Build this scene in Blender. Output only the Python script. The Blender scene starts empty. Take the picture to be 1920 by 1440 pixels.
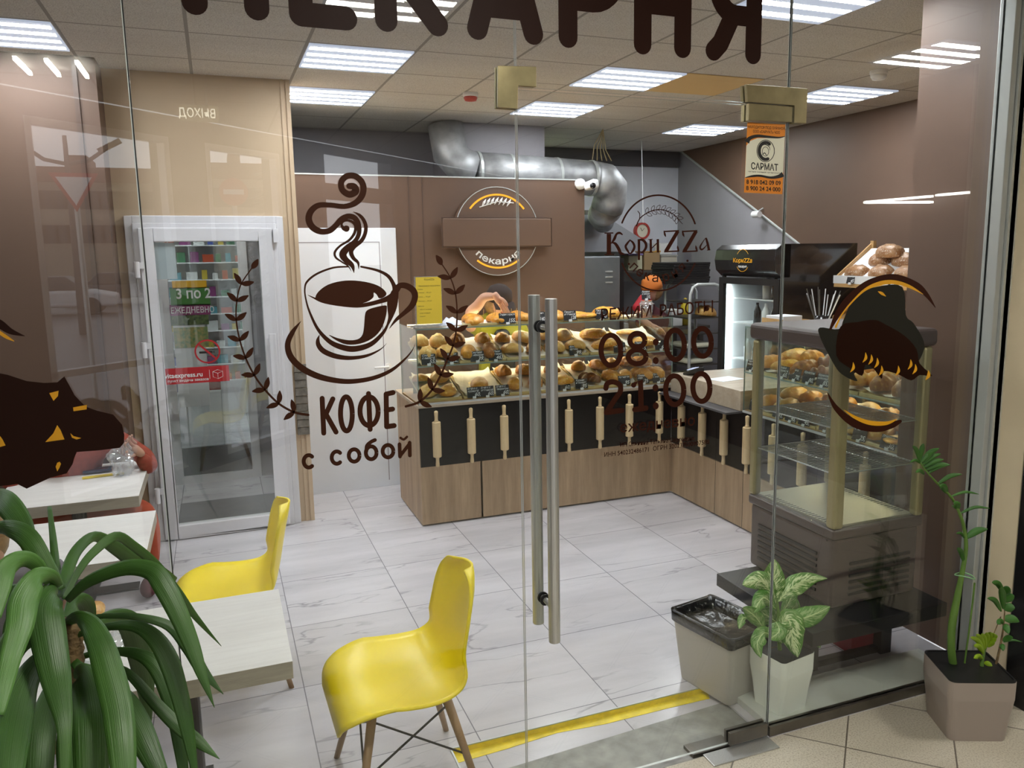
import bpy, math, random
import numpy as np
from mathutils import Vector, Matrix, noise
R_=random.Random(7)
scene=bpy.context.scene
COL=scene.collection
# ------------------------------------------------------------------ camera
F_PX,PCX,PCY=1510.709,1014.205,712.525
YAW,PIT,ROL=-0.379960435,0.157972655,-0.012604641
_cy,_sy=math.cos(YAW),math.sin(YAW)
_f=np.array([-_sy*math.cos(PIT),_cy*math.cos(PIT),-math.sin(PIT)]); _r=np.array([_cy,_sy,0.0]); _u=np.cross(_r,_f)
_r2=_r*math.cos(ROL)+_u*math.sin(ROL); _u2=_u*math.cos(ROL)-_r*math.sin(ROL)
EYE=Vector((0,0,1.85))
cam=bpy.data.cameras.new('camera'); co=bpy.data.objects.new('camera',cam); COL.objects.link(co)
cam.sensor_width=36; cam.lens=F_PX*36/1920; cam.shift_x=(960-PCX)/1920; cam.shift_y=(PCY-720)/1920
cam.clip_start=0.02; cam.clip_end=500
mw=Matrix.Identity(4)
for i in range(3):
    mw[i][0]=_r2[i]; mw[i][1]=_u2[i]; mw[i][2]=-_f[i]
mw[0][3],mw[1][3],mw[2][3]=EYE
co.matrix_world=mw; scene.camera=co
# ------------------------------------------------------------------ world, exposure
w=bpy.data.worlds.new('sky'); scene.world=w; w.use_nodes=True
bg=w.node_tree.nodes['Background']; bg.inputs[0].default_value=(0.92,0.95,1.0,1); bg.inputs[1].default_value=1.5
scene.view_settings.view_transform='Standard'; scene.view_settings.look='None'
scene.view_settings.exposure=0.8; scene.view_settings.gamma=1.0; scene.view_settings.use_curve_mapping=False
scene.cycles.max_bounces=8; scene.cycles.transparent_max_bounces=24; scene.cycles.diffuse_bounces=4; scene.cycles.glossy_bounces=4
scene.cycles.sample_clamp_indirect=6.0; scene.cycles.caustics_reflective=False; scene.cycles.caustics_refractive=False
LAMP=34.0          # radiance of the ceiling tubes
# ------------------------------------------------------------------ pixel -> point on a real plane
def ray(x,y):
    a=(x-PCX)/F_PX; b=(y-PCY)/F_PX
    return Vector(_r2*a-_u2*b+_f)
def atz(x,y,z): d=ray(x,y); return EYE+d*((z-EYE.z)/d.z)
def aty(x,y,Y): d=ray(x,y); return EYE+d*(Y/d.y)
def atx(x,y,X): d=ray(x,y); return EYE+d*(X/d.x)
G=2.33             # shop glass plane
CEIL=2.97
# ------------------------------------------------------------------ materials
def lin(h):
    if isinstance(h,str):
        c=[int(h[i:i+2],16)/255 for i in (0,2,4)]
        return tuple((v/12.92 if v<=0.04045 else ((v+0.055)/1.055)**2.4) for v in c)+(1,)
    return tuple(h)+(1,)
def newmat(name):
    m=bpy.data.materials.new(name); m.use_nodes=True; nt=m.node_tree
    return m,nt,nt.nodes['Principled BSDF']
def nd(nt,t,**k):
    n=nt.nodes.new(t)
    for a,b in k.items():
        if a.startswith('i_'):
            key=a[2:]; key=int(key) if key.isdigit() else key.replace('_',' ')
            n.inputs[key].default_value=b
        else: setattr(n,a,b)
    return n
def mth(nt,op,a,b=None,c=None,clamp=False):
    n=nt.nodes.new('ShaderNodeMath'); n.operation=op; n.use_clamp=clamp
    for i,v in enumerate((a,b,c)):
        if v is None: continue
        if isinstance(v,(int,float)): n.inputs[i].default_value=v
        else: nt.links.new(v,n.inputs[i])
    return n.outputs[0]
def mixc(nt,f,a,b):
    n=nt.nodes.new('ShaderNodeMix'); n.data_type='RGBA'
    for i,v in ((0,f),(6,a),(7,b)):
        if isinstance(v,(int,float,tuple)): n.inputs[i].default_value=v
        else: nt.links.new(v,n.inputs[i])
    return n.outputs[2]
def pbr(name,col,rough=0.5,metal=0.0,var=0.0,vs=6.0,bump=0.0,bs=80.0,coat=0.0,spec=0.5,emit=0.0,stretch=(1,1,1),col2=None,detail=3.0):
    m,nt,p=newmat(name); c=lin(col)
    p.inputs['Base Color'].default_value=c; p.inputs['Roughness'].default_value=rough; p.inputs['Metallic'].default_value=metal
    p.inputs['Specular IOR Level'].default_value=spec; p.inputs['Coat Weight'].default_value=coat
    if emit: p.inputs['Emission Color'].default_value=c; p.inputs['Emission Strength'].default_value=emit
    if var or bump or col2:
        tc=nd(nt,'ShaderNodeTexCoord'); mp=nd(nt,'ShaderNodeMapping'); mp.inputs['Scale'].default_value=stretch
        nt.links.new(tc.outputs['Object'],mp.inputs[0])
    if var or col2:
        n=nd(nt,'ShaderNodeTexNoise',i_Scale=vs,i_Detail=detail); nt.links.new(mp.outputs[0],n.inputs['Vector'])
        if col2 is None:
            lo=tuple(v*(1-var) for v in c[:3])+(1,); hi=tuple(min(1,v*(1+var)) for v in c[:3])+(1,)
        else: lo,hi=c,lin(col2)
        f=mth(nt,'MULTIPLY_ADD',n.outputs[0],2.6,-0.8,True)
        nt.links.new(mixc(nt,f,lo,hi),p.inputs['Base Color'])
    if bump:
        n=nd(nt,'ShaderNodeTexNoise',i_Scale=bs,i_Detail=2.0); nt.links.new(mp.outputs[0],n.inputs['Vector'])
        b=nd(nt,'ShaderNodeBump',i_Strength=bump,i_Distance=0.01); nt.links.new(n.outputs[0],b.inputs['Height']); nt.links.new(b.outputs[0],p.inputs['Normal'])
    return m
def glassmat(name,tint=(0.97,0.985,0.975),f0=0.045,rough=0.0,haze=0.0):
    # thin sheet glass: straight transmission plus a Fresnel mirror
    m=bpy.data.materials.new(name); m.use_nodes=True; nt=m.node_tree; nt.nodes.clear()
    out=nd(nt,'ShaderNodeOutputMaterial'); tr=nd(nt,'ShaderNodeBsdfTransparent'); tr.inputs[0].default_value=tint+(1,)
    gl=nd(nt,'ShaderNodeBsdfGlossy'); gl.inputs['Roughness'].default_value=rough; gl.inputs['Color'].default_value=(1,1,1,1)
    g=nd(nt,'ShaderNodeNewGeometry'); dp=nt.nodes.new('ShaderNodeVectorMath'); dp.operation='DOT_PRODUCT'
    nt.links.new(g.outputs['Normal'],dp.inputs[0]); nt.links.new(g.outputs['Incoming'],dp.inputs[1])
    a=mth(nt,'ABSOLUTE',dp.outputs['Value']); b=mth(nt,'SUBTRACT',1.0,a,clamp=True); b=mth(nt,'POWER',b,5.0); fr=mth(nt,'MULTIPLY_ADD',b,1-f0,f0,True)
    mx=nd(nt,'ShaderNodeMixShader'); nt.links.new(fr,mx.inputs[0]); nt.links.new(gl.outputs[0],mx.inputs[2])
    if haze:
        df=nd(nt,'ShaderNodeBsdfDiffuse'); df.inputs[0].default_value=(0.8,0.8,0.8,1); m2=nd(nt,'ShaderNodeMixShader'); m2.inputs[0].default_value=haze
        nt.links.new(tr.outputs[0],m2.inputs[1]); nt.links.new(df.outputs[0],m2.inputs[2]); nt.links.new(m2.outputs[0],mx.inputs[1])
    else: nt.links.new(tr.outputs[0],mx.inputs[1])
    nt.links.new(mx.outputs[0],out.inputs[0]); return m
def emis(name,col,s):
    m=bpy.data.materials.new(name); m.use_nodes=True; nt=m.node_tree; nt.nodes.clear()
    out=nd(nt,'ShaderNodeOutputMaterial'); e=nd(nt,'ShaderNodeEmission'); e.inputs[0].default_value=col+(1,); e.inputs[1].default_value=s
    nt.links.new(e.outputs[0],out.inputs[0]); return m
def wood(name,c1,c2,c3=None,axis='z',scale=1.0,rough=0.5):
    m,nt,p=newmat(name); p.inputs['Roughness'].default_value=rough
    tc=nd(nt,'ShaderNodeTexCoord'); mp=nd(nt,'ShaderNodeMapping'); nt.links.new(tc.outputs['Object'],mp.inputs[0])
    s={'z':(14,14,1.1),'x':(1.1,14,14),'y':(14,1.1,14)}[axis]; mp.inputs['Scale'].default_value=tuple(v*scale for v in s)
    n=nd(nt,'ShaderNodeTexNoise',i_Scale=1.0,i_Detail=5.0,i_Roughness=0.6); nt.links.new(mp.outputs[0],n.inputs['Vector'])
    mp2=nd(nt,'ShaderNodeMapping'); mp2.inputs['Scale'].default_value=tuple(v*scale*6 for v in s); nt.links.new(tc.outputs['Object'],mp2.inputs[0])
    n2=nd(nt,'ShaderNodeTexNoise',i_Scale=1.0,i_Detail=3.0); nt.links.new(mp2.outputs[0],n2.inputs['Vector'])
    f=mth(nt,'MULTIPLY_ADD',n.outputs[0],2.6,-0.8,True); c=mixc(nt,f,lin(c1),lin(c2))
    f2=mth(nt,'MULTIPLY_ADD',n2.outputs[0],3.0,-1.3,True); c=mixc(nt,mth(nt,'MULTIPLY',f2,0.35),c,lin(c3 or c1))
    nt.links.new(c,p.inputs['Base Color']); return m
# ------------------------------------------------------------------ mesh builder
class MB:
    def __init__(s): s.v=[]; s.f=[]; s.mi=[]; s.cur=0
    def add(s,vs,fs,smooth=None):
        o=len(s.v); s.v+= [Vector(v) for v in vs]; s.f+=[tuple(i+o for i in f) for f in fs]; s.mi+=[s.cur]*len(fs); return s
    def box(s,a,b):
        x0,y0,z0=a; x1,y1,z1=b
        return s.add([(x0,y0,z0),(x1,y0,z0),(x1,y1,z0),(x0,y1,z0),(x0,y0,z1),(x1,y0,z1),(x1,y1,z1),(x0,y1,z1)],
            [(0,3,2,1),(4,5,6,7),(0,1,5,4),(1,2,6,5),(2,3,7,6),(3,0,4,7)])
    def obox(s,c,d,rz=0,rx=0,ry=0):
        M=Matrix.Translation(Vector(c))@Matrix.Rotation(rz,4,'Z')@Matrix.Rotation(ry,4,'Y')@Matrix.Rotation(rx,4,'X')
        h=[v/2 for v in d]; o=len(s.v); s.box((-h[0],-h[1],-h[2]),(h[0],h[1],h[2]))
        for i in range(o,len(s.v)): s.v[i]=M@s.v[i]
        return s
    def prism(s,pts,off):  # closed planar polygon of 3d points extruded by vector off
        n=len(pts); off=Vector(off); P=[Vector(p) for p in pts]
        return s.add(P+[p+off for p in P],[tuple(range(n-1,-1,-1)),tuple(range(n,2*n))]+[(i,(i+1)%n,n+(i+1)%n,n+i) for i in range(n)])
    def tube(s,path,r,n=10,closed=False,cap=True,flat=None):
        P=[Vector(p) for p in path]; m=len(P)
        rr=r if hasattr(r,'__len__') else [r]*m
        up=None; rings=[]
        for i in range(m):
            if closed: t=P[(i+1)%m]-P[i-1]
            else: t=P[min(i+1,m-1)]-P[max(i-1,0)]
            if t.length<1e-9: t=Vector((0,0,1))
            t.normalize()
            if up is None: up=Vector((0,0,1)) if abs(t.z)<0.9 else Vector((1,0,0))
            a=up-t*up.dot(t)
            if a.length<1e-6: a=t.orthogonal()
            a.normalize(); b=t.cross(a); up=a
            rings.append([P[i]+(a*math.cos(2*math.pi*k/n)*(flat or 1)+b*math.sin(2*math.pi*k/n))*rr[i] for k in range(n)])
        vs=[v for r_ in rings for v in r_]; fs=[]
        for i in range(m if closed else m-1):
            j=(i+1)%m
            for k in range(n): fs.append((i*n+k,i*n+(k+1)%n,j*n+(k+1)%n,j*n+k))
        if cap and not closed: fs+=[tuple(range(n-1,-1,-1)),tuple((m-1)*n+k for k in range(n))]
        return s.add(vs,fs)
    def lathe(s,prof,c=(0,0,0),n=24,axis='z',a0=0,a1=2*math.pi):
        c=Vector(c); full=abs(a1-a0-2*math.pi)<1e-6; N=n if full else n+1; vs=[]
        for k in range(N):
            a=a0+(a1-a0)*k/n
            for r,h in prof:
                p=(r*math.cos(a),r*math.sin(a),h)
                if axis=='y': p=(p[0],p[2],p[1])
                if axis=='x': p=(p[2],p[0],p[1])
                vs.append(c+Vector(p))
        m=len(prof); fs=[]
        for k in range(n):
            j=(k+1)%N
            for i in range(m-1): fs.append((k*m+i,j*m+i,j*m+i+1,k*m+i+1))
        return s.add(vs,fs)
    def sphere(s,c,r,n=16,m=10):
        r=r if hasattr(r,'__len__') else (r,r,r); c=Vector(c)
        vs=[];fs=[]
        for i in range(m+1):
            th=math.pi*i/m
            for k in range(n):
                a=2*math.pi*k/n; vs.append(c+Vector((r[0]*math.sin(th)*math.cos(a),r[1]*math.sin(th)*math.sin(a),r[2]*math.cos(th))))
        for i in range(m):
            for k in range(n): fs.append((i*n+k,i*n+(k+1)%n,(i+1)*n+(k+1)%n,(i+1)*n+k))
        return s.add(vs,fs)
    def grid(s,fn,nu,nv):
        vs=[fn(i/nu,j/nv) for i in range(nu+1) for j in range(nv+1)]; fs=[]
        for i in range(nu):
            for j in range(nv):
                a=i*(nv+1)+j; fs.append((a,a+1,a+nv+2,a+nv+1))
        return s.add(vs,fs)
    def xf(s,M):
        s.v=[M@v for v in s.v]; return s
    def build(s,name,mat,parent=None,smooth=False,bevel=0,bseg=2,solid=0,sub=0,world=True):
        off=Vector((0,0,0)); p=parent
        if world:
            while p is not None: off+=Vector(p.location); p=p.parent
        me=bpy.data.meshes.new(name); me.from_pydata([tuple(v-off) for v in s.v],[],s.f)
        mats=mat if isinstance(mat,(list,tuple)) else [mat]
        for m in mats: me.materials.append(m)
        if len(mats)>1: me.polygons.foreach_set('material_index',s.mi)
        import bmesh
        bm=bmesh.new(); bm.from_mesh(me); bmesh.ops.remove_doubles(bm,verts=bm.verts,dist=1e-6)
        if not solid: bmesh.ops.recalc_face_normals(bm,faces=bm.faces)
        bm.to_mesh(me); bm.free()
        if smooth: me.polygons.foreach_set('use_smooth',[True]*len(me.polygons))
        me.update(); o=bpy.data.objects.new(name,me); COL.objects.link(o)
        if parent is not None: o.parent=parent
        if solid: md=o.modifiers.new('s','SOLIDIFY'); md.thickness=solid; md.offset=0
        if bevel: md=o.modifiers.new('b','BEVEL'); md.width=bevel; md.segments=bseg; md.limit_method='ANGLE'; md.angle_limit=0.6
        if sub: md=o.modifiers.new('u','SUBSURF'); md.levels=sub; md.render_levels=sub
        return o
def tag(o,label=None,cat=None,group=None,kind=None):
    if label: o['label']=label
    if cat: o['category']=cat
    if group: o['group']=group
    if kind: o['kind']=kind
    return o
def empty(name,loc,label=None,cat=None,group=None,kind=None,rz=0):
    o=bpy.data.objects.new(name,None); COL.objects.link(o); o.location=Vector(loc); o.rotation_euler=(0,0,rz); o.empty_display_size=0.05
    return tag(o,label,cat,group,kind)
def copy_tree(o,parent=None):
    c=o.copy(); COL.objects.link(c); c.parent=parent
    for ch in list(o.children): copy_tree(ch,c)
    return c
def struct(name,mb,mat,**k):
    o=mb.build(name,mat,**k); o['kind']='structure'; return o
def catmull(P,n=6,closed=False):
    P=[np.array(p,float) for p in P]; out=[]; m=len(P)
    for i in range(m if closed else m-1):
        if closed: a,b,c,d=P[i-1],P[i],P[(i+1)%m],P[(i+2)%m]
        else: a,b,c,d=P[max(i-1,0)],P[i],P[i+1],P[min(i+2,m-1)]
        for k in range(n):
            t=k/n; out.append(0.5*((2*b)+(-a+c)*t+(2*a-5*b+4*c-d)*t*t+(-a+3*b-3*c+d)*t**3))
    if not closed: out.append(P[-1])
    return out
_texts=[]
def text_mesh(body,shear=0.0,off=0.0,align='LEFT',extrude=0.0):
    cu=bpy.data.curves.new('t','FONT'); cu.body=body; cu.size=1; cu.shear=shear; cu.offset=off; cu.align_x=align; cu.extrude=extrude; cu.resolution_u=3
    ob=bpy.data.objects.new('t',cu); COL.objects.link(ob); bpy.context.view_layer.update()
    dg=bpy.context.evaluated_depsgraph_get(); me=bpy.data.meshes.new_from_object(ob.evaluated_get(dg))
    vs=[v.co.copy() for v in me.vertices]; fs=[tuple(p.vertices) for p in me.polygons]
    bpy.data.objects.remove(ob); bpy.data.curves.remove(cu); bpy.data.meshes.remove(me)
    return vs,fs
# ------------------------------------------------------------------ shared materials
M={}
M['brown']=pbr('brown_wall_paint','60493b',0.55,var=0.05,vs=2,bump=0.02)
M['brown_dark']=pbr('brown_side_wall_paint','57443a',0.4,var=0.05,vs=2)
M['beige']=pbr('beige_wall_paint','c9b093',0.6,var=0.04,vs=2)
M['beige_out']=pbr('cream_stone_wall','eddcbc',0.35,var=0.06,vs=3)
M['pvc']=pbr('white_pvc','dcdade',0.3,var=0.02)
M['white_door']=pbr('white_door_board','dcdfe6',0.4,var=0.02)
M['grey_wall']=pbr('grey_plaster','8e8a90',0.6,var=0.05,vs=3)
M['dark_grey']=pbr('dark_grey_wall','4c4a4c',0.6,var=0.08,vs=3)
M['kitchen_wall']=pbr('brightened_kitchen_wall','d2d4dc',0.5,var=0.04)  # base colour lifted in place of the lamp light falling on this wall
M['white']=pbr('white_plastic','e8e8ea',0.35)
M['black']=pbr('black_gloss','121114',0.2,coat=0.3)
M['black_matt']=pbr('black_matt','121113',0.45,var=0.15,vs=10)
M['black_panel']=pbr('black_counter_panel','0b0a0e',0.3,spec=0.2)
M['steel']=pbr('brushed_steel','cfcfcd',0.3,0.8,var=0.08,vs=30,stretch=(8,8,0.3))
M['steel_dark']=pbr('dull_steel','77736c',0.38,1.0,var=0.12,vs=12)
M['brass']=pbr('worn_bronze_clamp','968a68',0.34,0.85,var=0.18,vs=14)
M['alu']=pbr('aluminium','c2c6c4',0.4,0.4)
M['duct']=pbr('galvanised_duct','a9aaac',0.5,0.5,var=0.25,vs=9,bump=0.1,bs=30)
M['decal']=pbr('dark_brown_vinyl','3a1e10',0.5,spec=0.12)
M['decal_dark']=pbr('blackish_brown_vinyl','27130c',0.5,spec=0.12)
M['decal_text']=pbr('maroon_brown_vinyl','33160c',0.45,spec=0.12)
M['decal_yellow']=pbr('amber_vinyl','e0a018',0.45)
M['decal_olive']=pbr('dark_olive_vinyl','26251f',0.5,spec=0.12)
M['decal_maroon']=pbr('deep_maroon_vinyl','200900',0.5,spec=0.12)
M['yellow_plastic']=pbr('yellow_chair_plastic','fde208',0.38,var=0.02)
M['beech']=wood('beech_leg_wood','8f6f4c','a98762','7a5a3a')
M['wire']=pbr('black_wire','17171a',0.4,0.6)
M['oak']=wood('light_oak_laminate','947a5e','b89c7c','7e664a',axis='z')
M['oak_x']=wood('grey_oak_counter_edge','a3937f','b9aa97','8d7d6a',axis='x')
M['pin']=wood('rolling_pin_wood','c9ad80','dcc49a','bb9d6e',axis='z')
M['table_top']=wood('pale_ash_table_top','dcd8d4','e9e6e2','cdc8c2',axis='x',scale=0.8)
M['table_edge']=wood('grey_ash_table_edge','9b9182','b3a998','877d6e',axis='x',scale=1.2)
M['pine']=wood('pine_shelf_wood','b8905c','cfa872','a87f4c',axis='x')
M['glass']=glassmat('shopfront_glass')
M['glass_in']=glassmat('display_glass',tint=(0.95,0.975,0.96),f0=0.05)
M['glass_edge']=pbr('polished_glass_edge','8fa39a',0.15,0.3)
M['glass_line']=pbr('bright_glass_edge','dfe5e2',0.2,0.2)
M['plastic_clear']=glassmat('clear_plastic',tint=(0.93,0.94,0.95),f0=0.1,rough=0.1,haze=0.18)
M['paper']=pbr('baking_paper','efe9dc',0.7,var=0.06,vs=30,bump=0.3,bs=40)
M['tray']=pbr('golden_tray','d8c288',0.4,0.1,var=0.1)
M['chalk']=pbr('black_chalk_tag','1b1d22',0.6,var=0.2,vs=20)
M['chalk_write']=pbr('white_chalk_writing','e8e8e8',0.7)
M['soil']=pbr('potting_soil','1f1712',0.9,var=0.6,vs=90,bump=0.8,bs=120)
M['skin']=pbr('skin','b98c74',0.5,var=0.06,vs=20)
M['hair']=pbr('fair_brown_hair','8a6b45',0.5,var=0.2,vs=60)
M['cap']=pbr('dark_brown_cap_cloth','2c201b',0.9,var=0.1)
M['lime']=pbr('yellow_green_shirt','8e8c1e',0.8,var=0.08)
M['rust']=pbr('rust_red_knit','8d3a28',0.85,var=0.12,vs=30)
M['orange_cloth']=pbr('rust_orange_trouser_cloth','a8472a',0.85,var=0.1)
M['red_cloth']=pbr('crimson_sleeve','a81f2c',0.8)
M['orange_cap']=pbr('orange_cap_cloth','c8702a',0.8)
M['maroon']=pbr('maroon_cloth','4a1a22',0.8)
M['bag_black']=pbr('black_bin_liner','0b0b0d',0.22,bump=0.6,bs=25)
M['bin']=pbr('warm_grey_bin_plastic','b8b2a8',0.45)
M['pot_white']=pbr('white_pot','eceee4',0.25)
M['pot_taupe']=pbr('taupe_pot','9e9187',0.3)
M['yellow_paper']=pbr('yellow_menu_paper','eccb40',0.6)
M['print_grey']=pbr('grey_print','5f5320',0.7)
M['orange']=pbr('orange_sticker','d9821f',0.5)
M['cream']=pbr('cream_sticker','dcd9c4',0.5)
M['ink']=pbr('black_ink','15120f',0.5)
M['white_ink']=pbr('white_print','e6e6e6',0.5)
M['white_tape']=pbr('white_sticker_paper','e3e6ea',0.5)
M['red']=pbr('red_print','b01822',0.45)
M['cab']=pbr('dark_brown_cabinet_metal','4f4340',0.42,var=0.05)
M['khaki']=pbr('khaki_cabinet_post','a59a72',0.35,0.4)
M['lamp_body']=pbr('lamp_tray','b4bcd0',0.4,emit=0.5)
M['tube']=emis('led_tube',(0.93,0.96,1.0),LAMP)
M['tube_hall']=emis('hall_led_tube',(1.0,0.98,0.88),LAMP*1.7)
M['warm_strip']=emis('warm_led_strip',(1.0,0.80,0.50),22.0)
M['cold_strip']=emis('cold_led_strip',(0.85,0.95,1.0),9.0)
M['camera_white']=pbr('camera_housing','e6e6e8',0.3)
M['red_plastic']=pbr('red_plastic_ring','b0392f',0.4)
# marble tiled floor
def tile_mat(name,x0,y0,px,py,base,base2,vein,grout,gw,rot=False,rough=0.22,veins=True,speck=False):
    m,nt,p=newmat(name); g=nd(nt,'ShaderNodeNewGeometry'); s=nd(nt,'ShaderNodeSeparateXYZ'); nt.links.new(g.outputs['Position'],s.inputs[0])
    X,Y=s.outputs[0],s.outputs[1]
    if rot:
        k=1/math.sqrt(2); X,Y=mth(nt,'MULTIPLY',mth(nt,'SUBTRACT',X,Y),k),mth(nt,'MULTIPLY',mth(nt,'ADD',X,Y),k)
    u=mth(nt,'DIVIDE',mth(nt,'SUBTRACT',X,x0),px); v=mth(nt,'DIVIDE',mth(nt,'SUBTRACT',Y,y0),py)
    fu=mth(nt,'FRACT',u); fv=mth(nt,'FRACT',v)
    du=mth(nt,'MULTIPLY',mth(nt,'MINIMUM',fu,mth(nt,'SUBTRACT',1.0,fu)),px); dv=mth(nt,'MULTIPLY',mth(nt,'MINIMUM',fv,mth(nt,'SUBTRACT',1.0,fv)),py)
    dm=mth(nt,'MINIMUM',du,dv); gm=mth(nt,'LESS_THAN',dm,gw)
    cid=nd(nt,'ShaderNodeCombineXYZ'); nt.links.new(mth(nt,'FLOOR',u),cid.inputs[0]); nt.links.new(mth(nt,'FLOOR',v),cid.inputs[1])
    wn=nd(nt,'ShaderNodeTexWhiteNoise'); nt.links.new(cid.outputs[0],wn.inputs[0])
    vm=nt.nodes.new('ShaderNodeVectorMath'); vm.operation='MULTIPLY_ADD'; nt.links.new(wn.outputs[1],vm.inputs[0]); vm.inputs[1].default_value=(20,20,20); nt.links.new(g.outputs['Position'],vm.inputs[2])
    mp=nd(nt,'ShaderNodeMapping'); nt.links.new(vm.outputs[0],mp.inputs[0]); mp.inputs['Rotation'].default_value=(0,0,math.radians(-12)); mp.inputs['Scale'].default_value=(1.0,5.5,1)
    n1=nd(nt,'ShaderNodeTexNoise',i_Scale=1.0,i_Detail=6.0,i_Roughness=0.55); nt.links.new(mp.outputs[0],n1.inputs['Vector'])
    base_f=mth(nt,'MULTIPLY_ADD',n1.outputs[0],2.2,-0.6,True); c=mixc(nt,base_f,lin(base),lin(base2))
    if veins:
        mp2=nd(nt,'ShaderNodeMapping'); nt.links.new(vm.outputs[0],mp2.inputs[0]); mp2.inputs['Rotation'].default_value=(0,0,math.radians(-10)); mp2.inputs['Scale'].default_value=(0.9,3.2,1)
        n2=nd(nt,'ShaderNodeTexNoise',i_Scale=1.0,i_Detail=5.0,i_Roughness=0.5,i_Distortion=0.3); nt.links.new(mp2.outputs[0],n2.inputs['Vector'])
        d=mth(nt,'ABSOLUTE',mth(nt,'SUBTRACT',n2.outputs[0],0.5)); vv=mth(nt,'SUBTRACT',1.0,mth(nt,'DIVIDE',d,0.011),clamp=True)
        n3=nd(nt,'ShaderNodeTexNoise',i_Scale=2.2,i_Detail=2.0); nt.links.new(vm.outputs[0],n3.inputs['Vector'])
        vv=mth(nt,'MULTIPLY',vv,mth(nt,'MULTIPLY_ADD',n3.outputs[0],5.0,-2.0,True))
        c=mixc(nt,mth(nt,'MULTIPLY',vv,0.6),c,lin(vein))
    if speck:
        n4=nd(nt,'ShaderNodeTexNoise',i_Scale=160.0,i_Detail=2.0); nt.links.new(g.outputs['Position'],n4.inputs['Vector'])
        c=mixc(nt,mth(nt,'MULTIPLY_ADD',n4.outputs[0],3.0,-1.35,True),c,lin(vein))
    c=mixc(nt,mth(nt,'MULTIPLY',wn.outputs[0],0.12),c,lin(base))
    c=mixc(nt,mth(nt,'MULTIPLY',gm,0.85),c,lin(grout)); nt.links.new(c,p.inputs['Base Color'])
    p.inputs['Roughness'].default_value=rough; return m
M['floor']=tile_mat('white_marble_tiles',0.233,2.788,0.588,0.607,'b9b5ba','d2cfd4','5f5a62','6a6870',0.0022)
M['floor_out']=tile_mat('beige_terrazzo_tiles',-0.056,2.985,0.375,0.375,'beb6a4','ccc4b4','9a8f7c','4e453c',0.003,rot=True,veins=False,speck=True,rough=0.3)
M['ceil']=tile_mat('mineral_ceiling_tiles',0.545,4.66,0.592,0.6,'ccc6c0','d6d1cb','8d857c','8a847e',0.009,veins=False,speck=True,rough=0.9)
M['ceil_kitchen']=M['ceil']
M['concrete']=pbr('worn_grey_threshold_tile','8d8c86',0.5,var=0.25,vs=14,bump=0.1,bs=20)
M['sill']=pbr('white_marble_sill','c9cbc4',0.25,var=0.05,vs=5)
M['yellow_tape']=pbr('worn_yellow_tape','e8cf14',0.5,var=0.15,vs=25)
# ------------------------------------------------------------------ floor
J1=aty(290,700,G).x; DL=aty(976,720,G).x; DR=aty(1460,720,G).x; GR=2.83; DT=aty(970,166,G).z
fl=MB()
RX0,RX1,RY0,RY1=0.703,1.84,G-0.02,2.715
for x0,y0,x1,y1 in ((-4.5,G-0.02,RX0,RY1),(RX1,G-0.02,3.02,RY1),(-4.5,RY1,5.2,9.0)): fl.box((x0,y0,-0.12),(x1,y1,0))
struct('floor',fl,M['floor'])
fl=MB(); fl.box((-4.6,1.2,-0.14),(4.6,G-0.02,0)); fl.prism([(-4.6,1.2,-.14),(4.6,1.2,-.14),(4.6,-7.6,-.14),(-4.6,1.6,-.14)],(0,0,.14)); struct('floor_hall',fl,M['floor_out'])
rc=MB(); rc.box((RX0,RY0,-0.12),(RX1,RY1,-0.02)); struct('floor_recess',rc,M['floor'])
cn=MB(); cn.prism([(RX0,RY0,-0.018),(RX1,RY0,-0.018),(RX1,2.60,-0.018),(RX0,2.53,-0.018)],(0,0,0.009)); struct('trim_threshold',cn,M['concrete'])
tr=MB(); tr.box((RX0-0.006,RY0,-0.02),(RX0,RY1+0.004,0.004)); tr.box((RX0-0.006,RY1,-0.02),(RX1+0.006,RY1+0.005,0.004)); tr.box((RX1,RY0+0.3,-0.02),(RX1+0.006,RY1+0.005,0.004)); struct('trim_recess_edge',tr,M['alu'])
tp=MB(); tp.prism([(RX0+.005,RY1-.001,-.0195),(RX0+.005,RY1-.06,-.0195),(RX0+.2,RY1-.05,-.0195),(RX0+.42,RY1-.03,-.0195),(RX0+.62,RY1-.05,-.0195),(RX0+.9,RY1-.05,-.0195),(RX1-.03,RY1-.055,-.0195),(RX1-.005,RY1-.001,-.0195)],(0,0,0.001)); tp.box((RX0+.004,RY1-.0025,-.02),(RX1-.004,RY1-.0008,0.0))
tag(tp.build('floor_tape',M['yellow_tape']),'worn yellow warning tape along the shallow step inside the glass door','tape')
sl=MB(); sl.box((1.875,G+0.012,0),(GR+0.05,2.575,0.03)); struct('trim_sill',sl,M['sill'],bevel=0.003)
# ------------------------------------------------------------------ ceiling and walls
LW=0.592; LD=0.6
def cell(i,j): return 0.545+LW*i,4.66+LD*j
cl=MB(); cl.box((-4.6,G-0.0,CEIL),(5.3,9.0,CEIL+0.1)); struct('ceiling',cl,M['ceil'])
cl=MB(); cl.prism([(-4.6,G,CEIL),(4.6,G,CEIL),(4.6,-7.5,CEIL),(-4.6,1.7,CEIL)],(0,0,.1)); struct('ceiling_hall',cl,M['ceil'])
WB=6.33
wl=MB(); wl.box((-4.6,5.40,0),(-0.55,5.68,CEIL)); struct('wall_left',wl,M['brown'])
wl=MB(); wl.box((-4.6,G,0),(-4.5,5.6,CEIL)); struct('wall_far_left',wl,M['brown'])
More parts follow.
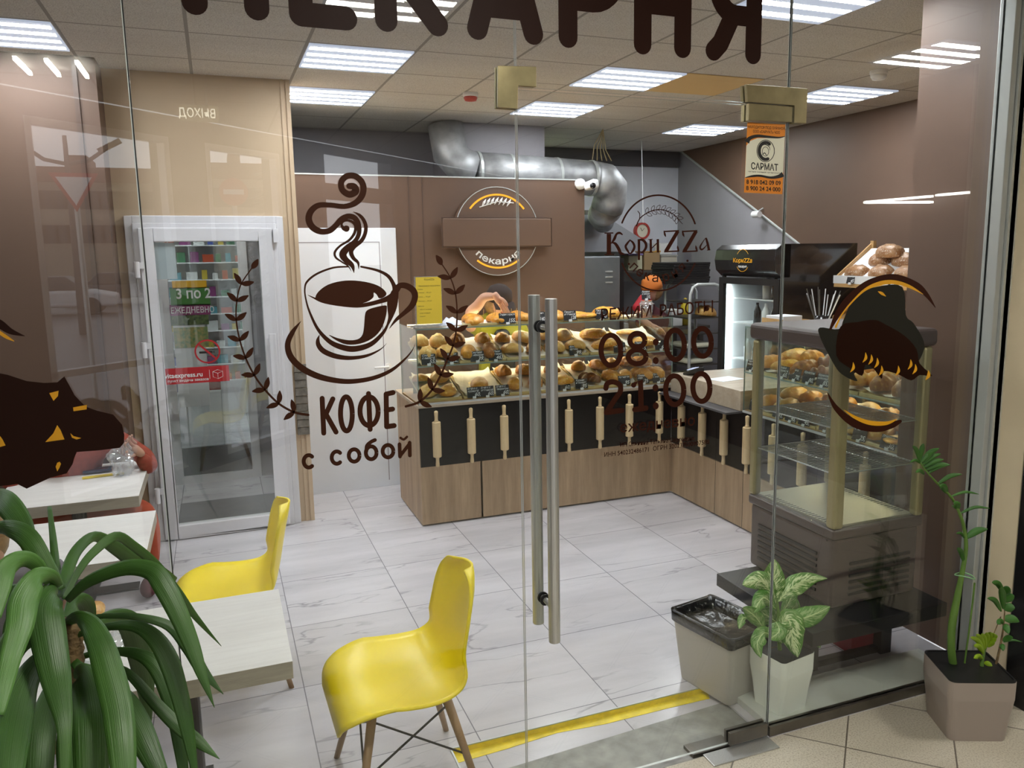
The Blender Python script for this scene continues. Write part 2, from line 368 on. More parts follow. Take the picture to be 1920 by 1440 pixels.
# battens on left brown wall
bt=MB(); a=aty(137,110,5.4).x; bt.box((a-.012,5.388,0),(a+.012,5.40,CEIL)); a2=-1.55; bt.box((a2-.01,5.392,0),(a2+.01,5.40,CEIL)); struct('trim_brown_joint',bt,M['brown_dark'])
wl=MB()  # beige wall with door opening
DX0,DX1,DH=-0.50,0.44,2.10
wl.box((-0.62,5.68,0),(DX0,5.84,CEIL)); wl.box((DX1,5.68,0),(0.53,5.84,CEIL)); wl.box((DX0,5.68,DH),(DX1,5.84,CEIL)); wl.box((0.43,5.84,0),(0.53,WB+.1,CEIL))
struct('wall_beige',wl,M['beige'])
bt=MB(); bt.box((0.475,5.672,0),(0.492,5.68,CEIL)); bt.box((0.508,5.67,0),(0.534,5.684,CEIL)); struct('trim_beige_corner',bt,M['beige'])
st=MB()
for k in range(9):
    z=0.62+k*0.055
    st.box((0.455,5.665-0.006*(k%3),z+.002),(0.534,5.68,z+.052))
struct('trim_stone_cladding',st,pbr('grey_stone_cladding','7d766c',0.8,var=0.35,vs=20,bump=0.8,bs=30))
wl=MB(); wl.box((0.53,WB,0),(2.945,WB+.1,2.44)); struct('wall_partition',wl,M['brown'])
tr=MB(); tr.box((0.53,WB-.004,2.436),(2.945,WB+.104,2.446)); struct('trim_partition_cap',tr,M['alu'])
bt=MB(); x=aty(775,600,WB).x; bt.box((x-.006,WB-.004,0),(x+.006,WB,2.44)); x=aty(800,600,WB).x; bt.box((x-.003,WB-.003,0),(x+.003,WB,2.44)); struct('trim_partition_joint',bt,M['brown_dark'])
wl=MB(); wl.box((0.5,8.4,0),(5.3,8.5,CEIL)); struct('wall_back',wl,M['kitchen_wall'])
wl=MB(); wl.box((0.4,7.7,2.3),(2.0,8.4,CEIL)); wl.box((2.0,7.0,2.52),(2.86,7.9,CEIL)); struct('wall_service_box',wl,M['grey_wall'])
wl=MB(); wl.box((2.9,8.34,2.80),(5.1,8.4,CEIL)); struct('trim_back_beam',wl,M['dark_grey'])
wl=MB(); wl.box((0.43,6.4,0),(0.53,8.5,CEIL)); struct('wall_kitchen_left',wl,M['dark_grey'])
wl=MB(); wl.box((5.12,2.9,0),(5.25,8.5,CEIL)); struct('wall_right',wl,M['grey_wall'])
pl=MB(); pl.prism([(5.10,2.9,0),(5.10,2.9,CEIL),(5.10,8.3,CEIL),(5.10,5.4,1.48),(5.10,5.4,0)],(0.02,0,0)); struct('wall_right_panel',pl,M['brown'])
tr=MB(); tr.tube([(5.095,8.28,CEIL-.01),(5.095,5.4,1.48)],0.012,6); struct('trim_slanted_edge',tr,M['alu'])
wl=MB(); wl.box((3.03,G-.03,0),(3.1,2.91,CEIL)); wl.box((3.1,2.85,0),(5.12,2.91,CEIL)); struct('wall_pillar',wl,M['brown'])
wl=MB(); wl.box((2.86,G-.06,0),(3.02,G+.03,CEIL)); struct('trim_glass_frame_back',wl,M['alu'])
# hall side
wl=MB(); wl.box((2.905,2.16,0),(4.6,2.27,CEIL)); struct('wall_hall_stone',wl,M['beige_out'])
wl=MB(); wl.box((4.5,-7.6,0),(4.6,2.3,CEIL)); struct('wall_hall_right',wl,M['brown_dark'])
wl=MB(); wl.box((-4.6,1.4,0),(-4.5,G,CEIL)); struct('wall_hall_left',wl,M['brown_dark'])
dk=MB(); xx=aty(1915,1000,2.15).x; dk.box((xx-.02,2.06,0.0),(xx+.3,2.15,1.28)); tag(dk.build('black_door_leaf',M['black']),'black upright panel at the far right edge beside the taupe plant pot','panel')
# 45 degree exterior wall of the hall with its windows
k=1/math.sqrt(2); E0=Vector((-1.12,-1.84,0)); Ed=Vector((k,-k,0)); En=Vector((-k,-k,0))
def wallseg(mb,s0,s1,z0,z1,t=0.22):
    a=E0+Ed*s0; b=E0+Ed*s1
    mb.prism([a+Vector((0,0,z0)),b+Vector((0,0,z0)),b+Vector((0,0,z1)),a+Vector((0,0,z1))],En*t)
wins=[(0,1.2,0.08,2.8),(1.58,2.50,0.08,2.8),(3.12,4.45,0.08,2.93)]
wl=MB(); prev=-4.9
for s0,s1,z0,z1 in wins:
    wallseg(wl,prev,s0,0,CEIL); wallseg(wl,s0,s1,0,z0); wallseg(wl,s0,s1,z1,CEIL); prev=s1
wallseg(wl,prev,8.1,0,CEIL); struct('wall_entrance',wl,pbr('hall_wall_plaster','40362f',0.7))
for i,(s0,s1,z0,z1) in enumerate(wins):
    fr=MB()
    for a,b,c,d in ((s0,s0+.05,z0,z1),(s1-.05,s1,z0,z1),(s0,s1,z0,z0+.05),(s0,s1,z1-.05,z1)): wallseg(fr,a,b,c,d,0.08)
    if i==2: wallseg(fr,s0,s1,2.42,2.58,0.09)
    if i==0: wallseg(fr,s0,s1,1.0,1.05,0.07)
    struct('window_%d'%(11+i),fr,M['dark_grey'] if i==2 else M['pvc'])
# exit sign hung in the hall
sg=empty('exit_sign',(-0.02,-0.45,2.60),'dark exit sign with pale letters hung in the hall, seen mirrored in the glass','sign')
MB().box((-0.12,-0.46,2.60),(0.085,-0.44,2.69)).build('sign_board',emis('sign_panel_glow',(.30,.27,.16),.9),sg)
vs,fs=text_mesh('ВЫХОД',off=0.01); mb=MB(); mb.add([(0.07-v.x*0.052,-0.4385,2.622+v.y*0.068) for v in vs],fs); mb.build('sign_lettering',emis('sign_glow',(1,0.95,0.75),3.2),sg)
MB().box((-0.05,-0.455,2.69),(-0.04,-0.445,CEIL)).box((0.02,-0.455,2.69),(0.03,-0.445,CEIL)).build('hanger',M['alu'],sg)
# ------------------------------------------------------------------ ceiling lamps
def lamp(cx,cy,label,grp,mat,w=0.57,d=0.575):
    r=empty('ceiling_lamp',(cx,cy,CEIL-0.006),label,'ceiling lamp',grp)
    MB().box((cx-w/2,cy-d/2,CEIL-.010),(cx+w/2,cy+d/2,CEIL-0.001)).build('lamp_tray',M['lamp_body'],r)
    for q in range(4):
        yy=cy-d/2+d*(q+0.5)/4
        MB().box((cx-w/2+.01,yy-.027,CEIL-.0108),(cx+w/2-.01,yy+.027,CEIL-.0102)).build('light_tube',mat,r)
    return r
for (i,j,lab) in ((0,0,'square tube lamp above the white door, nearer of the two there'),(0,2,'square tube lamp above the white door, farther of the two there'),
   (3,0,'square tube lamp beside the yellowed ceiling tile above the glass door'),(3,2,'square tube lamp above the galvanised duct'),
   (6,3,'small distant square tube lamp above the kitchen opening'),(6,0,'square tube lamp right of the door clamp, near the brown right wall'),
   (-3,0,'square tube lamp in the top left corner of the view'),(3,-3,'large nearest square tube lamp at the top edge beside the last letter')):
    x,y=cell(i,j); lamp(x+LW/2,y+LD/2,lab,'ceiling lamps in the bakery',M['tube'])
for (i,j) in ((-5,-3),):
    x,y=cell(i,j); lamp(x+LW/2,y+LD/2,'square tube lamp out in the far left of the bakery','ceiling lamps in the bakery',M['tube'])
lamp(2.45,8.2,'greenish tube lamp over the kitchen behind the brown partition','ceiling lamps in the bakery',emis('green_white_tube',(0.82,1.0,0.52),LAMP*.8),d=.35)
lamp(0.82,0.85,'square tube lamp on the hall ceiling, mirrored behind the large letters','ceiling lamps in the hall',M['tube_hall'])
lamp(4.08,0.90,'square tube lamp on the hall ceiling, mirrored on the brown pillar','ceiling lamps in the hall',M['tube_hall'])
MB().box((2.913,4.665,CEIL-.004),(3.496,5.255,CEIL)).build('t',pbr('yellowed_tile','d9b77c',0.6)).name='ceiling_patch'
tag(bpy.data.objects['ceiling_patch'],'yellowed plain ceiling tile beside a tube lamp','ceiling tile')
# smoke detectors
for (px,py,ma,lab) in ((882,174,M['red_plastic'],'round smoke detector with a reddish rim on the ceiling'),(1648,132,M['white'],'small white smoke detector on the ceiling near the brown pillar')):
    c=atz(px,py,CEIL); r=empty('smoke_detector',c,lab,'smoke detector')
    MB().lathe([(0,-.001),(.055,-.001),(.055,-.02),(.05,-.028),(0,-.028)],c).build('base',M['white'],r,smooth=False)
    MB().lathe([(.045,-.028),(.05,-.035),(.04,-.055),(0,-.062)],c).build('sensor_cap',ma,r,smooth=True)
# ------------------------------------------------------------------ shop front glass
def pane(name,x0,x1,z0,z1,edge_sides=True):
    r=MB(); t=0.005
    r.box((x0,G-t,z0),(x1,G+t,z1)); r.mi=[1 if i in(0,1) else 0 for i in range(6)]; r.mi=[1,1,0,1,0,1]
    o=struct(name,r,[M['glass'],M['glass_line']]); return o
gap=0.0025
pane('window_1',-4.4,J1-gap,0.04,2.96); 
pane('window_2',J1+gap,DL-gap,0.04,2.96); pane('window_3',DR+gap,GR,0.04,2.96); pane('window_4',DL+gap,DR-gap,DT+.004,2.96)
jm=MB()
for jx in (J1,DR): jm.cur=0; jm.box((jx-gap,G-.003,0.04),(jx-.0005,G+.003,2.96)); jm.cur=1; jm.box((jx-.0005,G-.003,0.04),(jx+gap,G+.003,2.96))
struct('trim_glass_joint',jm,[M['glass_line'],M['black_matt']])
ch=MB()
for a,b in ((-4.4,DL-gap),(DR+gap,GR)): ch.box((a,G-.016,-0.01),(b,G+.016,0.04))
struct('trim_glass_channel',ch,M['steel_dark'])
fr=MB(); fr.box((GR,G-.05,0),(GR+.028,G+.02,CEIL)); fr.box((GR+.040,G-.06,0),(GR+.07,G+.02,CEIL)); struct('trim_glass_frame',fr,M['alu'],bevel=.003)
fr=MB(); fr.box((GR+.028,G-.03,0),(GR+.042,G+.02,CEIL)); struct('trim_glass_seal',fr,M['black_matt'])
# the door
dr=empty('door_1',(DL,G,0),kind='structure')
r=MB(); r.box((DL+gap,G-.005,0.012),(DR-gap,G+.005,DT-.004)); r.mi=[1,1,0,1,0,1]; r.build('door_pane',[M['glass'],M['glass_line']],dr)
for nm,px,py0,py1,yy in (('outer',1033,560,1203,G-.055),('inner',1001,553,1168,G+.055)):
    a=aty(px,py0,yy); b=aty(px+6,py1,yy)
    MB().lathe([(0,b.z),(.019,b.z),(.019,a.z),(0,a.z)],(a.x,yy,0),20).build('door_handle',M['steel'],dr,smooth=False,bevel=.001)
a=aty(1018,612,G).z; b=aty(1022,1122,G).z; xh=aty(1033,900,G-.055).x
for z in (a,b):
    so=MB().lathe([(0,-.05),(.0095,-.05),(.0095,.05),(0,.05)],(xh-.006,G,z),14,axis='y').build('handle_standoff',M['steel'],dr,smooth=True)
    MB().lathe([(0,-.014),(.019,-.014),(.019,-.009),(.0,-.009)],(xh-.006,G,z),18,axis='y').lathe([(0,.009),(.019,.009),(.019,.014),(.0,.014)],(xh-.006,G,z),18,axis='y').build('rubber_washer',M['black_matt'],so)
def gp(px,py,y=G): return aty(px,py,y)
def patch(name,pts,parent,mat,y0=-.016,y1=.016,label=None):
    P=[gp(x,y) for x,y in pts]; mb=MB(); mb.prism([(p.x,G+y0,p.z) for p in P],(0,y1-y0,0)); o=mb.build(name,mat,parent,bevel=.0015)
    if label: o['label']=label
    return o
c=empty('glass_clamp',(gp(965,205).x,G,gp(965,205).z),'L-shaped bronze clamp at the top left corner of the glass door','clamp')
for q in (((-.017,-.005)),((.005,.017))): patch('clamp_plate',[(930,125),(1002,127),(1002,165),(968,163),(967,206),(930,203)],c,M['brass'],*q)
c=empty('glass_clamp',(gp(1482,233).x,G,gp(1482,233).z),'wide bronze hinge clamp at the top right of the glass door above the orange sticker','clamp')
for q in (((-.019,-.005)),((.005,.019))): patch('clamp_plate',[(1393,160),(1508,168),(1505,233),(1482,232),(1483,200),(1395,193)],c,M['brass'],*q)
for q in (((-.022,-.005)),((.005,.022))): patch('door_plate',[(1397,195.5),(1478,202),(1477,231),(1396,228)],c,M['brass'],*q)
c=empty('floor_pivot',(gp(1400,1392).x,G,0),'steel floor pivot patch at the bottom right corner of the glass door','pivot')
a=gp(1363,1378); b=gp(1434,1350)
MB().box((a.x,G-.02,.012),(b.x,G-.005,.062)).box((a.x,G+.005,.012),(b.x,G+.02,.062)).build('pivot_patch',M['steel_dark'],c,bevel=.002)
MB().box((a.x+.01,G-.005,.008),(b.x-.005,G+.005,.02)).build('pivot_core',M['black_matt'],c)
MB().obox(((a.x+b.x)/2-.055,G-.05,.002),(.29,.075,.006)).build('floor_plate',M['steel'],c,bevel=.002)
MB().obox(((a.x+b.x)/2-.15,G+.03,-.004),(.17,.07,.018)).build('cover_plate',M['steel_dark'],c,bevel=.002)
# ------------------------------------------------------------------ decals on the outer face of the glass
ZY=G-.0058
def dp(px,py): p=aty(px,py,ZY); return (p.x,p.z)
class Decal:
    def __init__(s): s.m=MB(); s.k=0; s.q=0
    def lay(s): s.q+=1; return ZY-.0003*s.k-.00002*min(s.q,60)
    def poly(s,pts,smooth=0):
        if smooth: pts=catmull(pts,smooth,True)
        P=[dp(*p[:2]) for p in pts]
        import mathutils
        v=[Vector((p[0],0,p[1])) for p in P]; tri=mathutils.geometry.tessellate_polygon([v])
        y=s.lay()
        s.m.add([(p[0],y,p[1]) for p in P],[t for t in tri]); return s
    def stroke(s,pts,w=None,n=6,caps=True,raw=False):
        # pts (x,y[,w]) in photo px, w full width px
        P=[(p[0],p[1],p[2] if len(p)>2 else w) for p in pts]
        if n>1 and len(P)>2 and not raw: P=catmull(P,n)
        P=[np.array(p,float) for p in P]; L=[];R=[]
        m=len(P)
        for i in range(m):
            t=(P[min(i+1,m-1)]-P[max(i-1,0)])[:2]; l=np.hypot(*t); t=t/(l if l>1e-9 else 1)
            nn=np.array([-t[1],t[0]])*P[i][2]/2; L.append(P[i][:2]+nn); R.append(P[i][:2]-nn)
        y=s.lay()
        V=[];
        for a,b in zip(L,R):
            for q in (a,b): d=dp(*q); V.append((d[0],y,d[1]))
        s.m.add(V,[(2*i,2*i+1,2*i+3,2*i+2) for i in range(m-1)])
        if caps:
            for e in (0,m-1): s.disc(P[e][0],P[e][1],P[e][2]/2,n=14)
        return s
    def disc(s,x,y,r,ry=None,n=20):
        d=[dp(x+r*math.cos(2*math.pi*k/n),y+(ry or r)*math.sin(2*math.pi*k/n)) for k in range(n)]
        yy=s.lay()
        s.m.add([(a,yy,b) for a,b in d],[tuple(range(n))]); return s
    def ell(s,cx,cy,rx,ry,w,a0=0,a1=360,n=36,tilt=0):
        pts=[]
        for k in range(n+1):
            a=math.radians(a0+(a1-a0)*k/n); x=rx*math.cos(a); y=ry*math.sin(a); t=math.radians(tilt)
            pts.append((cx+x*math.cos(t)-y*math.sin(t),cy+x*math.sin(t)+y*math.cos(t)))
        return s.stroke(pts,w,raw=True,caps=abs(a1-a0)<359)
    def text(s,body,xl,xr,base_l,base_r,cap,shear=0,off=0.0):
        vs,fs=text_mesh(body,shear=shear,off=off)
        x0=min(v.x for v in vs); x1=max(v.x for v in vs)
        V=[]; y=s.lay()
        for v in vs:
            t=(v.x-x0)/(x1-x0); px=xl+(xr-xl)*t; py=base_l+(base_r-base_l)*t-v.y/0.73*cap
            d=dp(px,py); V.append((d[0],y,d[1]))
        s.m.add(V,fs); return s
    def build(s,name,mat,parent=None,label=None,cat='window decal',group=None):
        mb=MB(); mb.v=s.m.v; mb.f=s.m.f; mb.mi=s.m.mi
        me_o=mb.build(name,mat,parent,solid=0.00002)
        if label: tag(me_o,label,cat,group)
        return me_o
def dthing(name,px,py,label,cat='window decal'):
    d=dp(px,py); return empty(name,(d[0],ZY,d[1]),label,cat)
# large word across the top
r=dthing('window_lettering',880,60,'huge dark brown word cut off by the top edge of the view, on the glass','lettering')
ZB,ZT=gp(0,0).z,0
def wl_(x,z): return (x,z)
WQ=[0]
def wstroke(pts,w=0.062,rz=True,mb=None):
    mb=mb or MB()
    def lay(): WQ[0]+=1; return ZY-.00002*(WQ[0]%60)
    P=[np.array(p,float) for p in pts]
    for a,b in zip(P[:-1],P[1:]):
        t=(b-a)/np.hypot(*(b-a)); nn=np.array([-t[1],t[0]])*w/2; y=lay()
        mb.add([(q[0],y,q[1]) for q in (a+nn,a-nn,b-nn,b+nn)],[(0,1,2,3)])
    for p in P:
      y=lay(); mb.add([(p[0]+w/2*math.cos(2*math.pi*k/20),y,p[1]+w/2*math.sin(2*math.pi*k/20)) for k in range(20)],[tuple(range(20))])
    return mb
def gx(px,py): p=gp(px,py,ZY); return (p.x,p.z)
w=.063; zb=gx(880,74)[1]+w/2; zt=zb+.30
def L(name,mb): mb.build('letter',M['decal_dark'],r,solid=.00002)
x1=gx(365,5)[0]; x2=gx(481,5)[0]; L('П',wstroke([(x1,zb),(x1,zt),(x2,zt),(x2,zb)]))
x1=gx(560,20)[0]+.006; x2=gx(648,32)[0]; z1=gx(600,30)[1]; L('Е',wstroke([(x2,zt),(x1,zt),(x1,z1),(x2,z1)],mb=wstroke([(x1,(z1+zt)/2),(x2,(z1+zt)/2)])))
x1=gx(724,30)[0]; x2=gx(820,45)[0]; L('К',wstroke([(x1,zb),(x1,zt)],mb=wstroke([(x2-.02,zt),(x1+.03,zb+.14),(x2,zb)])))
x1=gx(895,50)[0]; x2=gx(1000,60)[0]; xm=(x1+x2)/2; zc=gx(950,15)[1]; L('А',wstroke([(x1,zb),(xm,zt),(x2,zb)],mb=wstroke([(x1+.04,zc),(x2-.04,zc)])))
x1=gx(1065,60)[0]; zc=gx(1100,2)[1]; mb=wstroke([(x1,zb),(x1,zt),(x1+.08,zt)]); ar=[(x1+.08+.085*math.cos(a),(zc+zt)/2+(zt-zc)/2*math.sin(a)) for a in np.linspace(math.pi/2,-math.pi/2,14)]; wstroke(ar+[(x1,zc)],mb=mb); L('Р',mb)
x1=gx(1205,60)[0]; x2=gx(1280,70)[0]; zc=gx(1240,9)[1]; L('Н',wstroke([(x1,zb),(x1,zt)],mb=wstroke([(x2,zb),(x2,zt)],mb=wstroke([(x1,zc),(x2,zc)]))))
x2=gx(1413,60)[0]; x1=gx(1338,95)[0]; zc=gx(1390,30)[1]; mb=wstroke([(x2,zb),(x2,zt),(x2-.07,zt)]); ar=[(x2-.07-.075*math.sin(a),(zc+zt)/2+(zt-zc)/2*math.cos(a)) for a in np.linspace(0,math.pi,14)]; wstroke(ar+[(x2,zc)],mb=mb); wstroke([(x2-.085,zc-.005),(x1+.025,zc-.09),(x1,zb)],mb=mb); L('Я',mb)
# coffee cup
def c6(p): return (400+p[0]/4,300+p[1]/4)+((p[2]/4,) if len(p)>2 else ())
def c7(p): return (400+p[0]/4,620+p[1]/4)+((p[2]/4,) if len(p)>2 else ())
r=dthing('coffee_cup_decal',660,715,'dark brown drawing of a steaming coffee cup on the glass left of the door')
d=Decal()
d.stroke([c6(p) for p in [(1020,195,46),(1055,200,50),(1068,235,54),(1020,258,50),(968,225,46),(960,165,46),(1000,122,46),(1060,120,46),(1110,160,46),(1126,215,48),(1110,275,48),(1060,325,44),(980,348,38),(880,338,38),(790,340,42),(735,380,48),(715,440,50),(740,500,50),(800,535,46),(870,530,44),(920,490,42),(960,445,42),(1010,422,42),(1058,434,42),(1088,480,38),(1092,550,34),(1062,610,34),(1005,660,48),(972,705,56),(990,745,46),(1040,790,34),(1055,845,4)]])
d.stroke([c6(p) for p in [(998,515,48),(975,510,30),(962,480,16),(985,455,18),(1030,458,20),(1064,490,22),(1060,545,22),(1020,600,18),(950,645,16),(912,690,18),(918,730,16),(960,762,12),(1010,795,10),(1035,835,2)]])
d.stroke([c6(p) for p in [(1050,388,3),(1098,415,22),(1135,465,28),(1143,530,28),(1115,600,30),(1055,650,34),(1033,690,34),(1050,735,28),(1085,770,20),(1090,818,3)]])
d.build('steam',M['decal'],r)
d=Decal()
d.stroke([c6(p) for p in [(1010,800,12),(900,808,14),(780,852,16),(705,910,16),(686,965,12),(693,1040,12),(722,1140,16),(785,1270,24),(870,1360,34),(960,1403,42),(1060,1417,44),(1180,1382,36),(1270,1300,26),(1310,1230,16)]])
d.stroke([c6(p) for p in [(1108,800,14),(1230,828,20),(1310,870,26),(1350,930,30),(1362,980,40),(1345,1020,50),(1250,1060,34),(1100,1092,30),(950,1085,24),(820,1062,20),(745,1030,10),(708,1012,2)]])
d.stroke([c6(p) for p in [(1375,970,50),(1400,942,42),(1450,945,46),(1500,980,48),(1512,1030,46),(1490,1090,44),(1440,1140,34),(1380,1190,26),(1345,1230,14),(1320,1265,3)]])
d.stroke([c6(p) for p in [(1360,1000,60),(1345,1060,80),(1338,1120,66),(1328,1180,34),(1305,1240,16)]])
d.build('cup_outline',M['decal'],r)
d=Decal(); d.poly([c6(p) for p in [(765,1030),(790,985),(860,935),(960,908),(1060,904),(1170,920),(1250,950),(1297,995),(1285,1025),(1245,1038),(1225,1010),(1203,995),(1200,1030),(1150,1065),(1060,1085),(950,1085),(850,1065),(785,1048)]],3); d.build('coffee',M['decal'],r)
d=Decal(); d.poly([c6(p) for p in [(1150,1130),(1200,1108),(1290,1090),(1302,1115),(1290,1190),(1255,1275),(1190,1340),(1100,1378),(1000,1384),(920,1352),(865,1310),(930,1335),(1020,1352),(1085,1343),(1118,1310),(1130,1250),(1136,1170)]],3); d.build('cup_shading',M['decal'],r)
d=Decal(); d.stroke([c7(p) for p in [(797,30,2),(784,70,26),(790,110,36),(830,155,40),(920,192,38),(1030,205,30),(1150,188,22),(1250,142,10),(1300,95,1)]]); d.stroke([c7(p) for p in [(658,-72,2),(595,10,34),(558,100,42),(580,195,48),(660,278,48),(780,340,46),(920,374,40),(1050,380,36),(1200,355,32),(1330,300,26),(1430,220,16),(1490,150,8),(1515,95,1)]]); d.build('saucer',M['decal'],r)
# laurels
def laurel(nodes,term,end,label):
    r=dthing('laurel_branch_decal',*nodes[len(nodes)//2],label)
    st=[term]+nodes+[end]; d=Decal(); d.stroke([(p[0],p[1],2.2+2.6*i/len(st)) for i,p in enumerate(st)]); d.build('branch_stem',M['decal'],r)
    def leaf(x,y,ang,l=25,w=11):
        d=Decal(); a=math.radians(ang); c,s_=math.cos(a),math.sin(a)
        pts=[(0,0),(.25,.42),(.55,.5),(.8,.3),(1,0),(.8,-.25),(.5,-.42),(.2,-.35)]
        d.poly([(x+c*l*u-s_*w*v,y+s_*l*u+c*w*v) for u,v in pts],3); d.build('leaf',M['decal'],r)
    t=np.array(term)-np.array(nodes[0]); ang=math.degrees(math.atan2(t[1],t[0])); leaf(term[0],term[1]+1,ang,22,12)
    for i,nn in enumerate(nodes):
        t=np.array(st[i])-np.array(st[i+2]); ang=math.degrees(math.atan2(t[1],t[0]))
        for sg_ in (-56,56): leaf(nn[0],nn[1],ang+sg_)
laurel([(452,533),(444,565),(443,601),(450,639),(461,672),(477,704),(497,731),(523,757),(552,773)],(472,503),(578,778),'curved dark laurel branch left of the coffee cup drawing')
laurel([(845,522),(854,551),(857,587),(855,621),(849,649),(839,674),(826,704),(810,731),(787,753)],(829,496),(761,762),'curved dark laurel branch right of the coffee cup drawing')
r=dthing('window_lettering',672,815,'tall dark brown word for coffee under the cup drawing on the glass','lettering')
for st in ([[(604,747),(607,812)],[(624,748),(609,781)],[(612,778),(630,810)]],'O',[[(691,738),(694,805)],'F'],[[(737,736),(724,739),(725,800),(739,798)],[(724,769),(736,767)]]):
    d=Decal()
    if st=='O': d.ell(649.5,776,11,32,9.5,tilt=-1)
    else:
        for q in st:
            if q=='F': d.ell(692,771,17,27,9.5,tilt=-1)
            else:
                for a,b in zip(q[:-1],q[1:]): d.stroke([a,b],9.5,n=1)
    d.build('letter',M['decal'],r)
r=dthing('window_lettering',670,872,'dark brown lower-case words on the glass below the tall word under the cup','lettering')
for fn in ((lambda d:d.ell(579,865,9.5,11.5,7.5,a0=-50,a1=-310)),(lambda d:d.ell(631.5,858,9.5,11.5,7.5,a0=-50,a1=-310)),(lambda d:d.ell(664,854,10,11.5,7.5)),
   (lambda d:d.ell(696,849,10,12,7.5).stroke([(687,846),(688,836),(695,829),(703,825)],7)),(lambda d:d.ell(727.5,846,10,11.5,7.5)),
   (lambda d:d.stroke([(749,833),(750,856)],7,n=1).stroke([(750,855),(768,832)],6.5,n=1).stroke([(768,830),(768.5,854)],7,n=1).stroke([(751,821),(757,824),(763,819)],4.5))):
    d=Decal(); fn(d); d.build('letter',M['decal'],r)
# bakery logo on the door
def c1(p): return (1080+p[0]/6,340+p[1]/6)+((p[2]/6,) if len(p)>2 else ())
r=dthing('bakery_logo_decal',1232,452,'dark brown round bakery logo with a wheat ear on the glass door')
d=Decal(); d.ell(1234.5,451,74,85,3.2,a0=-157,a1=-22); d.ell(1234.5,461,74,84,2.8,a0=157,a1=23); d.build('ring',M['decal_text'],r)
d=Decal(); stem=[(680,500,14),(700,450,12),(730,405,12),(790,362,12),(860,330,11),(930,318,10),(1000,325,9),(1070,355,9),(1130,400,8),(1170,450,7),(1200,480,5)]; d.stroke([c1(p) for p in stem]); d.stroke([c1(p) for p in [(695,335,8),(717,370,9),(712,430,6)]])
for i,(x,y) in enumerate([(790,362),(850,335),(905,322),(960,320),(1010,332),(1055,352),(1100,380),(1135,412)]):
    a=math.atan2(*( [ (335,60),(300,50),(20,60),(40,60)][0][::-1])) if 0 else math.radians(-75+i*11)
    for sg_,la in ((-1,0),(1,0)):
        aa=a+ (0 if sg_<0 else math.radians(95)); l=70; wd=17
        ts=np.linspace(0,1,9); up=[(x+l*t*math.cos(aa)-wd*math.sin(math.pi*t)*math.sin(aa),y+l*t*math.sin(aa)+wd*math.sin(math.pi*t)*math.cos(aa)) for t in ts]
        dn=[(x+l*t*math.cos(aa)+wd*math.sin(math.pi*t)*math.sin(aa),y+l*t*math.sin(aa)-wd*math.sin(math.pi*t)*math.cos(aa)) for t in ts]
        d.stroke([c1(p) for p in up],0.9,raw=True,caps=False); d.stroke([c1(p) for p in dn],0.9,raw=True,caps=False)
d.build('wheat_ear',M['decal_text'],r)
d=Decal()
S=lambda pts,**k: d.stroke([c1(p) for p in pts],**k)
S([(370,590,50),(370,825,50)],n=1,caps=False); S([(320,583,14),(420,581,14)],n=1,caps=False); S([(320,825,14),(430,823,14)],n=1,caps=False)
S([(395,700,8),(430,650,30),(455,595,24),(490,580,26),(520,598,14)]); S([(395,690,8),(440,700,30),(480,760,36),(500,805,34),(540,820,14)])
S([(608,660,14),(575,700,24),(558,735,26),(580,780,24),(608,812,16),(640,780,26),(657,735,26),(640,690,24),(606,660,12)])
d.build('brand_lettering',M['decal_text'],r)
d=Decal()
S([(708,655,30),(708,885,24)],n=1,caps=False); S([(700,660,16),(750,660,28),(785,700,30),(785,750,28),(750,795,22),(715,790,10)])
S([(840,655,26),(842,795,26)],n=1,caps=False); S([(920,650,28),(922,800,28)],n=1,caps=False); S([(845,760,8),(885,720,12),(915,690,8)]); S([(815,655,8),(860,652,8)],n=1); S([(820,800,8),(865,798,8)],n=1)
for x in (0,206):
    S([(985+x,565,16),(1158+x,556,16)],n=1,caps=False); S([(1145+x,560,40),(1010+x,790,44)],n=1,caps=False); S([(990+x,792,16),(1155+x,784,16)],n=1,caps=False)
    S([(990+x,560,12),(1000+x,600,22),(1010+x,625,4)]); S([(1155+x,785,14),(1145+x,750,22),(1140+x,720,3)])
S([(1460,635,20),(1480,700,28),(1495,775,28)],n=1,caps=False); S([(1455,640,6),(1420,690,10),(1395,740,20),(1410,768,20),(1440,750,14),(1470,715,6)]); S([(1475,775,8),(1508,772,8)],n=1)
d.build('brand_lettering',M['decal_text'],r)
# inner hole of the o
d=Decal(); 
vsfs={}
for ch,ang in zip('пекарня',(143,129,115,100,82,65,48)):
    vs,fs=text_mesh(ch,align='CENTER',off=0.008); a=math.radians(ang-5); cx=1234.5+62*math.cos(a); cy=458+64*math.sin(a); rot=math.radians(ang-95)*0.9
    V=[]
    for v in vs:
        ux=(v.x)*25; uy=(v.y-.27)*25
        x=cx+ux*math.cos(rot)+uy*math.sin(rot); y=cy+ux*math.sin(rot)-uy*math.cos(rot); q=dp(x,y); V.append((q[0],ZY,q[1]))
    d.m.add(V,fs)
d.disc(1179,495,2.2); d.disc(1289,489,2.2)
d.build('small_lettering',M['decal_text'],r)
r=dthing('opening_hours_decal',1232,700,'dark brown opening hours on the glass door','lettering')
d=Decal(); d.text('РЕЖИМ',1127,1221,601,594,22,off=0.01); d.build('heading_word',M['decal_text'],r)
d=Decal(); d.text('РАБОТЫ',1237,1337,593,585,22,off=0.01); d.build('heading_word',M['decal_text'],r)
W0=9.8
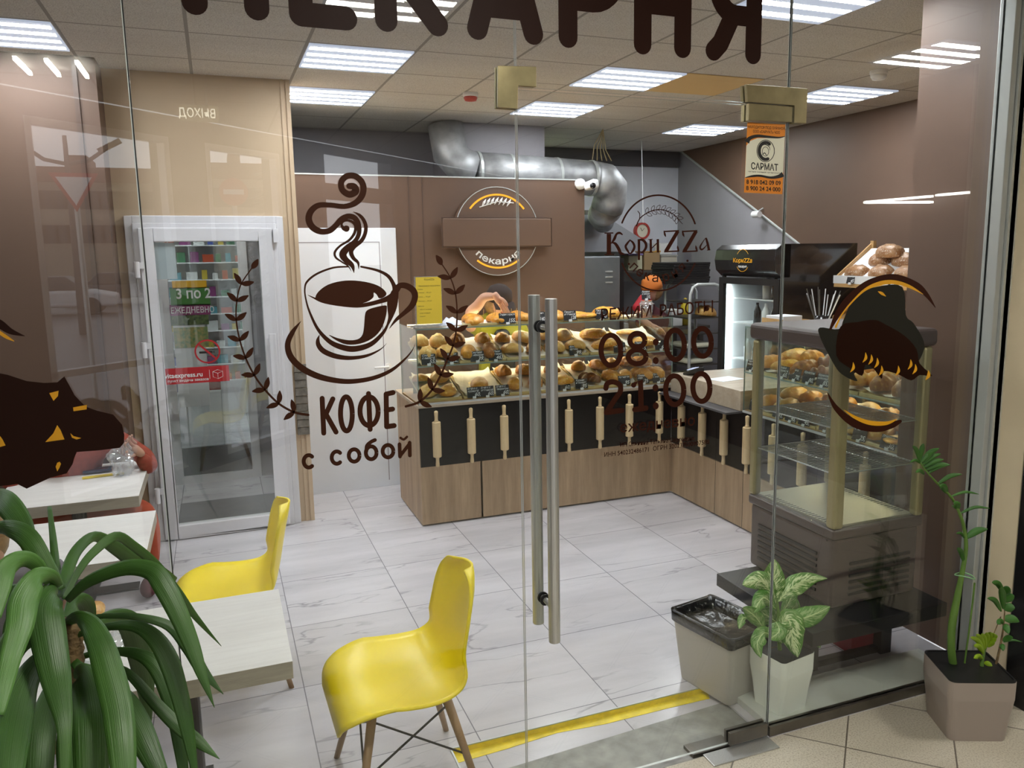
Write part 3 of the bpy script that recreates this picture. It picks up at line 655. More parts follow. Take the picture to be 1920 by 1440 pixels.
d=Decal(); d.ell(1145.5,657,18.5,28.5,W0,tilt=-2); d.ell(1195,638,14,13,W0); d.ell(1194.5,669,16.5,13,W0); d.disc(1229.5,641.5,5.5,6.5); d.disc(1229.5,676,5.5,6.5); d.ell(1266,646.5,17,27.5,W0,tilt=-2); d.ell(1317,642,16.5,26,W0,tilt=-2); d.build('digits',M['decal_text'],r)
d=Decal(); d.stroke([(1136,728),(1139,719),(1150,716),(1162,722),(1163,734),(1155,746),(1137,773)],W0); d.stroke([(1137,773.5),(1166,769.5)],W0,n=1); d.stroke([(1188,722),(1201,713),(1202,767)],W0,n=1); d.stroke([(1190,768),(1211,765)],W0,n=1); d.disc(1229,727,5.5,6.5); d.disc(1229.5,761,5.5,6.5); d.ell(1265,731.5,17,27,W0,tilt=-2); d.ell(1315,726.5,16,26,W0,tilt=-2); d.build('digits',M['decal_text'],r)
d=Decal(); d.text('ежедневно',1163,1303,811,797,20,off=0.012); d.build('small_lettering',M['decal_text'],r)
d=Decal(); d.text('ИП Ольнина Татьяна Сергеевна',1163,1302,838,825,8,off=.01); d.text('ИНН 540232486171  ОГРН 320237500007588',1133,1330,857,832,8.5,off=.01); d.build('small_lettering',M['decal_text'],r)
# round stickers, only their upper and lower arcs are clear
def c8(p): return (1520+p[0]/3.428,480+p[1]/3.428)+((p[2]/3.428,) if len(p)>2 else ())
r=dthing('round_sticker_decal',1650,660,'large round dark brown window sticker with an amber ring on the right glass pane')
d=Decal(); d.poly([c8(p) for p in [(60,460),(180,470),(215,400),(290,250),(440,195),(590,200),(612,380),(660,430),(720,530),(728,600),(690,680),(640,700),(300,740),(300,805),(200,760),(140,680),(60,520)]],4); d.build('dark_field',M['decal_olive'],r)
d=Decal(); d.k=2; d.poly([c8(p) for p in [(190,455),(300,425),(410,410),(480,440),(600,510),(680,600),(700,690),(780,770),(700,765),(645,800),(560,760),(470,740),(455,790),(400,720),(350,700),(330,770),(250,720),(165,640)]],3); d.build('maroon_field',M['decal_maroon'],r)
d=Decal(); d.k=3; d.stroke([c8(p) for p in [(125,470,14),(180,360,40),(260,260,44),(380,172,44),(530,138,44),(670,185,44),(740,245,30),(800,330,4)]]); d.stroke([c8(p) for p in [(108,880,6),(165,980,34),(280,1075,52),(420,1105,54),(520,1085,44),(575,1062,20)]]); d.build('outer_ring',M['decal_text'],r)
d=Decal(); d.k=4; d.stroke([c8(p) for p in [(160,455,14),(210,360,8),(330,230,14),(430,180,26),(530,168,26),(630,195,20),(720,245,3)]]); d.stroke([c8(p) for p in [(215,990,4),(290,1040,20),(380,1072,28),(480,1075,24),(552,1050,5)]]); d.stroke([c8(p) for p in [(432,228,4),(455,240,18),(480,258,4)]])
for x,y in ((345,655),(382,668),(420,690),(448,740),(635,700),(665,730),(748,768),(265,718),(555,740)): d.stroke([c8(p) for p in [(x+6,y-34,3),(x+8,y,18 if x<700 else 22),(x-12,y+28,3)]])
d.build('amber_ring',M['decal_yellow'],r)
def cL(p): return (p[0]/4,580+p[1]/4)+((p[2]/4,) if len(p)>2 else ())
r=dthing('round_sticker_decal',100,800,'dark brown window sticker with amber pieces at the left edge, above the leafy plant')
d=Decal(); d.poly([cL(p) for p in [(-60,480),(0,480),(60,492),(200,538),(330,552),(430,548),(482,502),(520,570),(560,645),(640,728),(720,758),(850,790),(915,865),(932,940),(930,1000),(900,1038),(740,1058),(575,1070),(555,1120),(545,1160),(500,1230),(380,1262),(200,1345),(130,1310),(60,1320),(-60,1330)]]); d.build('dark_field',M['decal_dark'],r)
d=Decal(); d.k=1; d.stroke([cL(p) for p in [(-80,60,40),(0,110,62),(80,165,44),(185,200,4)]]); d.build('outer_ring',M['decal_dark'],r)
d=Decal(); d.k=3; d.stroke([cL(p) for p in [(-60,130,26),(0,175,26),(50,208,24),(105,238,6)]]); d.build('amber_arc',M['decal_yellow'],r)
for pg in ([(370,628),(440,610),(435,650),(402,686)],[(548,735),(652,716),(650,750),(552,764)],[(430,868),(455,905),(484,975),(340,995),(400,930)],[(528,928),(552,950),(610,965),(575,976),(540,962)],[(0,948),(20,975),(42,1020),(0,1032)],[(-40,1700),(0,1620),(100,1555),(140,1530),(150,1545),(60,1610),(0,1660)],[(418,1180),(430,1150),(448,1142),(458,1158),(445,1190),(430,1215)]):
    d=Decal(); d.k=3; d.poly([cL(p) for p in pg]); d.build('amber_piece',M['decal_yellow'],r)
# orange security sticker on the door
r=dthing('security_sticker',1432,296,'orange and white security company sticker under the bronze hinge clamp','sticker')
def cs(p): return (1370+p[0]/6,140+p[1]/6)+((p[2]/6,) if len(p)>2 else ())
d=Decal(); d.poly([cs(p) for p in [(188,535),(615,560),(580,1345),(150,1325)]]); d.build('orange_ground',M['orange'],r)
d=Decal(); d.k=1; d.poly([cs(p) for p in [(176,800),(215,748),(300,715),(420,712),(560,710),(608,695),(590,1100),(560,1140),(470,1155),(330,1132),(220,1140),(160,1165)]]); d.build('cream_field',M['cream'],r)
d=Decal(); d.k=2; d.stroke([cs(p) for p in [(180,760,60),(215,715,40),(300,690,34),(420,700,26),(540,708,18),(610,695,6)]],caps=False); d.stroke([cs(p) for p in [(160,1158,6),(240,1142,22),(330,1138,24),(450,1158,26),(540,1145,40),(588,1120,60)]],caps=False)
d.ell(1370+392/6,140+858/6,98/6,122/6,1.3); d.ell(1370+392/6,140+858/6,72/6,95/6,6,a0=-55,a1=-290); d.ell(1370+390/6,140+865/6,36/6,52/6,1.0); d.stroke([cs(p) for p in [(350,800,6),(385,785,10),(430,810,8),(440,850,4)]]); d.stroke([cs(p) for p in [(355,905,6),(378,880,10),(400,905,8)]])
d.text('САРМАТ',1370+228/6,1370+532/6,140+1062/6,140+1082/6,12.5,off=.02)
d.text('НАХОДИТСЯ ПОД ОХРАНОЙ',1370+195/6,1370+608/6,140+600/6,140+622/6,5.2,off=.01); d.text('ООО «САРМАТ» ЧОО',1370+250/6,1370+552/6,140+652/6,140+668/6,5.2,off=.01)
d.text('частная охранная организация',1370+195/6,1370+552/6,140+1095/6,140+1115/6,2.6)
d.text('8 918 042 09 09',1370+175/6,1370+562/6,140+1228/6,140+1243/6,8.2,off=.02); d.text('8 900 24 24 000',1370+172/6,1370+558/6,140+1298/6,140+1315/6,8.2,off=.02)
d.build('printing',M['ink'],r)
# ------------------------------------------------------------------ white partition door
YD=WB-.02
d3=empty('door_3',(0.95,WB,0),kind='structure')
x0=aty(556,600,WB).x+.0; x1=aty(747,600,WB).x
MB().box((0.56,YD-.012,0),(x1,WB,.0+2.045)).build('door_leaf',M['white_door'],d3,bevel=.003)
fr=MB()
for a,b,c,e in ((x1-.135,x1-.128,0.05,1.94),(0.57,x1-.128,1.935,1.942)): fr.box((a,YD-.0135,c),(b,YD-.012,e))
fr.build('panel_groove',M['grey_wall'],d3)
h=aty(728,687,YD-.03)
hd=MB().lathe([(0,-.02),(.025,-.02),(.025,0.0),(0,0)],(h.x,YD-.012,h.z),16,axis='y').build('handle_rose',M['white'],d3,smooth=False)
MB().tube([(h.x,YD-.03,h.z),(h.x,YD-.055,h.z),(h.x-.11,YD-.055,h.z-.002)],.009,8).build('door_handle',M['white'],d3,smooth=True)
# ------------------------------------------------------------------ pvc shop door in the beige wall
d2=empty('door_2',(-.03,5.68,0),kind='structure'); Y=5.68
def frame(mb,x0,x1,z0,z1,w,y0,y1,bot=True):
    mb.box((x0,y0,z0),(x0+w,y1,z1)); mb.box((x1-w,y0,z0),(x1,y1,z1)); mb.box((x0+w,y0,z1-w),(x1-w,y1,z1))
    if bot: mb.box((x0+w,y0,z0),(x1-w,y1,z0+w))
m=MB(); frame(m,-.50,.44,0,2.10,.045,Y-.03,Y,False); m.build('outer_trim',M['pvc'],d2,bevel=.004)
m=MB(); frame(m,-.455,.395,0.0,2.055,.05,Y-.045,Y+.05); m.build('door_frame',M['pvc'],d2,bevel=.004)
lf=MB(); frame(lf,-.425,.365,0.012,2.025,.085,Y-.07,Y-.0); lf=lf.build('door_leaf',M['pvc'],d2,bevel=.006)
g=MB(); g.box((-.341,Y-.04,.096),(.281,Y-.03,1.941)); g.build('door_pane',M['glass_in'],d2)
for z in (1.72,1.22,0.27):
    MB().lathe([(0,0),(.016,0),(.016,.10),(0,.10)],(-.445,Y-.085,z),12).box((-.445,Y-.085,z+.055),(-.40,Y-.072,z+.095)).box((-.47,Y-.06,z+.01),(-.44,Y-.044,z+.05)).build('hinge',M['pvc'],d2,bevel=.002)
MB().box((.30,Y-.12,.93),(.345,Y-.105,1.34)).box((.305,Y-.11,.95),(.34,Y-.07,.99)).box((.305,Y-.11,1.28),(.34,Y-.07,1.32)).build('pull_handle',M['pvc'],d2,bevel=.006)
MB().box((.37,Y-.085,1.93),(.40,Y-.05,2.02)).build('door_stop',M['pvc'],d2,bevel=.002)
# the round no smoking sign and red strip on the pane
YP=Y-.0425
def onpane(px,py): p=aty(px,py,YP); return p
s=empty('no_smoking_sticker',onpane(389,659),'round no smoking sticker on the pane of the white plastic door','sticker')
c=onpane(389,659)
def ringm(c,r0,r1,y,n=32):
    mb=MB(); vs=[];fs=[]
    for k in range(n):
        a=2*math.pi*k/n; vs+=[(c.x+r0*math.cos(a),y,c.z+r0*math.sin(a)),(c.x+r1*math.cos(a),y,c.z+r1*math.sin(a))]
    for k in range(n): fs.append((2*k,2*k+1,(2*k+3)%(2*n),(2*k+2)%(2*n)))
    return mb.add(vs,fs)
ringm(c,.068,.078,YP).prism([(c.x-.055,YP,c.z+.047),(c.x-.047,YP,c.z+.055),(c.x+.055,YP,c.z-.047),(c.x+.047,YP,c.z-.055)],(0,-.0004,0)).build('red_ring',M['red'],s,solid=.0004)
MB().box((c.x-.05,YP-.0002,c.z-.012),(c.x+.03,YP,c.z+.002)).box((c.x+.036,YP-.0002,c.z-.012),(c.x+.042,YP,c.z+.002)).tube([(c.x+.03,YP,c.z+.012),(c.x+.045,YP,c.z+.02),(c.x+.025,YP,c.z+.03),(c.x+.04,YP,c.z+.045)],.0015,5).build('cigarette_drawing',M['ink'],s)
a=onpane(303,720); b=onpane(429,688)
s=empty('shop_strip_sticker',(a.x,YP,a.z),'red strip sticker with white web address low on the pane of the white plastic door','sticker')
za=onpane(366,717).z; zb_=onpane(366,690).z
MB().box((-.34,YP-.001,za-.004),(b.x,YP,zb_+.006)).build('red_ground',M['red'],s)
vs,fs=text_mesh('vitaexpress.ru',off=.02); mb=MB(); mb.add([(-.345+v.x*.040,YP-.002,za+.038+v.y*.042) for v in vs],fs); mb.build('web_lettering',M['white_ink'],s)
vs,fs=text_mesh('пункт выдачи заказов',off=.01); mb=MB(); mb.add([(-.33+v.x*.023,YP-.002,za+.010+v.y*.024) for v in vs],fs); mb.build('small_lettering',M['white_ink'],s)
cx,cz=b.x-.07,(za+zb_)/2
bxm=MB()
for p in ([(-.03,.016),(0,.028),(.03,.016),(0,.004),(-.03,.016)],[(-.03,.016),(-.03,-.018),(0,-.032),(0,.004)],[(.03,.016),(.03,-.018),(0,-.032)]): bxm.tube([(cx+q[0],YP-.002,cz+q[1]) for q in p],.0012,5)
bxm.tube([(cx-.05,YP-.002,cz-.03),(cx-.05,YP-.002,cz+.03)],.001,5); bxm.build('parcel_drawing',M['white_ink'],s)
p0=onpane(283,466); p1=onpane(333,523); 
tag(MB().box((-.34,YP-.001,p1.z),(p1.x,YP,1.935)).build('paper_sheet',pbr('grey_frosted_sheet','9aa6a8',0.5)),'plain grey sheet stuck in the top left corner of the white plastic door pane','sheet')
# vestibule and shop behind the door
vb=MB(); vb.box((-.75,7.05,0),(-.42,7.12,2.8)); vb.box((.25,7.05,0),(.43,7.12,2.8)); vb.box((-.75,7.05,2.05),(.43,7.12,2.97)); struct('wall_vestibule',vb,M['grey_wall'])
vb=MB(); frame(vb,-.42,.25,0,2.05,.07,7.02,7.08); struct('door_4',vb,M['pvc'])
gl_=MB(); gl_.box((-.35,7.05,.3),(.18,7.055,1.98)); struct('window_5',gl_,M['glass_in'])
vb=MB(); vb.box((-.75,5.85,0),(-.70,7.1,2.97)); struct('wall_vestibule_left',vb,M['grey_wall'])
vb=MB(); vb.box((-.42,7.03,.07),(.25,7.06,.30)); struct('trim_kick_panel',vb,M['dark_grey'])
vb=MB(); vb.box((-3.2,10.2,-.12),(2.0,10.3,CEIL)); vb.box((-3.2,7.2,0),(-3.1,10.3,CEIL)); struct('wall_shop',vb,M['white'])
vb=MB(); vb.box((-3.2,8.99,-.12),(2.0,10.3,0)); struct('floor_shop',vb,M['floor'])
vb=MB(); vb.box((-3.2,9.0,CEIL),(2.0,10.3,CEIL+.1)); struct('ceiling_shop',vb,M['ceil'])
vb=MB(); vb.box((.43,8.4,0),(.53,10.3,CEIL)); struct('wall_shop_right',vb,M['white'])
for i,(x,y,lab) in enumerate(((-.8,9.3,'cool ceiling lamp inside the neighbouring shop behind the plastic door'),(-1.6,7.9,'ceiling lamp at the left inside the neighbouring shop'))):
    r=lamp(x,y,lab,'lamps in the neighbouring shop',M['tube'])
lamp(-.1,6.4,'added unseen fill lamp in the small lobby between the two plastic doors','lamps in the neighbouring shop',M['tube'],w=.4,d=.4)  # extra lamp added to brighten the dark lobby; none is visible there
mt=MB(); mt.box((-.36,5.80,0.0),(.36,6.45,.008)); tag(mt.build('door_mat',pbr('dark_grey_mat','5b5b60',.8,var=.1)),'dark grey mat on the floor right behind the white plastic door','mat')
# shop shelving with small packs
sh=empty('shop_shelving',(-.55,9.7,0),'white lit shop shelving with rows of small packs behind the plastic door','shelving')
m=MB(); m.box((-1.35,10.05,0),(.4,10.1,2.25)); m.box((-1.35,9.75,0),(-1.32,10.1,2.25)); m.box((.37,9.75,0),(.4,10.1,2.25)); m.build('shelf_back',M['white'],sh)
packcols=[pbr('pack_%d'%i,c,.5) for i,c in enumerate(('2f6f4a','b9a23a','3a4f9a','c9c9c9','b0472a','7a2f6a','4a8a9a'))]
prot={}
for kk in range(10):
    z=.45+.19*kk; PH=.13
    MB().box((-1.32,9.76,z-.012),(.37,10.05,z)).build('shelf',M['white'],sh)
    x=-.95
    while x<.24:
        wd=R_.choice((.06,.09,.12)); hh=R_.uniform(.06,.12); ci=R_.randrange(7); key=(wd,ci)
        if key not in prot:
            prot[key]=MB().box((-wd/2,-.04,0),(wd/2,.04,1)).build('medicine_pack',packcols[ci]); o=prot[key]
        else: o=prot[key].copy(); COL.objects.link(o)
        o.location=(x+wd/2,9.83,z+.001); o.scale=(.95,1,hh)
        tag(o,'small %s pack on %s shelf of the shop behind the plastic door'%(('green','ochre','blue','grey','orange','purple','teal')[ci],('the lowest','the second lowest','the third','the fourth','the fifth','the sixth','the seventh','the eighth','the second highest','the top')[kk]),'pack','packs on the shop shelving')
        x+=wd+R_.uniform(.01,.05)
cb=empty('shop_cabinet',(-.3,8.1,0),'low white cabinet inside the shop seen through the plastic door','cabinet')
MB().box((-.62,7.95,.05),(-.02,8.35,.62)).build('body',M['white'],cb,bevel=.004)
for x in (-.615,-.315): MB().box((x,7.935,.07),(x+.29,7.95,.61)).build('door',M['pvc'],cb,bevel=.003)
MB().box((-.6,7.97,.0),(-.04,8.33,.05)).build('plinth',M['dark_grey'],cb)
for i,(x,c,lab) in enumerate(((-.55,'3a4f9a','blue'),(-.36,'b0472a','red'),(-.18,'8a1f2a','dark red'))):
    tag(MB().box((x,7.98,.62),(x+.16,8.12,.73)).build('goods_box',pbr('box_c%d'%i,c,.5),bevel=.003),'small %s box on the low white cabinet behind the plastic door'%lab,'box','boxes on the low cabinet')
# promotional poster hanging on the inner shop door
def onp(px,py,y): return aty(px,py,y)
YQ=7.01
ps=empty('shop_poster',onp(355,600,YQ),'tall green and purple sale poster on the inner shop door','poster')
def prect(x0,y0,x1,y1,name,mat,dy=0):
    a=onp(x0,y0,YQ-dy); b=onp(x1,y1,YQ-dy); return MB().box((a.x,YQ-dy,b.z),(b.x,YQ-dy+.0015,a.z)).build(name,mat,ps)
prect(318,540,395,760,'poster_sheet',M['white_tape'])
prect(318,540,395,572,'green_band',pbr('g1','3f7a35',.5),.002); prect(318,572,395,590,'purple_band',pbr('p1','8a2f6a',.5),.002); prect(322,527,388,540,'yellow_band',pbr('y1','d9a81f',.5),.002)
prect(320,592,392,608,'green_goods',pbr('g2','6a7a4a',.5,col2='2f3f28',vs=40),.002); prect(325,615,392,650,'picture',pbr('g3','b9a86a',.5,col2='5f8a5a',vs=30),.002)
vs,fs=text_mesh('3 по 2',off=.02); a=onp(330,560,YQ-.004); mb=MB(); mb.add([(a.x+v.x*.095,YQ-.004,a.z+v.y*.11) for v in vs],fs); mb.build('poster_lettering',M['white_ink'],ps)
vs,fs=text_mesh('ЕЖЕДНЕВНО',off=.01); a=onp(320,588,YQ-.004); mb=MB(); mb.add([(a.x+v.x*.05,YQ-.004,a.z+v.y*.065) for v in vs],fs); mb.build('poster_lettering',M['white_ink'],ps)
# ------------------------------------------------------------------ counters
CY=5.217
ct=empty('pastry_counter',(2.17,CY,0),'long oak front counter with a black band under the pastry display','counter')
MB().box((1.2,CY,0.012),(3.15,5.92,.415)).box((1.2,CY+.012,.415),(3.15,5.92,.835)).build('cabinet',M['oak'],ct)
for x in (1.2,1.62,2.06,2.5): MB().box((x+.001,CY-.0015,.012),(x+.4345 if x<2.4 else 3.149,CY,.4155)).build('front_panel',M['oak'],ct)
MB().box((1.203,CY+.004,.415),(3.15,CY+.012,.82)).build('black_band',M['black_panel'],ct)
MB().box((1.19,CY-.012,.825),(3.165,5.93,.845)).build('counter_board',M['oak_x'],ct,bevel=.002)
lg=empty('side_counter',(3.4,4.2,0),'oak side counter leg with a black band running towards the glass','counter')
MB().box((3.15,2.98,.012),(3.75,CY,.395)).box((3.16,2.98,.395),(3.75,CY-.01,.795)).build('cabinet',M['oak'],lg)
MB().box((3.1505,2.98,.40),(3.16,CY,.79)).build('black_band',M['black_panel'],lg)
for y in (4.62,4.30,3.6): MB().box((3.1485,y,.012),(3.15,y+.002,.79)).build('panel_joint',M['black_matt'],lg)
cd=empty('cash_desk',(3.45,4.8,.79),'raised oak cash desk on the inner corner of the counters','desk')
MB().box((3.13,4.325,.802),(3.85,5.20,.935)).build('desk_box',M['oak_x'],cd,bevel=.002)
tr_=MB(); tr_.box((3.02,4.325,.787),(3.147,5.205,.80)); tr_.build('bag_ledge',M['dark_grey'],cd)
# rolling pins
def pin_proto():
    r=empty('rolling_pin',(0,0,0)); 
    MB().lathe([(0,-.115),(.026,-.115),(.029,-.11),(.029,.125),(.026,.13),(0,.13)],(0,0,0),18).build('barrel',M['pin'],r,smooth=False,bevel=.003)
    MB().lathe([(0,.13),(.02,.13),(.012,.138),(.0115,.16),(.0135,.185),(.013,.2),(0,.207)],(0,0,0),14).build('handle',M['pin'],r,smooth=True)
    MB().lathe([(0,-.115),(.02,-.115),(.012,-.122),(.0115,-.145),(.0135,-.165),(.013,-.18),(0,-.187)],(0,0,0),14).build('handle',M['pin'],r,smooth=True)
    return r
pp=pin_proto(); first=True
ords=['first','second','third','fourth','fifth','sixth','seventh','eighth']
pins=[(atx_.x,CY-.026,.60,lab) for atx_,lab in [(aty(px,820,CY-.026),'%s rolling pin from the left on the black band of the front counter'%ords[i]) for i,px in enumerate((819,884,946,1003,1067,1125,1180,1236))]]
pins+= [(3.122,atx(px,py,3.122).y,.585,'%s rolling pin from the corner on the black band of the side counter'%ords[i]) for i,(px,py) in enumerate(((1277,820),(1316,830),(1357,830),(1400,835),(1448,880),(1502,910),(1618,960)))]
for x,y,z,lab in pins:
    o=pp if first else copy_tree(pp); first=False
    o.location=(x,y,z); tag(o,lab,'rolling pin','rolling pins on the counter band')
# ------------------------------------------------------------------ glass display cases
def display(name,x0,x1,y0,y1,zb,z1,zt,label,strips=True,axis='x'):
    r=empty(name,((x0+x1)/2,(y0+y1)/2,zb),label,'display case'); t=.006
    MB().box((x0,y0,zb),(x1,y1,zb+.012)).build('base_board',M['pine'],r)
    MB().box((x0,y0,z1),(x1,y1,z1+t)).build('glass_shelf',M['glass_in'],r); MB().box((x0,y0,zt-t),(x1,y1,zt)).build('glass_top',M['glass_in'],r)
    if axis=='x':
        MB().box((x0,y0,zb),(x1,y0+t,zt-t)).build('front_pane',M['glass_in'],r)
        for z in (z1,zt-t,): MB().box((x0,y0-.001,z-.001),(x1,y0+.0045,z+t+.001)).build('shelf_edge',M['glass_edge'],r)
        MB().box((x0,y0-.004,zb-.002),(x1,y0+.008,zb+.012)).build('bottom_profile',M['alu'],r)
    else:
        MB().box((x0,y0,zb),(x0+t,y1,zt-t)).build('front_pane',M['glass_in'],r)
        for z in (z1,zt-t): MB().box((x0-.001,y0,z-.001),(x0+.0045,y1,z+t+.001)).build('shelf_edge',M['glass_edge'],r)
        MB().box((x0-.004,y0,zb-.002),(x0+.008,y1,zb+.012)).build('bottom_profile',M['alu'],r)
    for a in ((x0,y0,x0+t,y1),(x1-t,y0,x1,y1)) if axis=='x' else ((x0,y0,x1,y0+t),(x0,y1-t,x1,y1)):
        MB().box((a[0],a[1],zb),(a[2],a[3],zt-t)).build('side_pane',M['glass_in'],r)
    for (px,py) in ((x0,y0),(x1-.006,y0),(x0,y1-.006),(x1-.006,y1-.006)): MB().box((px,py,zb),(px+.006,py+.006,zt)).build('corner_edge',M['glass_edge'],r)
    if strips:
        for z in (z1-.004,zt-t-.004):
            if axis=='x': MB().box((x0+.05,y1-.03,z-.006),(x1-.05,y1-.012,z)).build('light_strip',M['warm_strip'],r)
            else: MB().box((x1-.03,y0+.05,z-.006),(x1-.012,y1-.05,z)).build('light_strip',M['warm_strip'],r)
    return r
DZ0,DZ1,DZ2=.8455,1.10,1.355
display('pastry_display',1.2,3.15,CY-.005,5.72,DZ0,DZ1,DZ2,'long two-level glass pastry display on the front counter')
display('side_display',3.14,3.62,2.98,4.31,.80,1.06,1.36,'glass pastry display on the side counter behind the brown cabinet',axis='y')
# ------------------------------------------------------------------ tables
def table(x0,x1,y0,y1,z,leg,lab):
    r=empty('cafe_table',((x0+x1)/2,(y0+y1)/2,0),lab,'table','cafe tables in a row along the left'); t=.058
    MB().box((x0,y0,z-t),(x1,y1,z-.001)).build('edge_band',M['table_edge'],r,bevel=.001)
    MB().box((x0,y0,z-.001),(x1,y1,z)).build('table_top',M['table_top'],r)
    lx,ly=leg
    MB().lathe([(0,.012),(.036,.012),(.036,z-t),(0,z-t)],(lx,ly,0),20).build('pedestal',M['black_matt'],r,smooth=False)
    MB().obox((lx,ly,.008),(.52,.10,.012)).obox((lx,ly,.0075),(.10,.46,.012)).build('base_plate',M['black_matt'],r)
    MB().obox((lx,ly,z-t-.006),(.3,.3,.01)).build('mounting_plate',M['black_matt'],r)
TZ=.60
table(-.66,.14,2.467,3.06,TZ,(-.18,2.72),'nearest pale wooden table with a thick grey edge, right behind the leafy plant')
table(-1.12,-.355,3.63,4.31,TZ,(-.70,4.0),'middle pale wooden table between the nearest and the farthest table')
TZ3=.63
table(-1.12,-.445,4.51,5.32,TZ3,(-.78,4.88),'farthest pale wooden table, with the phone and a yellow packet on it')
# ------------------------------------------------------------------ shell chairs
def chair_proto():
    r=empty('shell_chair',(0,0,0))
    prof=[(-.235,-.062,.155),(-.225,-.02,.19),(-.19,.008,.215),(-.12,.012,.232),(-.03,.0,.238),(.06,-.004,.235),(.13,.01,.222),(.175,.055,.205),(.198,.12,.192),(.213,.19,.185),(.228,.265,.178),(.243,.325,.158),(.252,.362,.118),(.256,.38,.06)]
    P=[np.array(p) for p in catmull([np.array(p) for p in prof],4)]
    nv=18
    def fn(u,v):
        i=min(int(round(u*(len(P)-1))),len(P)-1); y,z,hw=P[i]; s=2*v-1
        a=min(max((z-.02)/.12,0),1)      # 0 on the seat, 1 on the back
        seat=(1-a); lift=abs(s)**3.0
        x=s*hw; zz=z+ .035*lift*seat*min(1,max(0,(y+.2)/.12)) ; yy=y-.045*abs(s)**2.4*a
        return Vector((x,yy,zz))
    m=MB(); m.grid(fn,len(P)-1,nv); m.build('seat_shell',M['yellow_plastic'],r,smooth=True,solid=.009)
    feet=[(-.2,-.2),(.2,-.2),(-.2,.21),(.2,.21)]; tops=[(-.11,-.12),(.11,-.12),(-.11,.12),(.11,.12)]
    for (fx,fy),(tx,ty) in zip(feet,tops):
        MB().tube([(tx,ty,-.03),(fx,fy,-.395)],[.016,.010],12).build('leg',M['beech'],r,smooth=True)
    wm=MB()
    def pt(i,t): return (tops[i][0]+(feet[i][0]-tops[i][0])*t,tops[i][1]+(feet[i][1]-tops[i][1])*t,-.03-.365*t)
    for a,b in ((0,1),(2,3),(0,2),(1,3)):
        wm.tube([pt(a,.08),pt(b,.55)],.004,6); wm.tube([pt(b,.08),pt(a,.55)],.004,6)
    wm.tube([pt(0,.04),pt(1,.04),pt(3,.04),pt(2,.04)],.004,6,closed=True); wm.build('wire_brace',M['wire'],r)
    for i in range(4): MB().obox(pt(i,.04),(.02,.02,.02)).build('leg_bracket',M['wire'],r)
    return r
ch=chair_proto()
ch.location=(.505,2.62,.385); ch.scale=(1.12,1.04,1.0); ch.rotation_euler=(0,0,math.radians(-89)); tag(ch,'nearest yellow plastic shell chair, fully seen beside the glass door','chair','yellow shell chairs')
c2=copy_tree(ch); c2.location=(-.03,3.64,.39); c2.rotation_euler=(0,0,math.radians(-91)); c2['label']='yellow plastic shell chair behind the nearest table, facing left'
# ------------------------------------------------------------------ pastries
def bake(name,c1,c2,c3,sc=9,rough=.38):
    m,nt,p=newmat(name); tc=nd(nt,'ShaderNodeTexCoord'); n=nd(nt,'ShaderNodeTexNoise',i_Scale=sc,i_Detail=4.0); nt.links.new(tc.outputs['Object'],n.inputs['Vector'])
    n.inputs['Scale'].default_value=sc*2.2
    g=nd(nt,'ShaderNodeNewGeometry'); c=mixc(nt,mth(nt,'MULTIPLY_ADD',n.outputs[0],3.0,-1.0,True),lin(c1),lin(c2))
    n2=nd(nt,'ShaderNodeTexNoise',i_Scale=sc*9,i_Detail=3.0); nt.links.new(tc.outputs['Object'],n2.inputs['Vector'])
    c=mixc(nt,mth(nt,'MULTIPLY_ADD',n2.outputs[0],5.0,-2.7,True),c,lin(c3)); nt.links.new(c,p.inputs['Base Color'])
    b=nd(nt,'ShaderNodeBump',i_Strength=.5,i_Distance=.004); nt.links.new(n2.outputs[0],b.inputs['Height']); nt.links.new(b.outputs[0],p.inputs['Normal'])
    p.inputs['Roughness'].default_value=rough; return m
MK={'gold':bake('golden_crust','d9962e','b06a1c','f0c060'),'brown':bake('brown_crust','a5662a','7a4218','cf9a48'),'pale':bake('pale_crust','e0b060','c48a38','f2d694'),
    'cheese':bake('cheesy_crust','e6ac34','bd701c','fadc70',14),'flour':bake('floured_crust','b48a62','8f5f38','e8dcc8',12),'dark':bake('dark_crust','74401c','522a10','9c6a34')}
def pastry(kind,mat,seed,l=.12,w=.075,h=.045):
    sd=seed*3.1
    def n3(v,s): return noise.noise(Vector((v[0]*s+sd,v[1]*s,v[2]*s)))
    m=MB()
    def fn(u,v):
        th=math.pi*u; a=2*math.pi*v; x=math.cos(th); r=math.sin(th)**.7; y=r*math.cos(a); z=r*math.sin(a)
        if kind=='roll': rid=1+.10*math.sin(x*11+y*1.5); y*=rid; z*=rid; y+=.22*x*x
        elif kind=='twist': k=1+.2*math.sin(x*9+a*2); y*=k; z*=k
        elif kind=='ridge': z*=1+.12*math.sin(y*14+x*4)*(1 if z>0 else 0)
        elif kind=='puff': z*=1+.15*n3((x,y,0),3)
        elif kind=='round': k=1+.06*n3((x,y,z),5); y*=k; x*=k; z*=1+.2*n3((x,y,1),4)
        elif kind=='tri': y*=(1.15-.75*(x+1)/2)
        P=Vector((x*l/2,y*w/2,max(z,-.35)*h*.62+.35*h*.62)); P.z+=n3(P*14,1)*.004; P.x+=n3(P*16,1)*.005; return P
    m.grid(fn,22,20); o=m.build('pastry',mat,smooth=True); COL.objects.unlink(o); return o
def clean(o): return o
KINDS={}
def kindset(kind,mat,l,w,h,n=3): return [pastry(kind,MK[mat],s+len(KINDS),l,w,h) for s in range(n)]
KINDS['bun']=kindset('ridge','pale',.13,.085,.07); KINDS['slice']=kindset('roll','gold',.15,.07,.065); KINDS['croissant']=kindset('roll','brown',.15,.07,.07)
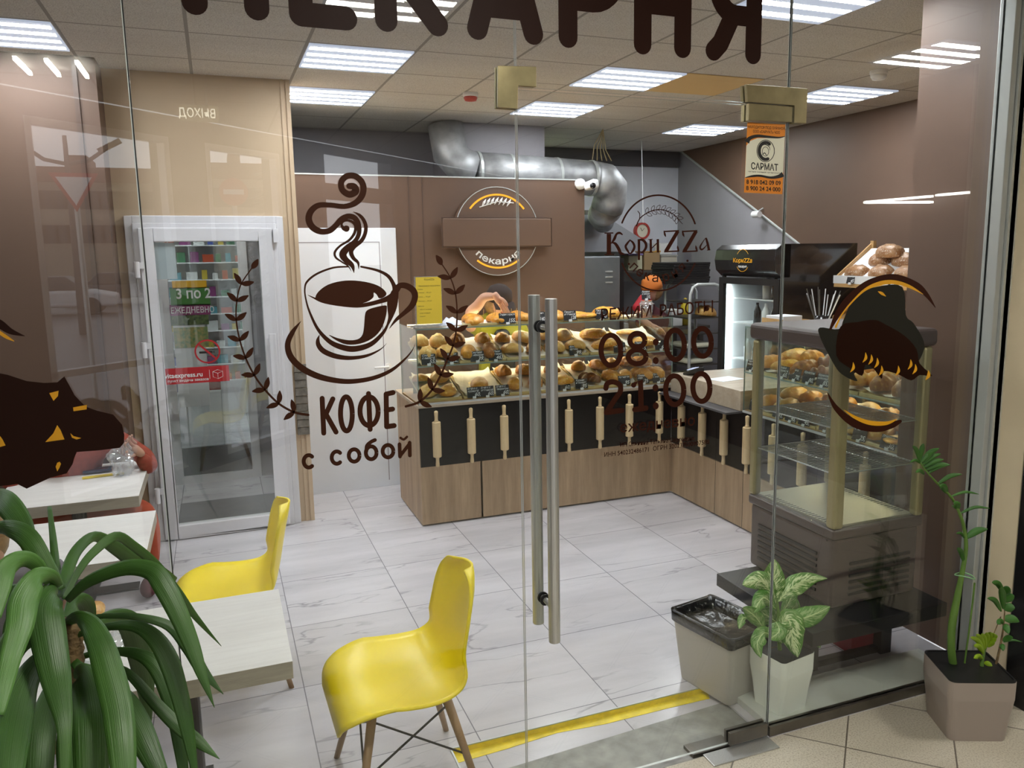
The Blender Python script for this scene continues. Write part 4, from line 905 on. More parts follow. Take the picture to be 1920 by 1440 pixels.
KINDS['puff']=kindset('puff','pale',.15,.10,.06); KINDS['cheese']=kindset('round','cheese',.15,.13,.055); KINDS['twist']=kindset('twist','dark',.15,.06,.055)
KINDS['shiny']=kindset('round','gold',.12,.08,.06); KINDS['braid']=kindset('twist','gold',.15,.075,.06); KINDS['loaf']=kindset('round','flour',.2,.13,.10); KINDS['sand']=kindset('puff','gold',.15,.09,.045)
KINDS['baguette']=kindset('round','flour',.34,.085,.07); KINDS['pizza']=kindset('round','cheese',.19,.15,.03); KINDS['tri']=kindset('tri','gold',.13,.10,.05)
WORD={'bun':'ridged pale bun','slice':'curved golden pastry','croissant':'ridged brown croissant','puff':'pale puff pastry','cheese':'seed-topped golden bread','twist':'dark twisted pastry','shiny':'shiny golden bun','braid':'braided golden bun','loaf':'floured crusty loaf','sand':'filled flat sandwich','baguette':'floured long loaf','pizza':'flat cheesy pastry','tri':'triangular golden pastry'}
ORD=['first','second','third','fourth','fifth','sixth','seventh','eighth','ninth','tenth','eleventh','twelfth']
def put(kind,i,loc,rz,label,group,scale=1):
    src=KINDS[kind][i%3]; o=src.copy(); COL.objects.link(o); o.location=loc; o.rotation_euler=(R_.uniform(-.12,.12),R_.uniform(-.15,.15),rz); o.scale=(scale*1.42,)*3
    tag(o,label,'pastry',group); return o
def slope(m,k,x0,y0,axis):
    for v in m.v: v.z+=k*((v.y-y0) if axis=='x' else (v.x-x0))
    return m
def sheetpaper(parent,x0,x1,y0,y1,z,seed,rise=.05,axis='x',k=0.0):
    m=MB()
    def fn(u,v):
        x=x0+(x1-x0)*u; y=y0+(y1-y0)*v; e=max(abs(2*u-1),0)**6; e2=(v)**8
        zz=z+ rise*.6*e+ rise*.7*e2 + .007*noise.noise(Vector((x*22+seed,y*22,seed)))
        return Vector((x+ (2*u-1)*.006*math.sin(v*17+seed),y,zz))
    m.grid(fn,16,16); slope(m,k,x0,y0,axis); return m.build('tray_paper',M['paper'],parent,smooth=True)
def trayobj(x0,x1,y0,y1,z,lab,tilt=0,mat='tray',axis='x'):
    r=empty('pastry_tray',((x0+x1)/2,(y0+y1)/2,z),lab,'tray','trays of pastries')
    m=MB(); m.box((x0,y0,z),(x1,y1,z+.004)); 
    for a in ((x0,y0,x1,y0+.006),(x0,y1-.006,x1,y1),(x0,y0,x0+.006,y1),(x1-.006,y0,x1,y1)): m.box((a[0],a[1],z+.004),(a[2],a[3],z+.018))
    slope(m,tilt,x0,y0,axis)
    if tilt: MB().box((x0+.02,y1-.03,z),(x1-.02,y1-.02,z+tilt*(y1-y0)*.93)).build('tray_prop',M['glass_edge'],r) if axis=='x' else MB().box((x1-.03,y0+.02,z),(x1-.02,y1-.02,z+tilt*(x1-x0)*.93)).build('tray_prop',M['glass_edge'],r)
    m.build('tray_pan',M[mat],r,bevel=.002); return r
FR={'mid':('middle shelf of the front display',DZ1+.0065),'low':('bottom of the front display',DZ0+.0125),'top':('top of the front display',DZ2+.0005)}
def fill(shelf,idx,pxl,pxr,kind,cols,rows,ntag=None,lab='',kind2=None):
    nm,z=FR[shelf]; ysh=CY+.03; x0=aty(pxl,700,ysh).x; x1=min(aty(pxr,700,ysh).x,3.135); x0=max(x0,1.215); y0,y1=ysh,ysh+(.40 if shelf!='top' else .30)
    K=.26 if shelf!='top' else 0.0; rows=min(rows,2); t=trayobj(x0+.004,x1-.004,y0,y1,z,'%s pastry tray from the left on the %s'%(ORD[idx],nm),tilt=K)
    sheetpaper(t,x0+.012,x1-.012,y0+.012,y1-.008,z+.008,idx*3.3+z,rise=.035 if shelf!='top' else .012,k=K)
    n=0; tot=cols*rows
    for c in range(cols):
        for q in range(rows):
            kk=kind2 if (kind2 and (c+q)%2) else kind
            x=x0+(x1-x0)*(c+.5)/cols+R_.uniform(-.008,.008); y=y0+.09+(y1-y0-.19)*(q/(max(rows-1,1)) if rows>1 else .3)
            put(kk,n+idx,(x,y,z+.014+K*(y-y0)+.004*q),math.radians(R_.uniform(60,115)),'%s, column %d row %d, %s tray, %s'%(WORD[kk],c+1,q+1,ORD[idx],nm.replace('of the ','')),'pastries on the %s'%nm); n+=1
# mid shelf trays (photo pixels along the front edge)
fill('mid',0,790,862,'bun',2,3); fill('mid',1,862,950,'slice',2,3,kind2='croissant'); fill('mid',2,950,1030,'puff',2,3,kind2='shiny'); fill('mid',3,1032,1105,'puff',2,3); fill('mid',4,1106,1180,'cheese',1,3); fill('mid',5,1182,1256,'cheese',1,3,kind2='pizza')
fill('low',0,790,866,'puff',2,2,kind2='tri'); fill('low',1,868,950,'sand',1,1); fill('low',2,952,1030,'shiny',2,3,kind2='slice'); fill('low',3,1034,1088,'cheese',1,3,kind2='tri'); fill('low',4,1090,1140,'twist',1,3,kind2='shiny'); fill('low',5,1142,1196,'shiny',2,3); fill('low',6,1198,1256,'braid',2,3)
fill('top',0,877,968,'sand',2,2); fill('top',1,970,1010,'sand',1,2); fill('top',2,1030,1075,'sand',1,2); fill('top',3,1082,1125,'pizza',1,2); fill('top',4,1128,1180,'cheese',1,2)
# skewers in the sandwiches
for i,px in enumerate((897,906,924,928,938,948,958,968)):
    p=aty(px,590,CY+.09+.02*(i%3)); tag(MB().tube([(p.x,p.y,DZ2+.055),(p.x+.004,p.y,DZ2+.105)],.0022,6).build('wooden_skewer',M['pine']),'short wooden skewer in a sandwich on the front display top, %s from the left'%ORD[i],'skewer','skewers in the sandwiches')
# price tags
def ptag(p,lab,l1,l2,price,w=.10,h=.072,axis='x',grp='price tags on the displays'):
    r=empty('price_tag',p,lab,'price tag',grp)
    def tr(x,y,z):   # local: x right, z up, facing camera
        a=math.radians(-14)
        yy=y*math.cos(a)-z*math.sin(a); zz=y*math.sin(a)+z*math.cos(a)
        return (p[0]+x,p[1]+yy,p[2]+zz) if axis=='x' else (p[0]+yy,p[1]-x,p[2]+zz)
    m=MB(); m.prism([tr(-w/2,0,.008),tr(w/2,0,.008),tr(w/2,0,.008+h),tr(-w/2,0,.008+h)],Vector(tr(0,.002,0))-Vector(tr(0,0,0))); m.build('board',M['chalk'],r)
    m=MB(); m.prism([tr(-.012,-.004,0),tr(.012,-.004,0),tr(.012,-.004,.016),tr(-.012,-.004,.016)],Vector(tr(0,.01,0))-Vector(tr(0,0,0))); m.build('clip',M['white'],r)
    m=MB()
    for t,x0,z0,s in ((l1,-w*.45,h*.78,.019),(l2,-w*.45,h*.54,.019),(price,w*.02,h*.12,.036)):
        if not t: continue
        vs,fs=text_mesh(t,shear=.35,off=.012)
        mx=max(v.x for v in vs); lim=(w*.92 if t!=price else w*.46); k=min(1,lim/(mx*s)) if mx>0 else 1
        m.add([tr(x0+v.x*s*k,-.0008,.008+z0+v.y*s) for v in vs],fs)
    m.build('chalk_writing',M['chalk_write'],r); return r
def pt_px(px,shelf,*a,**k):
    yy=CY-.012 if shelf!='top' else CY-.004; z={'mid':DZ1+.005,'low':DZ0+.012,'top':DZ2+.002}[shelf]
    q=aty(px,700,CY+.02)
    yy={'mid':CY+.018,'low':CY+.018,'top':CY+.012}[shelf]
    return ptag((aty(px,640,yy).x,yy,z),*a,**k)
mids=[(803,'Слоёная','с вишней','55,'),(846,'Слоёная','с маком','42,'),(895,'Слоёная','с яблоком','39,'),(929,'Слоёная','творог-вишня','46,'),(1080,'Мясной','гречка','99,'),(1163,'Пирог','сытный','89,'),(1203,'Пирог','сыр','75,'),(1240,'Хлеб','бел.','60,')]
lows=[(887,'Бэйгл с','курицей','60,'),(912,'Бэйгл с','ветчиной','60,'),(941,'Бэйгл с','творогом','60,'),(1058,'Булка с','маком','60,'),(1091,'Курник','в томате','95'),(1172,'Крендель','','95'),(1208,'Плюшка','мал.','25'),(1236,'Плетёнка','с маком','30')]
tops=[(953,'Сэндвич с курицей','','155,'),(1012,'Сэндвич','','140,'),(1070,'Пицца с','ветчиной','128'),(1129,'Пицца','сыр','80')]
for lst,sh in ((mids,'mid'),(lows,'low'),(tops,'top')):
    for i,(px,a,b,c) in enumerate(lst): pt_px(px,sh,'black chalk price tag %s, %s from the left, %s'%(c.strip(','),ORD[i],FR[sh][0]),a,b,c,w=.12 if sh=='top' and i==0 else .098)
# items on the left end of the display top: yellow menu, stand, bundle
p0=aty(779,520,CY+.16); p1=aty(829,602,CY+.16)
mn=empty('menu_stand',((p0.x+p1.x)/2,CY+.16,DZ2),'yellow paper menu in a clear stand on the left end of the front display','menu')
MB().box((p0.x,CY+.158,DZ2+.02),(p1.x,CY+.160,p0.z)).build('menu_sheet',M['yellow_paper'],mn)
MB().box((p0.x-.04,CY+.10,DZ2),(p1.x+.01,CY+.22,DZ2+.003)).box((p0.x-.01,CY+.161,DZ2+.003),(p1.x+.005,CY+.163,p0.z+.005)).box((p0.x-.04,CY+.10,DZ2+.003),(p1.x+.01,CY+.103,DZ2+.022)).build('clear_stand',M['plastic_clear'],mn)
m=MB(); W_=p1.x-p0.x
for i,(t,z,s,x) in enumerate((('КориZZа',.93,.022,.33),('Уважаемые покупатели',.80,.017,.1),('Слойки',.73,.014,.05),('С мясом ..... 85 руб',.66,.014,.06),('Самса ....... 90 руб',.57,.014,.06),('Пирожки ..... 45 руб',.48,.014,.06),('Напитки',.37,.014,.05),('чай, кофе, какао',.30,.014,.12),('морс ягодный',.22,.014,.12),('компот',.15,.014,.12))):
    vs,fs=text_mesh(t); H_=p0.z-DZ2-.02; m.add([(p0.x+W_*x+v.x*s*.75,CY+.1575,DZ2+.02+H_*z+v.y*s*.8) for v in vs],fs)
m.build('menu_print',M['print_grey'],mn)
q=aty(842,602,CY+.2)
m=MB(); m.grid(lambda u,v:Vector((q.x-.07+.17*u,CY+.14+.12*v,DZ2+.004+.045*math.sin(math.pi*u)*math.sin(math.pi*v)*(1+.6*noise.noise(Vector((u*5,v*5,3)))))),16,12)
tag(m.build('folded_cloth',pbr('pale_blue_cloth','a9b8dc',.8,col2='e8eaf2',vs=14),smooth=True),'crumpled pale blue wrapper on the display top beside the yellow menu','wrapper')
# takeaway cup with a tag and clear lid
q=aty(1212,590,CY+.25); cpq=empty('lidded_tub',(q.x,CY+.25,DZ2),'clear lidded plastic tub with a chalk tag on the right end of the front display','tub')
MB().lathe([(0,0),(.045,0),(.052,.085),(.049,.085),(.042,.004),(0,.004)],(q.x,CY+.25,DZ2+.001),24).build('tub',M['plastic_clear'],cpq,smooth=True)
MB().lathe([(.048,.086),(.058,.086),(.058,.092),(.045,.10),(.045,.112),(0,.112),(0,.108),(.042,.108),(.042,.098),(.048,.09)],(q.x,CY+.25,DZ2+.001),24).build('lid',M['plastic_clear'],cpq,smooth=False)
MB().lathe([(0,.005),(.038,.005),(.043,.05),(0,.055)],(q.x,CY+.25,DZ2+.002),20).build('salad_filling',pbr('salad','b98a6a',.6,col2='8a3a3a',vs=60),cpq,smooth=True)
ptag((q.x,CY+.25,DZ2+.114),'small black chalk price tag standing on the lidded plastic tub','Лазанья','с мясом','110,',w=.075,h=.07)
# ------------------------------------------------------------------ side display content
def sfill(z,y0,y1,kind,n,idx,lvl,kind2=None):
    x0,x1=3.16,3.58; t=trayobj(x0,x1,y0+.004,y1-.004,z,'%s pastry tray from the glass on the %s of the side display'%(ORD[idx],lvl),tilt=.2,axis='y')
    sheetpaper(t,x0+.012,x1-.012,y0+.012,y1-.012,z+.008,idx*2.1+z,rise=.03,axis='y',k=.2); k=0
    for i in range(n):
        for j in range(2):
            kk=kind2 if kind2 and (i+j)%2 else kind
            put(kk,k+idx,(x0+.11+.19*j,y0+(y1-y0)*(i+.5)/n,z+.014+.2*(.11+.19*j)),R_.uniform(0,.5),'%s, row %d place %d, %s tray, side display %s'%(WORD[kk],i+1,j+1,ORD[idx],lvl),'pastries in the side display'); k+=1
ys=[3.0,3.32,3.64,3.96,4.28]
for i,(a,b) in enumerate(zip(('pizza','puff','braid','puff'),('tri','shiny','slice','shiny'))): sfill(.8125,ys[i],ys[i+1],a,2,i,'bottom',b)
for i,(a,b) in enumerate(zip(('croissant','braid','twist','cheese'),(None,'puff','croissant','slice'))): sfill(1.0665,ys[i],ys[i+1],a,2,i,'middle shelf',b)
for i,(y,l1,l2,pr) in enumerate(((4.22,'Плюшка','','40,'),(3.98,'Пирожок','с капустой','45,'),(3.86,'Пирожок','с картошкой','45,'),(3.74,'Пирожок','с печенью','45,'),(3.56,'Ватрушка','творог','90,'),(3.30,'Кекс','','25,'),(3.10,'Печенье','','30,'))):
    ptag((3.152,y,.813),'black chalk price tag, %s from the cash desk, bottom of the side display'%ORD[i],l1,l2,pr,axis='y')
for i,(y,l1,l2,pr) in enumerate(((4.26,'Чизкейк','манго','60,'),(3.95,'Слойка','с курицей','65,'),(3.84,'Слойка','сыр','70,'),(3.72,'Круассан','','80,'),(3.6,'Круассан','шоколад','85,'))):
    ptag((3.152,y,1.067),'black chalk price tag, %s from the cash desk, middle shelf of the side display'%ORD[i],l1,l2,pr,axis='y')
# on top of the side display: napkin box, straws, leaflet
tz=1.361
o=empty('napkin_box',(3.32,4.12,tz),'brown card organiser with white napkins on top of the side display','organiser')
MB().box((3.20,4.02,tz),(3.42,4.22,tz+.004)).box((3.20,4.02,tz+.004),(3.205,4.22,tz+.06)).box((3.415,4.02,tz+.004),(3.42,4.22,tz+.05)).box((3.205,4.02,tz+.004),(3.415,4.025,tz+.05)).build('card_tray',M['pine'],o)
MB().obox((3.30,4.13,tz+.04),(.16,.15,.07),.1).build('napkins',M['white_tape'],o,bevel=.003)
o=empty('straw_holder',(3.36,3.86,tz),'dark cup bristling with wrapped straws on top of the side display','straws')
MB().lathe([(0,0),(.038,0),(.042,.09),(.039,.09),(.035,.004),(0,.004)],(3.36,3.86,tz),20).build('cup',M['black'],o,smooth=True)
for i in range(14):
    a=R_.uniform(0,6.28); t=R_.uniform(.02,.09); x,y=3.36,3.86
    MB().tube([(x+.02*math.cos(a),y+.02*math.sin(a),tz+.01),(x+(.02+t)*math.cos(a),y+(.02+t)*math.sin(a),tz+R_.uniform(.21,.26))],.003,6).build('straw',M['steel_dark'] if i%2 else M['white'],o)
m=MB(); m.obox((3.46,3.62,tz+.075),(.10,.002,.15),0,-.18); tag(m.build('leaflet',M['cream']),'small cream leaflet leaning on top of the side display right of the straws','leaflet')
m=MB(); m.lathe([(0,0),(.09,.003),(.11,.014),(.107,.016),(.088,.006),(0,.003)],(3.42,3.42,tz),24); tag(m.build('saucer',M['white'],smooth=True),'white saucer on top of the side display near the brown cabinet','saucer')
# things on the cash desk
m=MB(); m.obox((3.33,4.78,.9365),(.22,.16,.003),.2); tag(m.build('money_tray',M['white_tape']),'pale flat sheet lying on the oak cash desk','sheet')
o=empty('card_terminal',(3.22,5.03,.936),'small dark card terminal on the cash desk by the corner','card terminal')
MB().obox((3.22,5.03,.962),(.08,.15,.03),.2,-.35).build('terminal_body',M['black_matt'],o,bevel=.006)
MB().obox((3.225,5.05,.984),(.06,.07,.003),.2,-.35).build('screen',emis('screen_glow',(.5,.55,.75),.8),o)
# ------------------------------------------------------------------ brown heated cabinet on its black table
bt=empty('low_table',(2.5,2.7,0),'low black table carrying the brown display cabinet behind the right glass pane','table')
MB().box((2.085,2.37,.29),(2.80,3.03,.35)).build('table_top',M['black_matt'],bt,bevel=.003)
for x,y in ((2.30,2.64),(2.72,2.64)): MB().box((x,y,.0),(x+.06,y+.06,.29)).build('leg',M['black_matt'],bt)
MB().box((2.33,2.66,.0),(2.74,2.69,.03)).build('foot_rail',M['black_matt'],bt)
kx0,kx1,ky0,ky1=2.285,2.775,2.50,3.08; kz=.35
kb=empty('display_cabinet',((kx0+kx1)/2,(ky0+ky1)/2,kz),'tall dark brown glass display cabinet with a wire shelf on the low black table','display cabinet')
MB().box((kx0+.01,ky0+.01,kz),(kx1-.01,ky1-.01,.66)).build('base_housing',M['cab'],kb,bevel=.02,bseg=3)
MB().box((kx0,ky0,.655),(kx1,ky1,.70)).build('base_rim',M['cab'],kb,bevel=.012,bseg=3)
for i in range(7):
    z=.40+.027*i
    MB().box((kx0+.003,ky0+.10,z),(kx0+.012,ky1-.08,z+.012)).build('vent_louvre',M['black_matt'],kb)
    if i<6: MB().box((kx0+.10,ky0+.003,z),(kx1-.06,ky0+.012,z+.012)).build('vent_louvre',M['black_matt'],kb)
MB().box((kx0+.03,ky0+.03,.70),(kx1-.03,ky1-.03,.708)).build('cabinet_floor',pbr('pale_metal_floor','b9b39f',.3,.5),kb)
sl_=MB()
for i in range(22):
    y=ky0+.07+.02*i; sl_.box((kx0+.035,y,.7075),(kx0+.065,y+.008,.7085))
    x=kx0+.08+.018*i
    if x<kx1-.07: sl_.box((kx1-.07,ky0+.07+.02*i,.7075),(kx1-.04,ky0+.078+.02*i,.7085))
sl_.build('air_slots',M['black_matt'],kb)
CZ=1.515
MB().box((kx0-.012,ky0-.012,1.44),(kx1+.012,ky1+.012,CZ)).build('roof_housing',M['cab'],kb,bevel=.02,bseg=3)
for x,y,w_ in ((kx0,ky0,.055),(kx0,ky1-.045,.045),(kx1-.045,ky0,.045),(kx1-.045,ky1-.045,.045)): MB().box((x,y,.70),(x+w_,y+w_,1.44)).build('corner_post',M['khaki'],kb,bevel=.015,bseg=3)
for a in ((kx0+.01,ky0+.055,kx0+.014,ky1-.045),(kx1-.014,ky0+.045,kx1-.01,ky1-.045),(kx0+.055,ky0+.01,kx1-.045,ky0+.014),(kx0+.045,ky1-.014,kx1-.045,ky1-.01)): MB().box((a[0],a[1],.70),(a[2],a[3],1.44)).build('glass_wall',M['glass_in'],kb)
for z in (.93,1.12):
    ws=MB(); ws.tube([(kx0+.02,ky0+.03,z),(kx1-.02,ky0+.03,z),(kx1-.02,ky1-.03,z),(kx0+.02,ky1-.03,z)],.003,6,closed=True)
    n=28
    for i in range(n): y=ky0+.04+(ky1-ky0-.08)*i/(n-1); ws.tube([(kx0+.02,y,z),(kx1-.02,y,z)],.0019,5)
    for x in (kx0+.15,kx1-.15): ws.tube([(x,ky0+.03,z-.003),(x,ky1-.03,z-.003)],.0025,5)
    ws.build('wire_shelf',M['steel'],kb)
MB().lathe([(0,0),(.012,0),(.012,.008),(0,.008)],(kx0+.02,ky0+.05,.64),10).build('foot',M['black_matt'],kb)
# ------------------------------------------------------------------ sign, camera and ductwork at the back wall
def disc_y(mb,c,r0,r1,y0,y1,a0=0,a1=360,n=48):
    vs=[];fs=[];full=abs(a1-a0)>=360; m=n if full else n+1
    for k in range(m):
        a=math.radians(a0+(a1-a0)*k/n)
        for rr in (r0,r1):
            for y in (y0,y1): vs.append((c[0]+rr*math.cos(a),y,c[2]+rr*math.sin(a)))
    for k in range(n):
        i=4*k;j=4*((k+1)%m); fs+=[(i,j,j+2,i+2),(i+1,i+3,j+3,j+1),(i,i+1,j+1,j),(i+2,j+2,j+3,i+3)]
    return mb.add(vs,fs)
cc=aty(932,434,WB-.06); sr=aty(932,350,WB-.06).z-cc.z
sg=empty('wall_sign',(cc.x,WB-.06,cc.z),'round brown bakery sign with amber arcs on the brown partition behind the counter','sign')
disc_y(MB(),cc,0.001,sr,WB-.075,WB-.0).build('disc',M['brown'],sg,bevel=.003)
disc_y(MB(),cc,sr*.985,sr*1.0,WB-.079,WB-.075).build('disc_rim',M['alu'],sg)
disc_y(MB(),cc,sr*.80,sr*.84,WB-.08,WB-.076,38,142).build('amber_arc',emis('amber_glow',(1.0,.42,.04),.9),sg)
disc_y(MB(),cc,sr*.80,sr*.84,WB-.08,WB-.076,232,308).build('amber_arc',bpy.data.materials['amber_glow'],sg)
a=aty(828,408,WB-.09); b=aty(1034,462,WB-.09)
mb=MB(); mb.box((a.x,WB-.10,b.z),(b.x,WB-.075,a.z)); pl_=mb.build('name_plate',M['brown'],sg,bevel=.012,bseg=3)
mb=MB()
for q in ((a.x-.004,a.z,b.x+.004,a.z+.004),(a.x-.004,b.z-.004,b.x+.004,b.z),(a.x-.004,b.z,a.x,a.z),(b.x,b.z,b.x+.004,a.z)): mb.box((q[0],WB-.098,q[1]),(q[2],WB-.09,q[3]))
mb.build('plate_edge',M['brown_dark'],sg)
mb=MB()
for i in range(7):
    x=cc.x-.13+.035*i; z=cc.z+.225+.016*math.sin(i*.5); mb.tube([(x,WB-.08,z-.03),(x+.018,WB-.082,z),(x+.036,WB-.08,z+.028)],[.002,.011,.002],8)
mb.tube([(cc.x-.15,WB-.08,cc.z+.19),(cc.x,WB-.08,cc.z+.235),(cc.x+.14,WB-.08,cc.z+.225)],.004,6); mb.build('wheat_emblem',M['white_ink'],sg)
vs,fs=text_mesh('пекарня',off=.02,align='CENTER'); V=[]
for v in vs:
    a_=math.radians(270)+v.x*.11/.26; rr=.262-v.y*.07; V.append((cc.x+rr*math.cos(a_),WB-.0785,cc.z+rr*math.sin(a_)))
MB().add(V,fs).build('small_lettering',M['white_ink'],sg)
q=aty(1100,347,WB-.06)
r=empty('security_camera',(q.x-.02,WB-.05,q.z),'white security camera on the top right corner of the brown partition','camera')
MB().lathe([(0,0),(.045,0),(.045,-.03),(.02,-.045),(0,-.045)],(q.x-.04,WB,q.z+.01),20,axis='y').build('mount',M['camera_white'],r,smooth=True)
MB().obox((q.x+.03,WB-.09,q.z),(.07,.13,.07),.3,-.2).build('housing',M['camera_white'],r,bevel=.02,bseg=3)
MB().lathe([(0,-.001),(.026,-.001),(.024,-.012),(0,-.016)],(q.x+.01,WB-.155,q.z-.012),16,axis='y').build('lens',M['black'],r,smooth=True)
r=empty('ventilation_duct',(2.9,6.95,2.35),'galvanised round ventilation duct above the brown partition','duct')
MB().tube([(2.18,6.95,2.56),(2.65,6.95,2.545),(3.33,6.95,2.515)],.158,32).build('duct_tube',M['duct'],r,smooth=True)
for x in (2.2,2.5,2.95,3.3): MB().lathe([(.159,-.012),(.165,-.012),(.165,.012),(.159,.012)],(x,6.95,2.56-(x-2.18)*.039),32,axis='x').build('band',M['alu'],r)
MB().tube([(3.33,6.95,2.515),(3.45,6.96,2.50),(3.53,7.0,2.44),(3.55,7.05,2.34),(3.54,7.1,2.25)],[.158,.16,.16,.158,.155],32).build('elbow',M['duct'],r,smooth=True)
MB().tube([(2.18,6.95,2.56),(2.06,6.97,2.60),(1.98,7.02,2.70),(1.95,7.05,2.95)],.155,28).build('elbow',M['duct'],r,smooth=True)
MB().tube([(3.54,7.1,2.25),(3.62,7.4,2.2),(3.75,7.6,2.14)],[.15,.13,.11],24).build('branch',M['duct'],r,smooth=True)
m=MB()
for i in range(5):
    x=3.35+.03*i; m.tube([(3.45,7.0,CEIL),(x,6.98,2.82-.01*i),(x-.03+.02*i,6.96,2.68)],.005,5)
tag(m.build('hanging_wires',pbr('tan_cable','8c7a55',.6)),'bundle of tan wires hanging from the ceiling over the duct end','wires')
q0=aty(1203,258,7.6); q1=aty(1206,418,7.6)
tag(MB().tube([(q0.x,7.6,CEIL),(q1.x,7.6,q1.z)],.004,5).build('pendant_wire',M['white']),'single pale cord hanging from the ceiling above the red clock','cord')
# kitchen hood
m=MB(); P=lambda x,z:(x,7.7,z)
m.prism([P(3.2,1.84),P(4.42,1.84),P(4.42,1.88),P(3.80,2.22),P(3.2,2.22)],(0,.6,0)); h=m.build('extractor_hood',pbr('satin_steel_hood','a9adb4',.35,.6)); tag(h,'sloping grey extractor hood behind the brown partition','hood')
tag(MB().box((3.62,7.75,2.221),(3.84,8.0,2.27)).build('hood_collar',M['steel_dark'],h),None)
bpy.data.objects['hood_collar'].parent=h
q=aty(1203,433,8.37)
r=empty('wall_clock',(q.x,8.38,q.z),'round wall clock with a red rim on the light kitchen wall','clock')
disc_y(MB(),q,.075,.095,8.34,8.395).build('rim',M['red_plastic'],r); disc_y(MB(),q,.001,.078,8.36,8.395).build('face',M['cream'],r)
MB().tube([(q.x,8.357,q.z),(q.x-.02,8.357,q.z+.035)],.003,5).tube([(q.x,8.357,q.z),(q.x+.03,8.357,q.z+.03)],.002,5).build('hands',M['ink'],r)
# kitchen furniture
r=empty('steel_oven',(3.3,7.0,0),'tall stainless steel oven just right of the brown partition','oven')
MB().box((2.97,6.78,.05),(3.52,7.45,1.80)).build('body',pbr('oven_steel','8e9296',.35,.7,var=.1,vs=6),r,bevel=.01); MB().box((3.521,6.80,.1),(3.57,7.4,1.78)).build('side_panel',M['black_matt'],r)
for i in range(3): MB().obox((3.40,6.775,1.66-.05*i),(.075,.008,.012)).build('vent_slot',M['alu'],r)
MB().box((2.99,6.8,0),(3.5,7.4,.05)).build('plinth',M['black_matt'],r)
r=empty('kitchen_shelf',(4.4,8.2,1.60),'dark wall shelf with storage tubs in the kitchen','shelf')
MB().box((3.6,8.05,1.60),(5.0,8.39,1.625)).build('board',M['steel_dark'],r)
for x in (3.7,4.9): MB().box((x,8.2,1.50),(x+.02,8.39,1.60)).build('bracket',M['steel_dark'],r)
for i,(pa,pb,h_,c_,lab) in enumerate(((1177,1203,.17,'c9c6a8','pale tub with a lilac lid at the left end of the kitchen shelf'),(1206,1236,.20,'a08460','brown-filled tub in the middle of the kitchen shelf'),(1238,1268,.15,'b8b0a0','clear grey tub right on the kitchen shelf'))):
    x0=aty(pa,500,8.1).x; x1=aty(pb,500,8.1).x; t=empty('storage_tub',((x0+x1)/2,8.15,1.626),lab,'tub','tubs on the kitchen shelf')
    MB().box((x0,8.08,1.626),(x1,8.28,1.626+h_)).build('tub',pbr('tubc%d'%i,c_,.4),t,bevel=.01); MB().box((x0-.005,8.075,1.627+h_),(x1+.005,8.285,1.645+h_)).build('lid',pbr('lidc%d'%i,('8a7ab0','b9862a','9a968c')[i],.4),t)
x0=aty(1237,480,8.1).x; tag(MB().box((x0,8.1,1.80),(x0+.16,8.26,1.93)).build('storage_tub',pbr('white_tub','d5d5d2',.4),bevel=.01),'white box stacked on the clear grey tub on the kitchen shelf','tub','tubs on the kitchen shelf')
m=MB(); m.grid(lambda u,v:Vector((4.62+.28*u,8.08+.2*v,1.63+.07*math.sin(math.pi*u)*math.sin(math.pi*v)*(1+.8*noise.noise(Vector((u*6,v*6,1)))))),14,10); tag(m.build('kitchen_towel',M['white_tape'],smooth=True),'crumpled white towel at the right of the kitchen shelf','towel')
for i in range(9):
    z=1.535+.023*i; tag(MB().obox((4.27+.006*(i%3),6.95,z),(.42,.4,.022),.02*(i%4)).build('baking_tray_blank',M['black_matt'],bevel=.004),'dark flat baking tray, %s from the bottom of the dark stack on the trolley'%ORD[i],'baking tray','dark baking trays stacked on the trolley')
# trolley rack
tx0=aty(1296,560,6.7).x; tx1=aty(1349,560,6.7).x
r=empty('rack_trolley',((tx0+tx1)/2,6.95,0),'aluminium rack trolley with loaded shelves in front of the grey kitchen wall','trolley')
for y in (6.72,7.18): MB().tube([(tx0,y,.1),(tx0,y,1.42),(tx0+.03,y,1.49),(tx0+.08,y,1.515),(tx1-.05,y,1.515),(tx1,y,1.5),(tx1+.04,y,1.42),(tx1+.04,y,.1)],.016,10).build('frame_tube',M['alu'],r,smooth=True)
for i in range(8): MB().box((tx0,6.74,.25+.155*i),(tx1+.03,7.16,.262+.155*i)).build('shelf_rail',M['steel_dark'],r)
for x in (tx0,tx1+.04):
    for y in (6.72,7.18): MB().sphere((x,y,.05),.05,12,8).build('castor',M['black_matt'],r,smooth=True)
zz=.262+.155*6; put('bun',1,(tx1-.06,6.85,zz+.002),.2,'small glazed loaf on the upper shelf of the rack trolley','loaves on the trolley',1.3)
for i,zl in enumerate((4,3,2)): tag(MB().obox(((tx0+tx1)/2,6.92,.262+.155*zl+.03),(.3,.3,.05),.1*i).build('dough_bag',M['cream'],bevel=.02),'pale bag on the %s loaded shelf of the rack trolley'%('top','middle','lowest')[i],'bag','bags on the rack trolley')
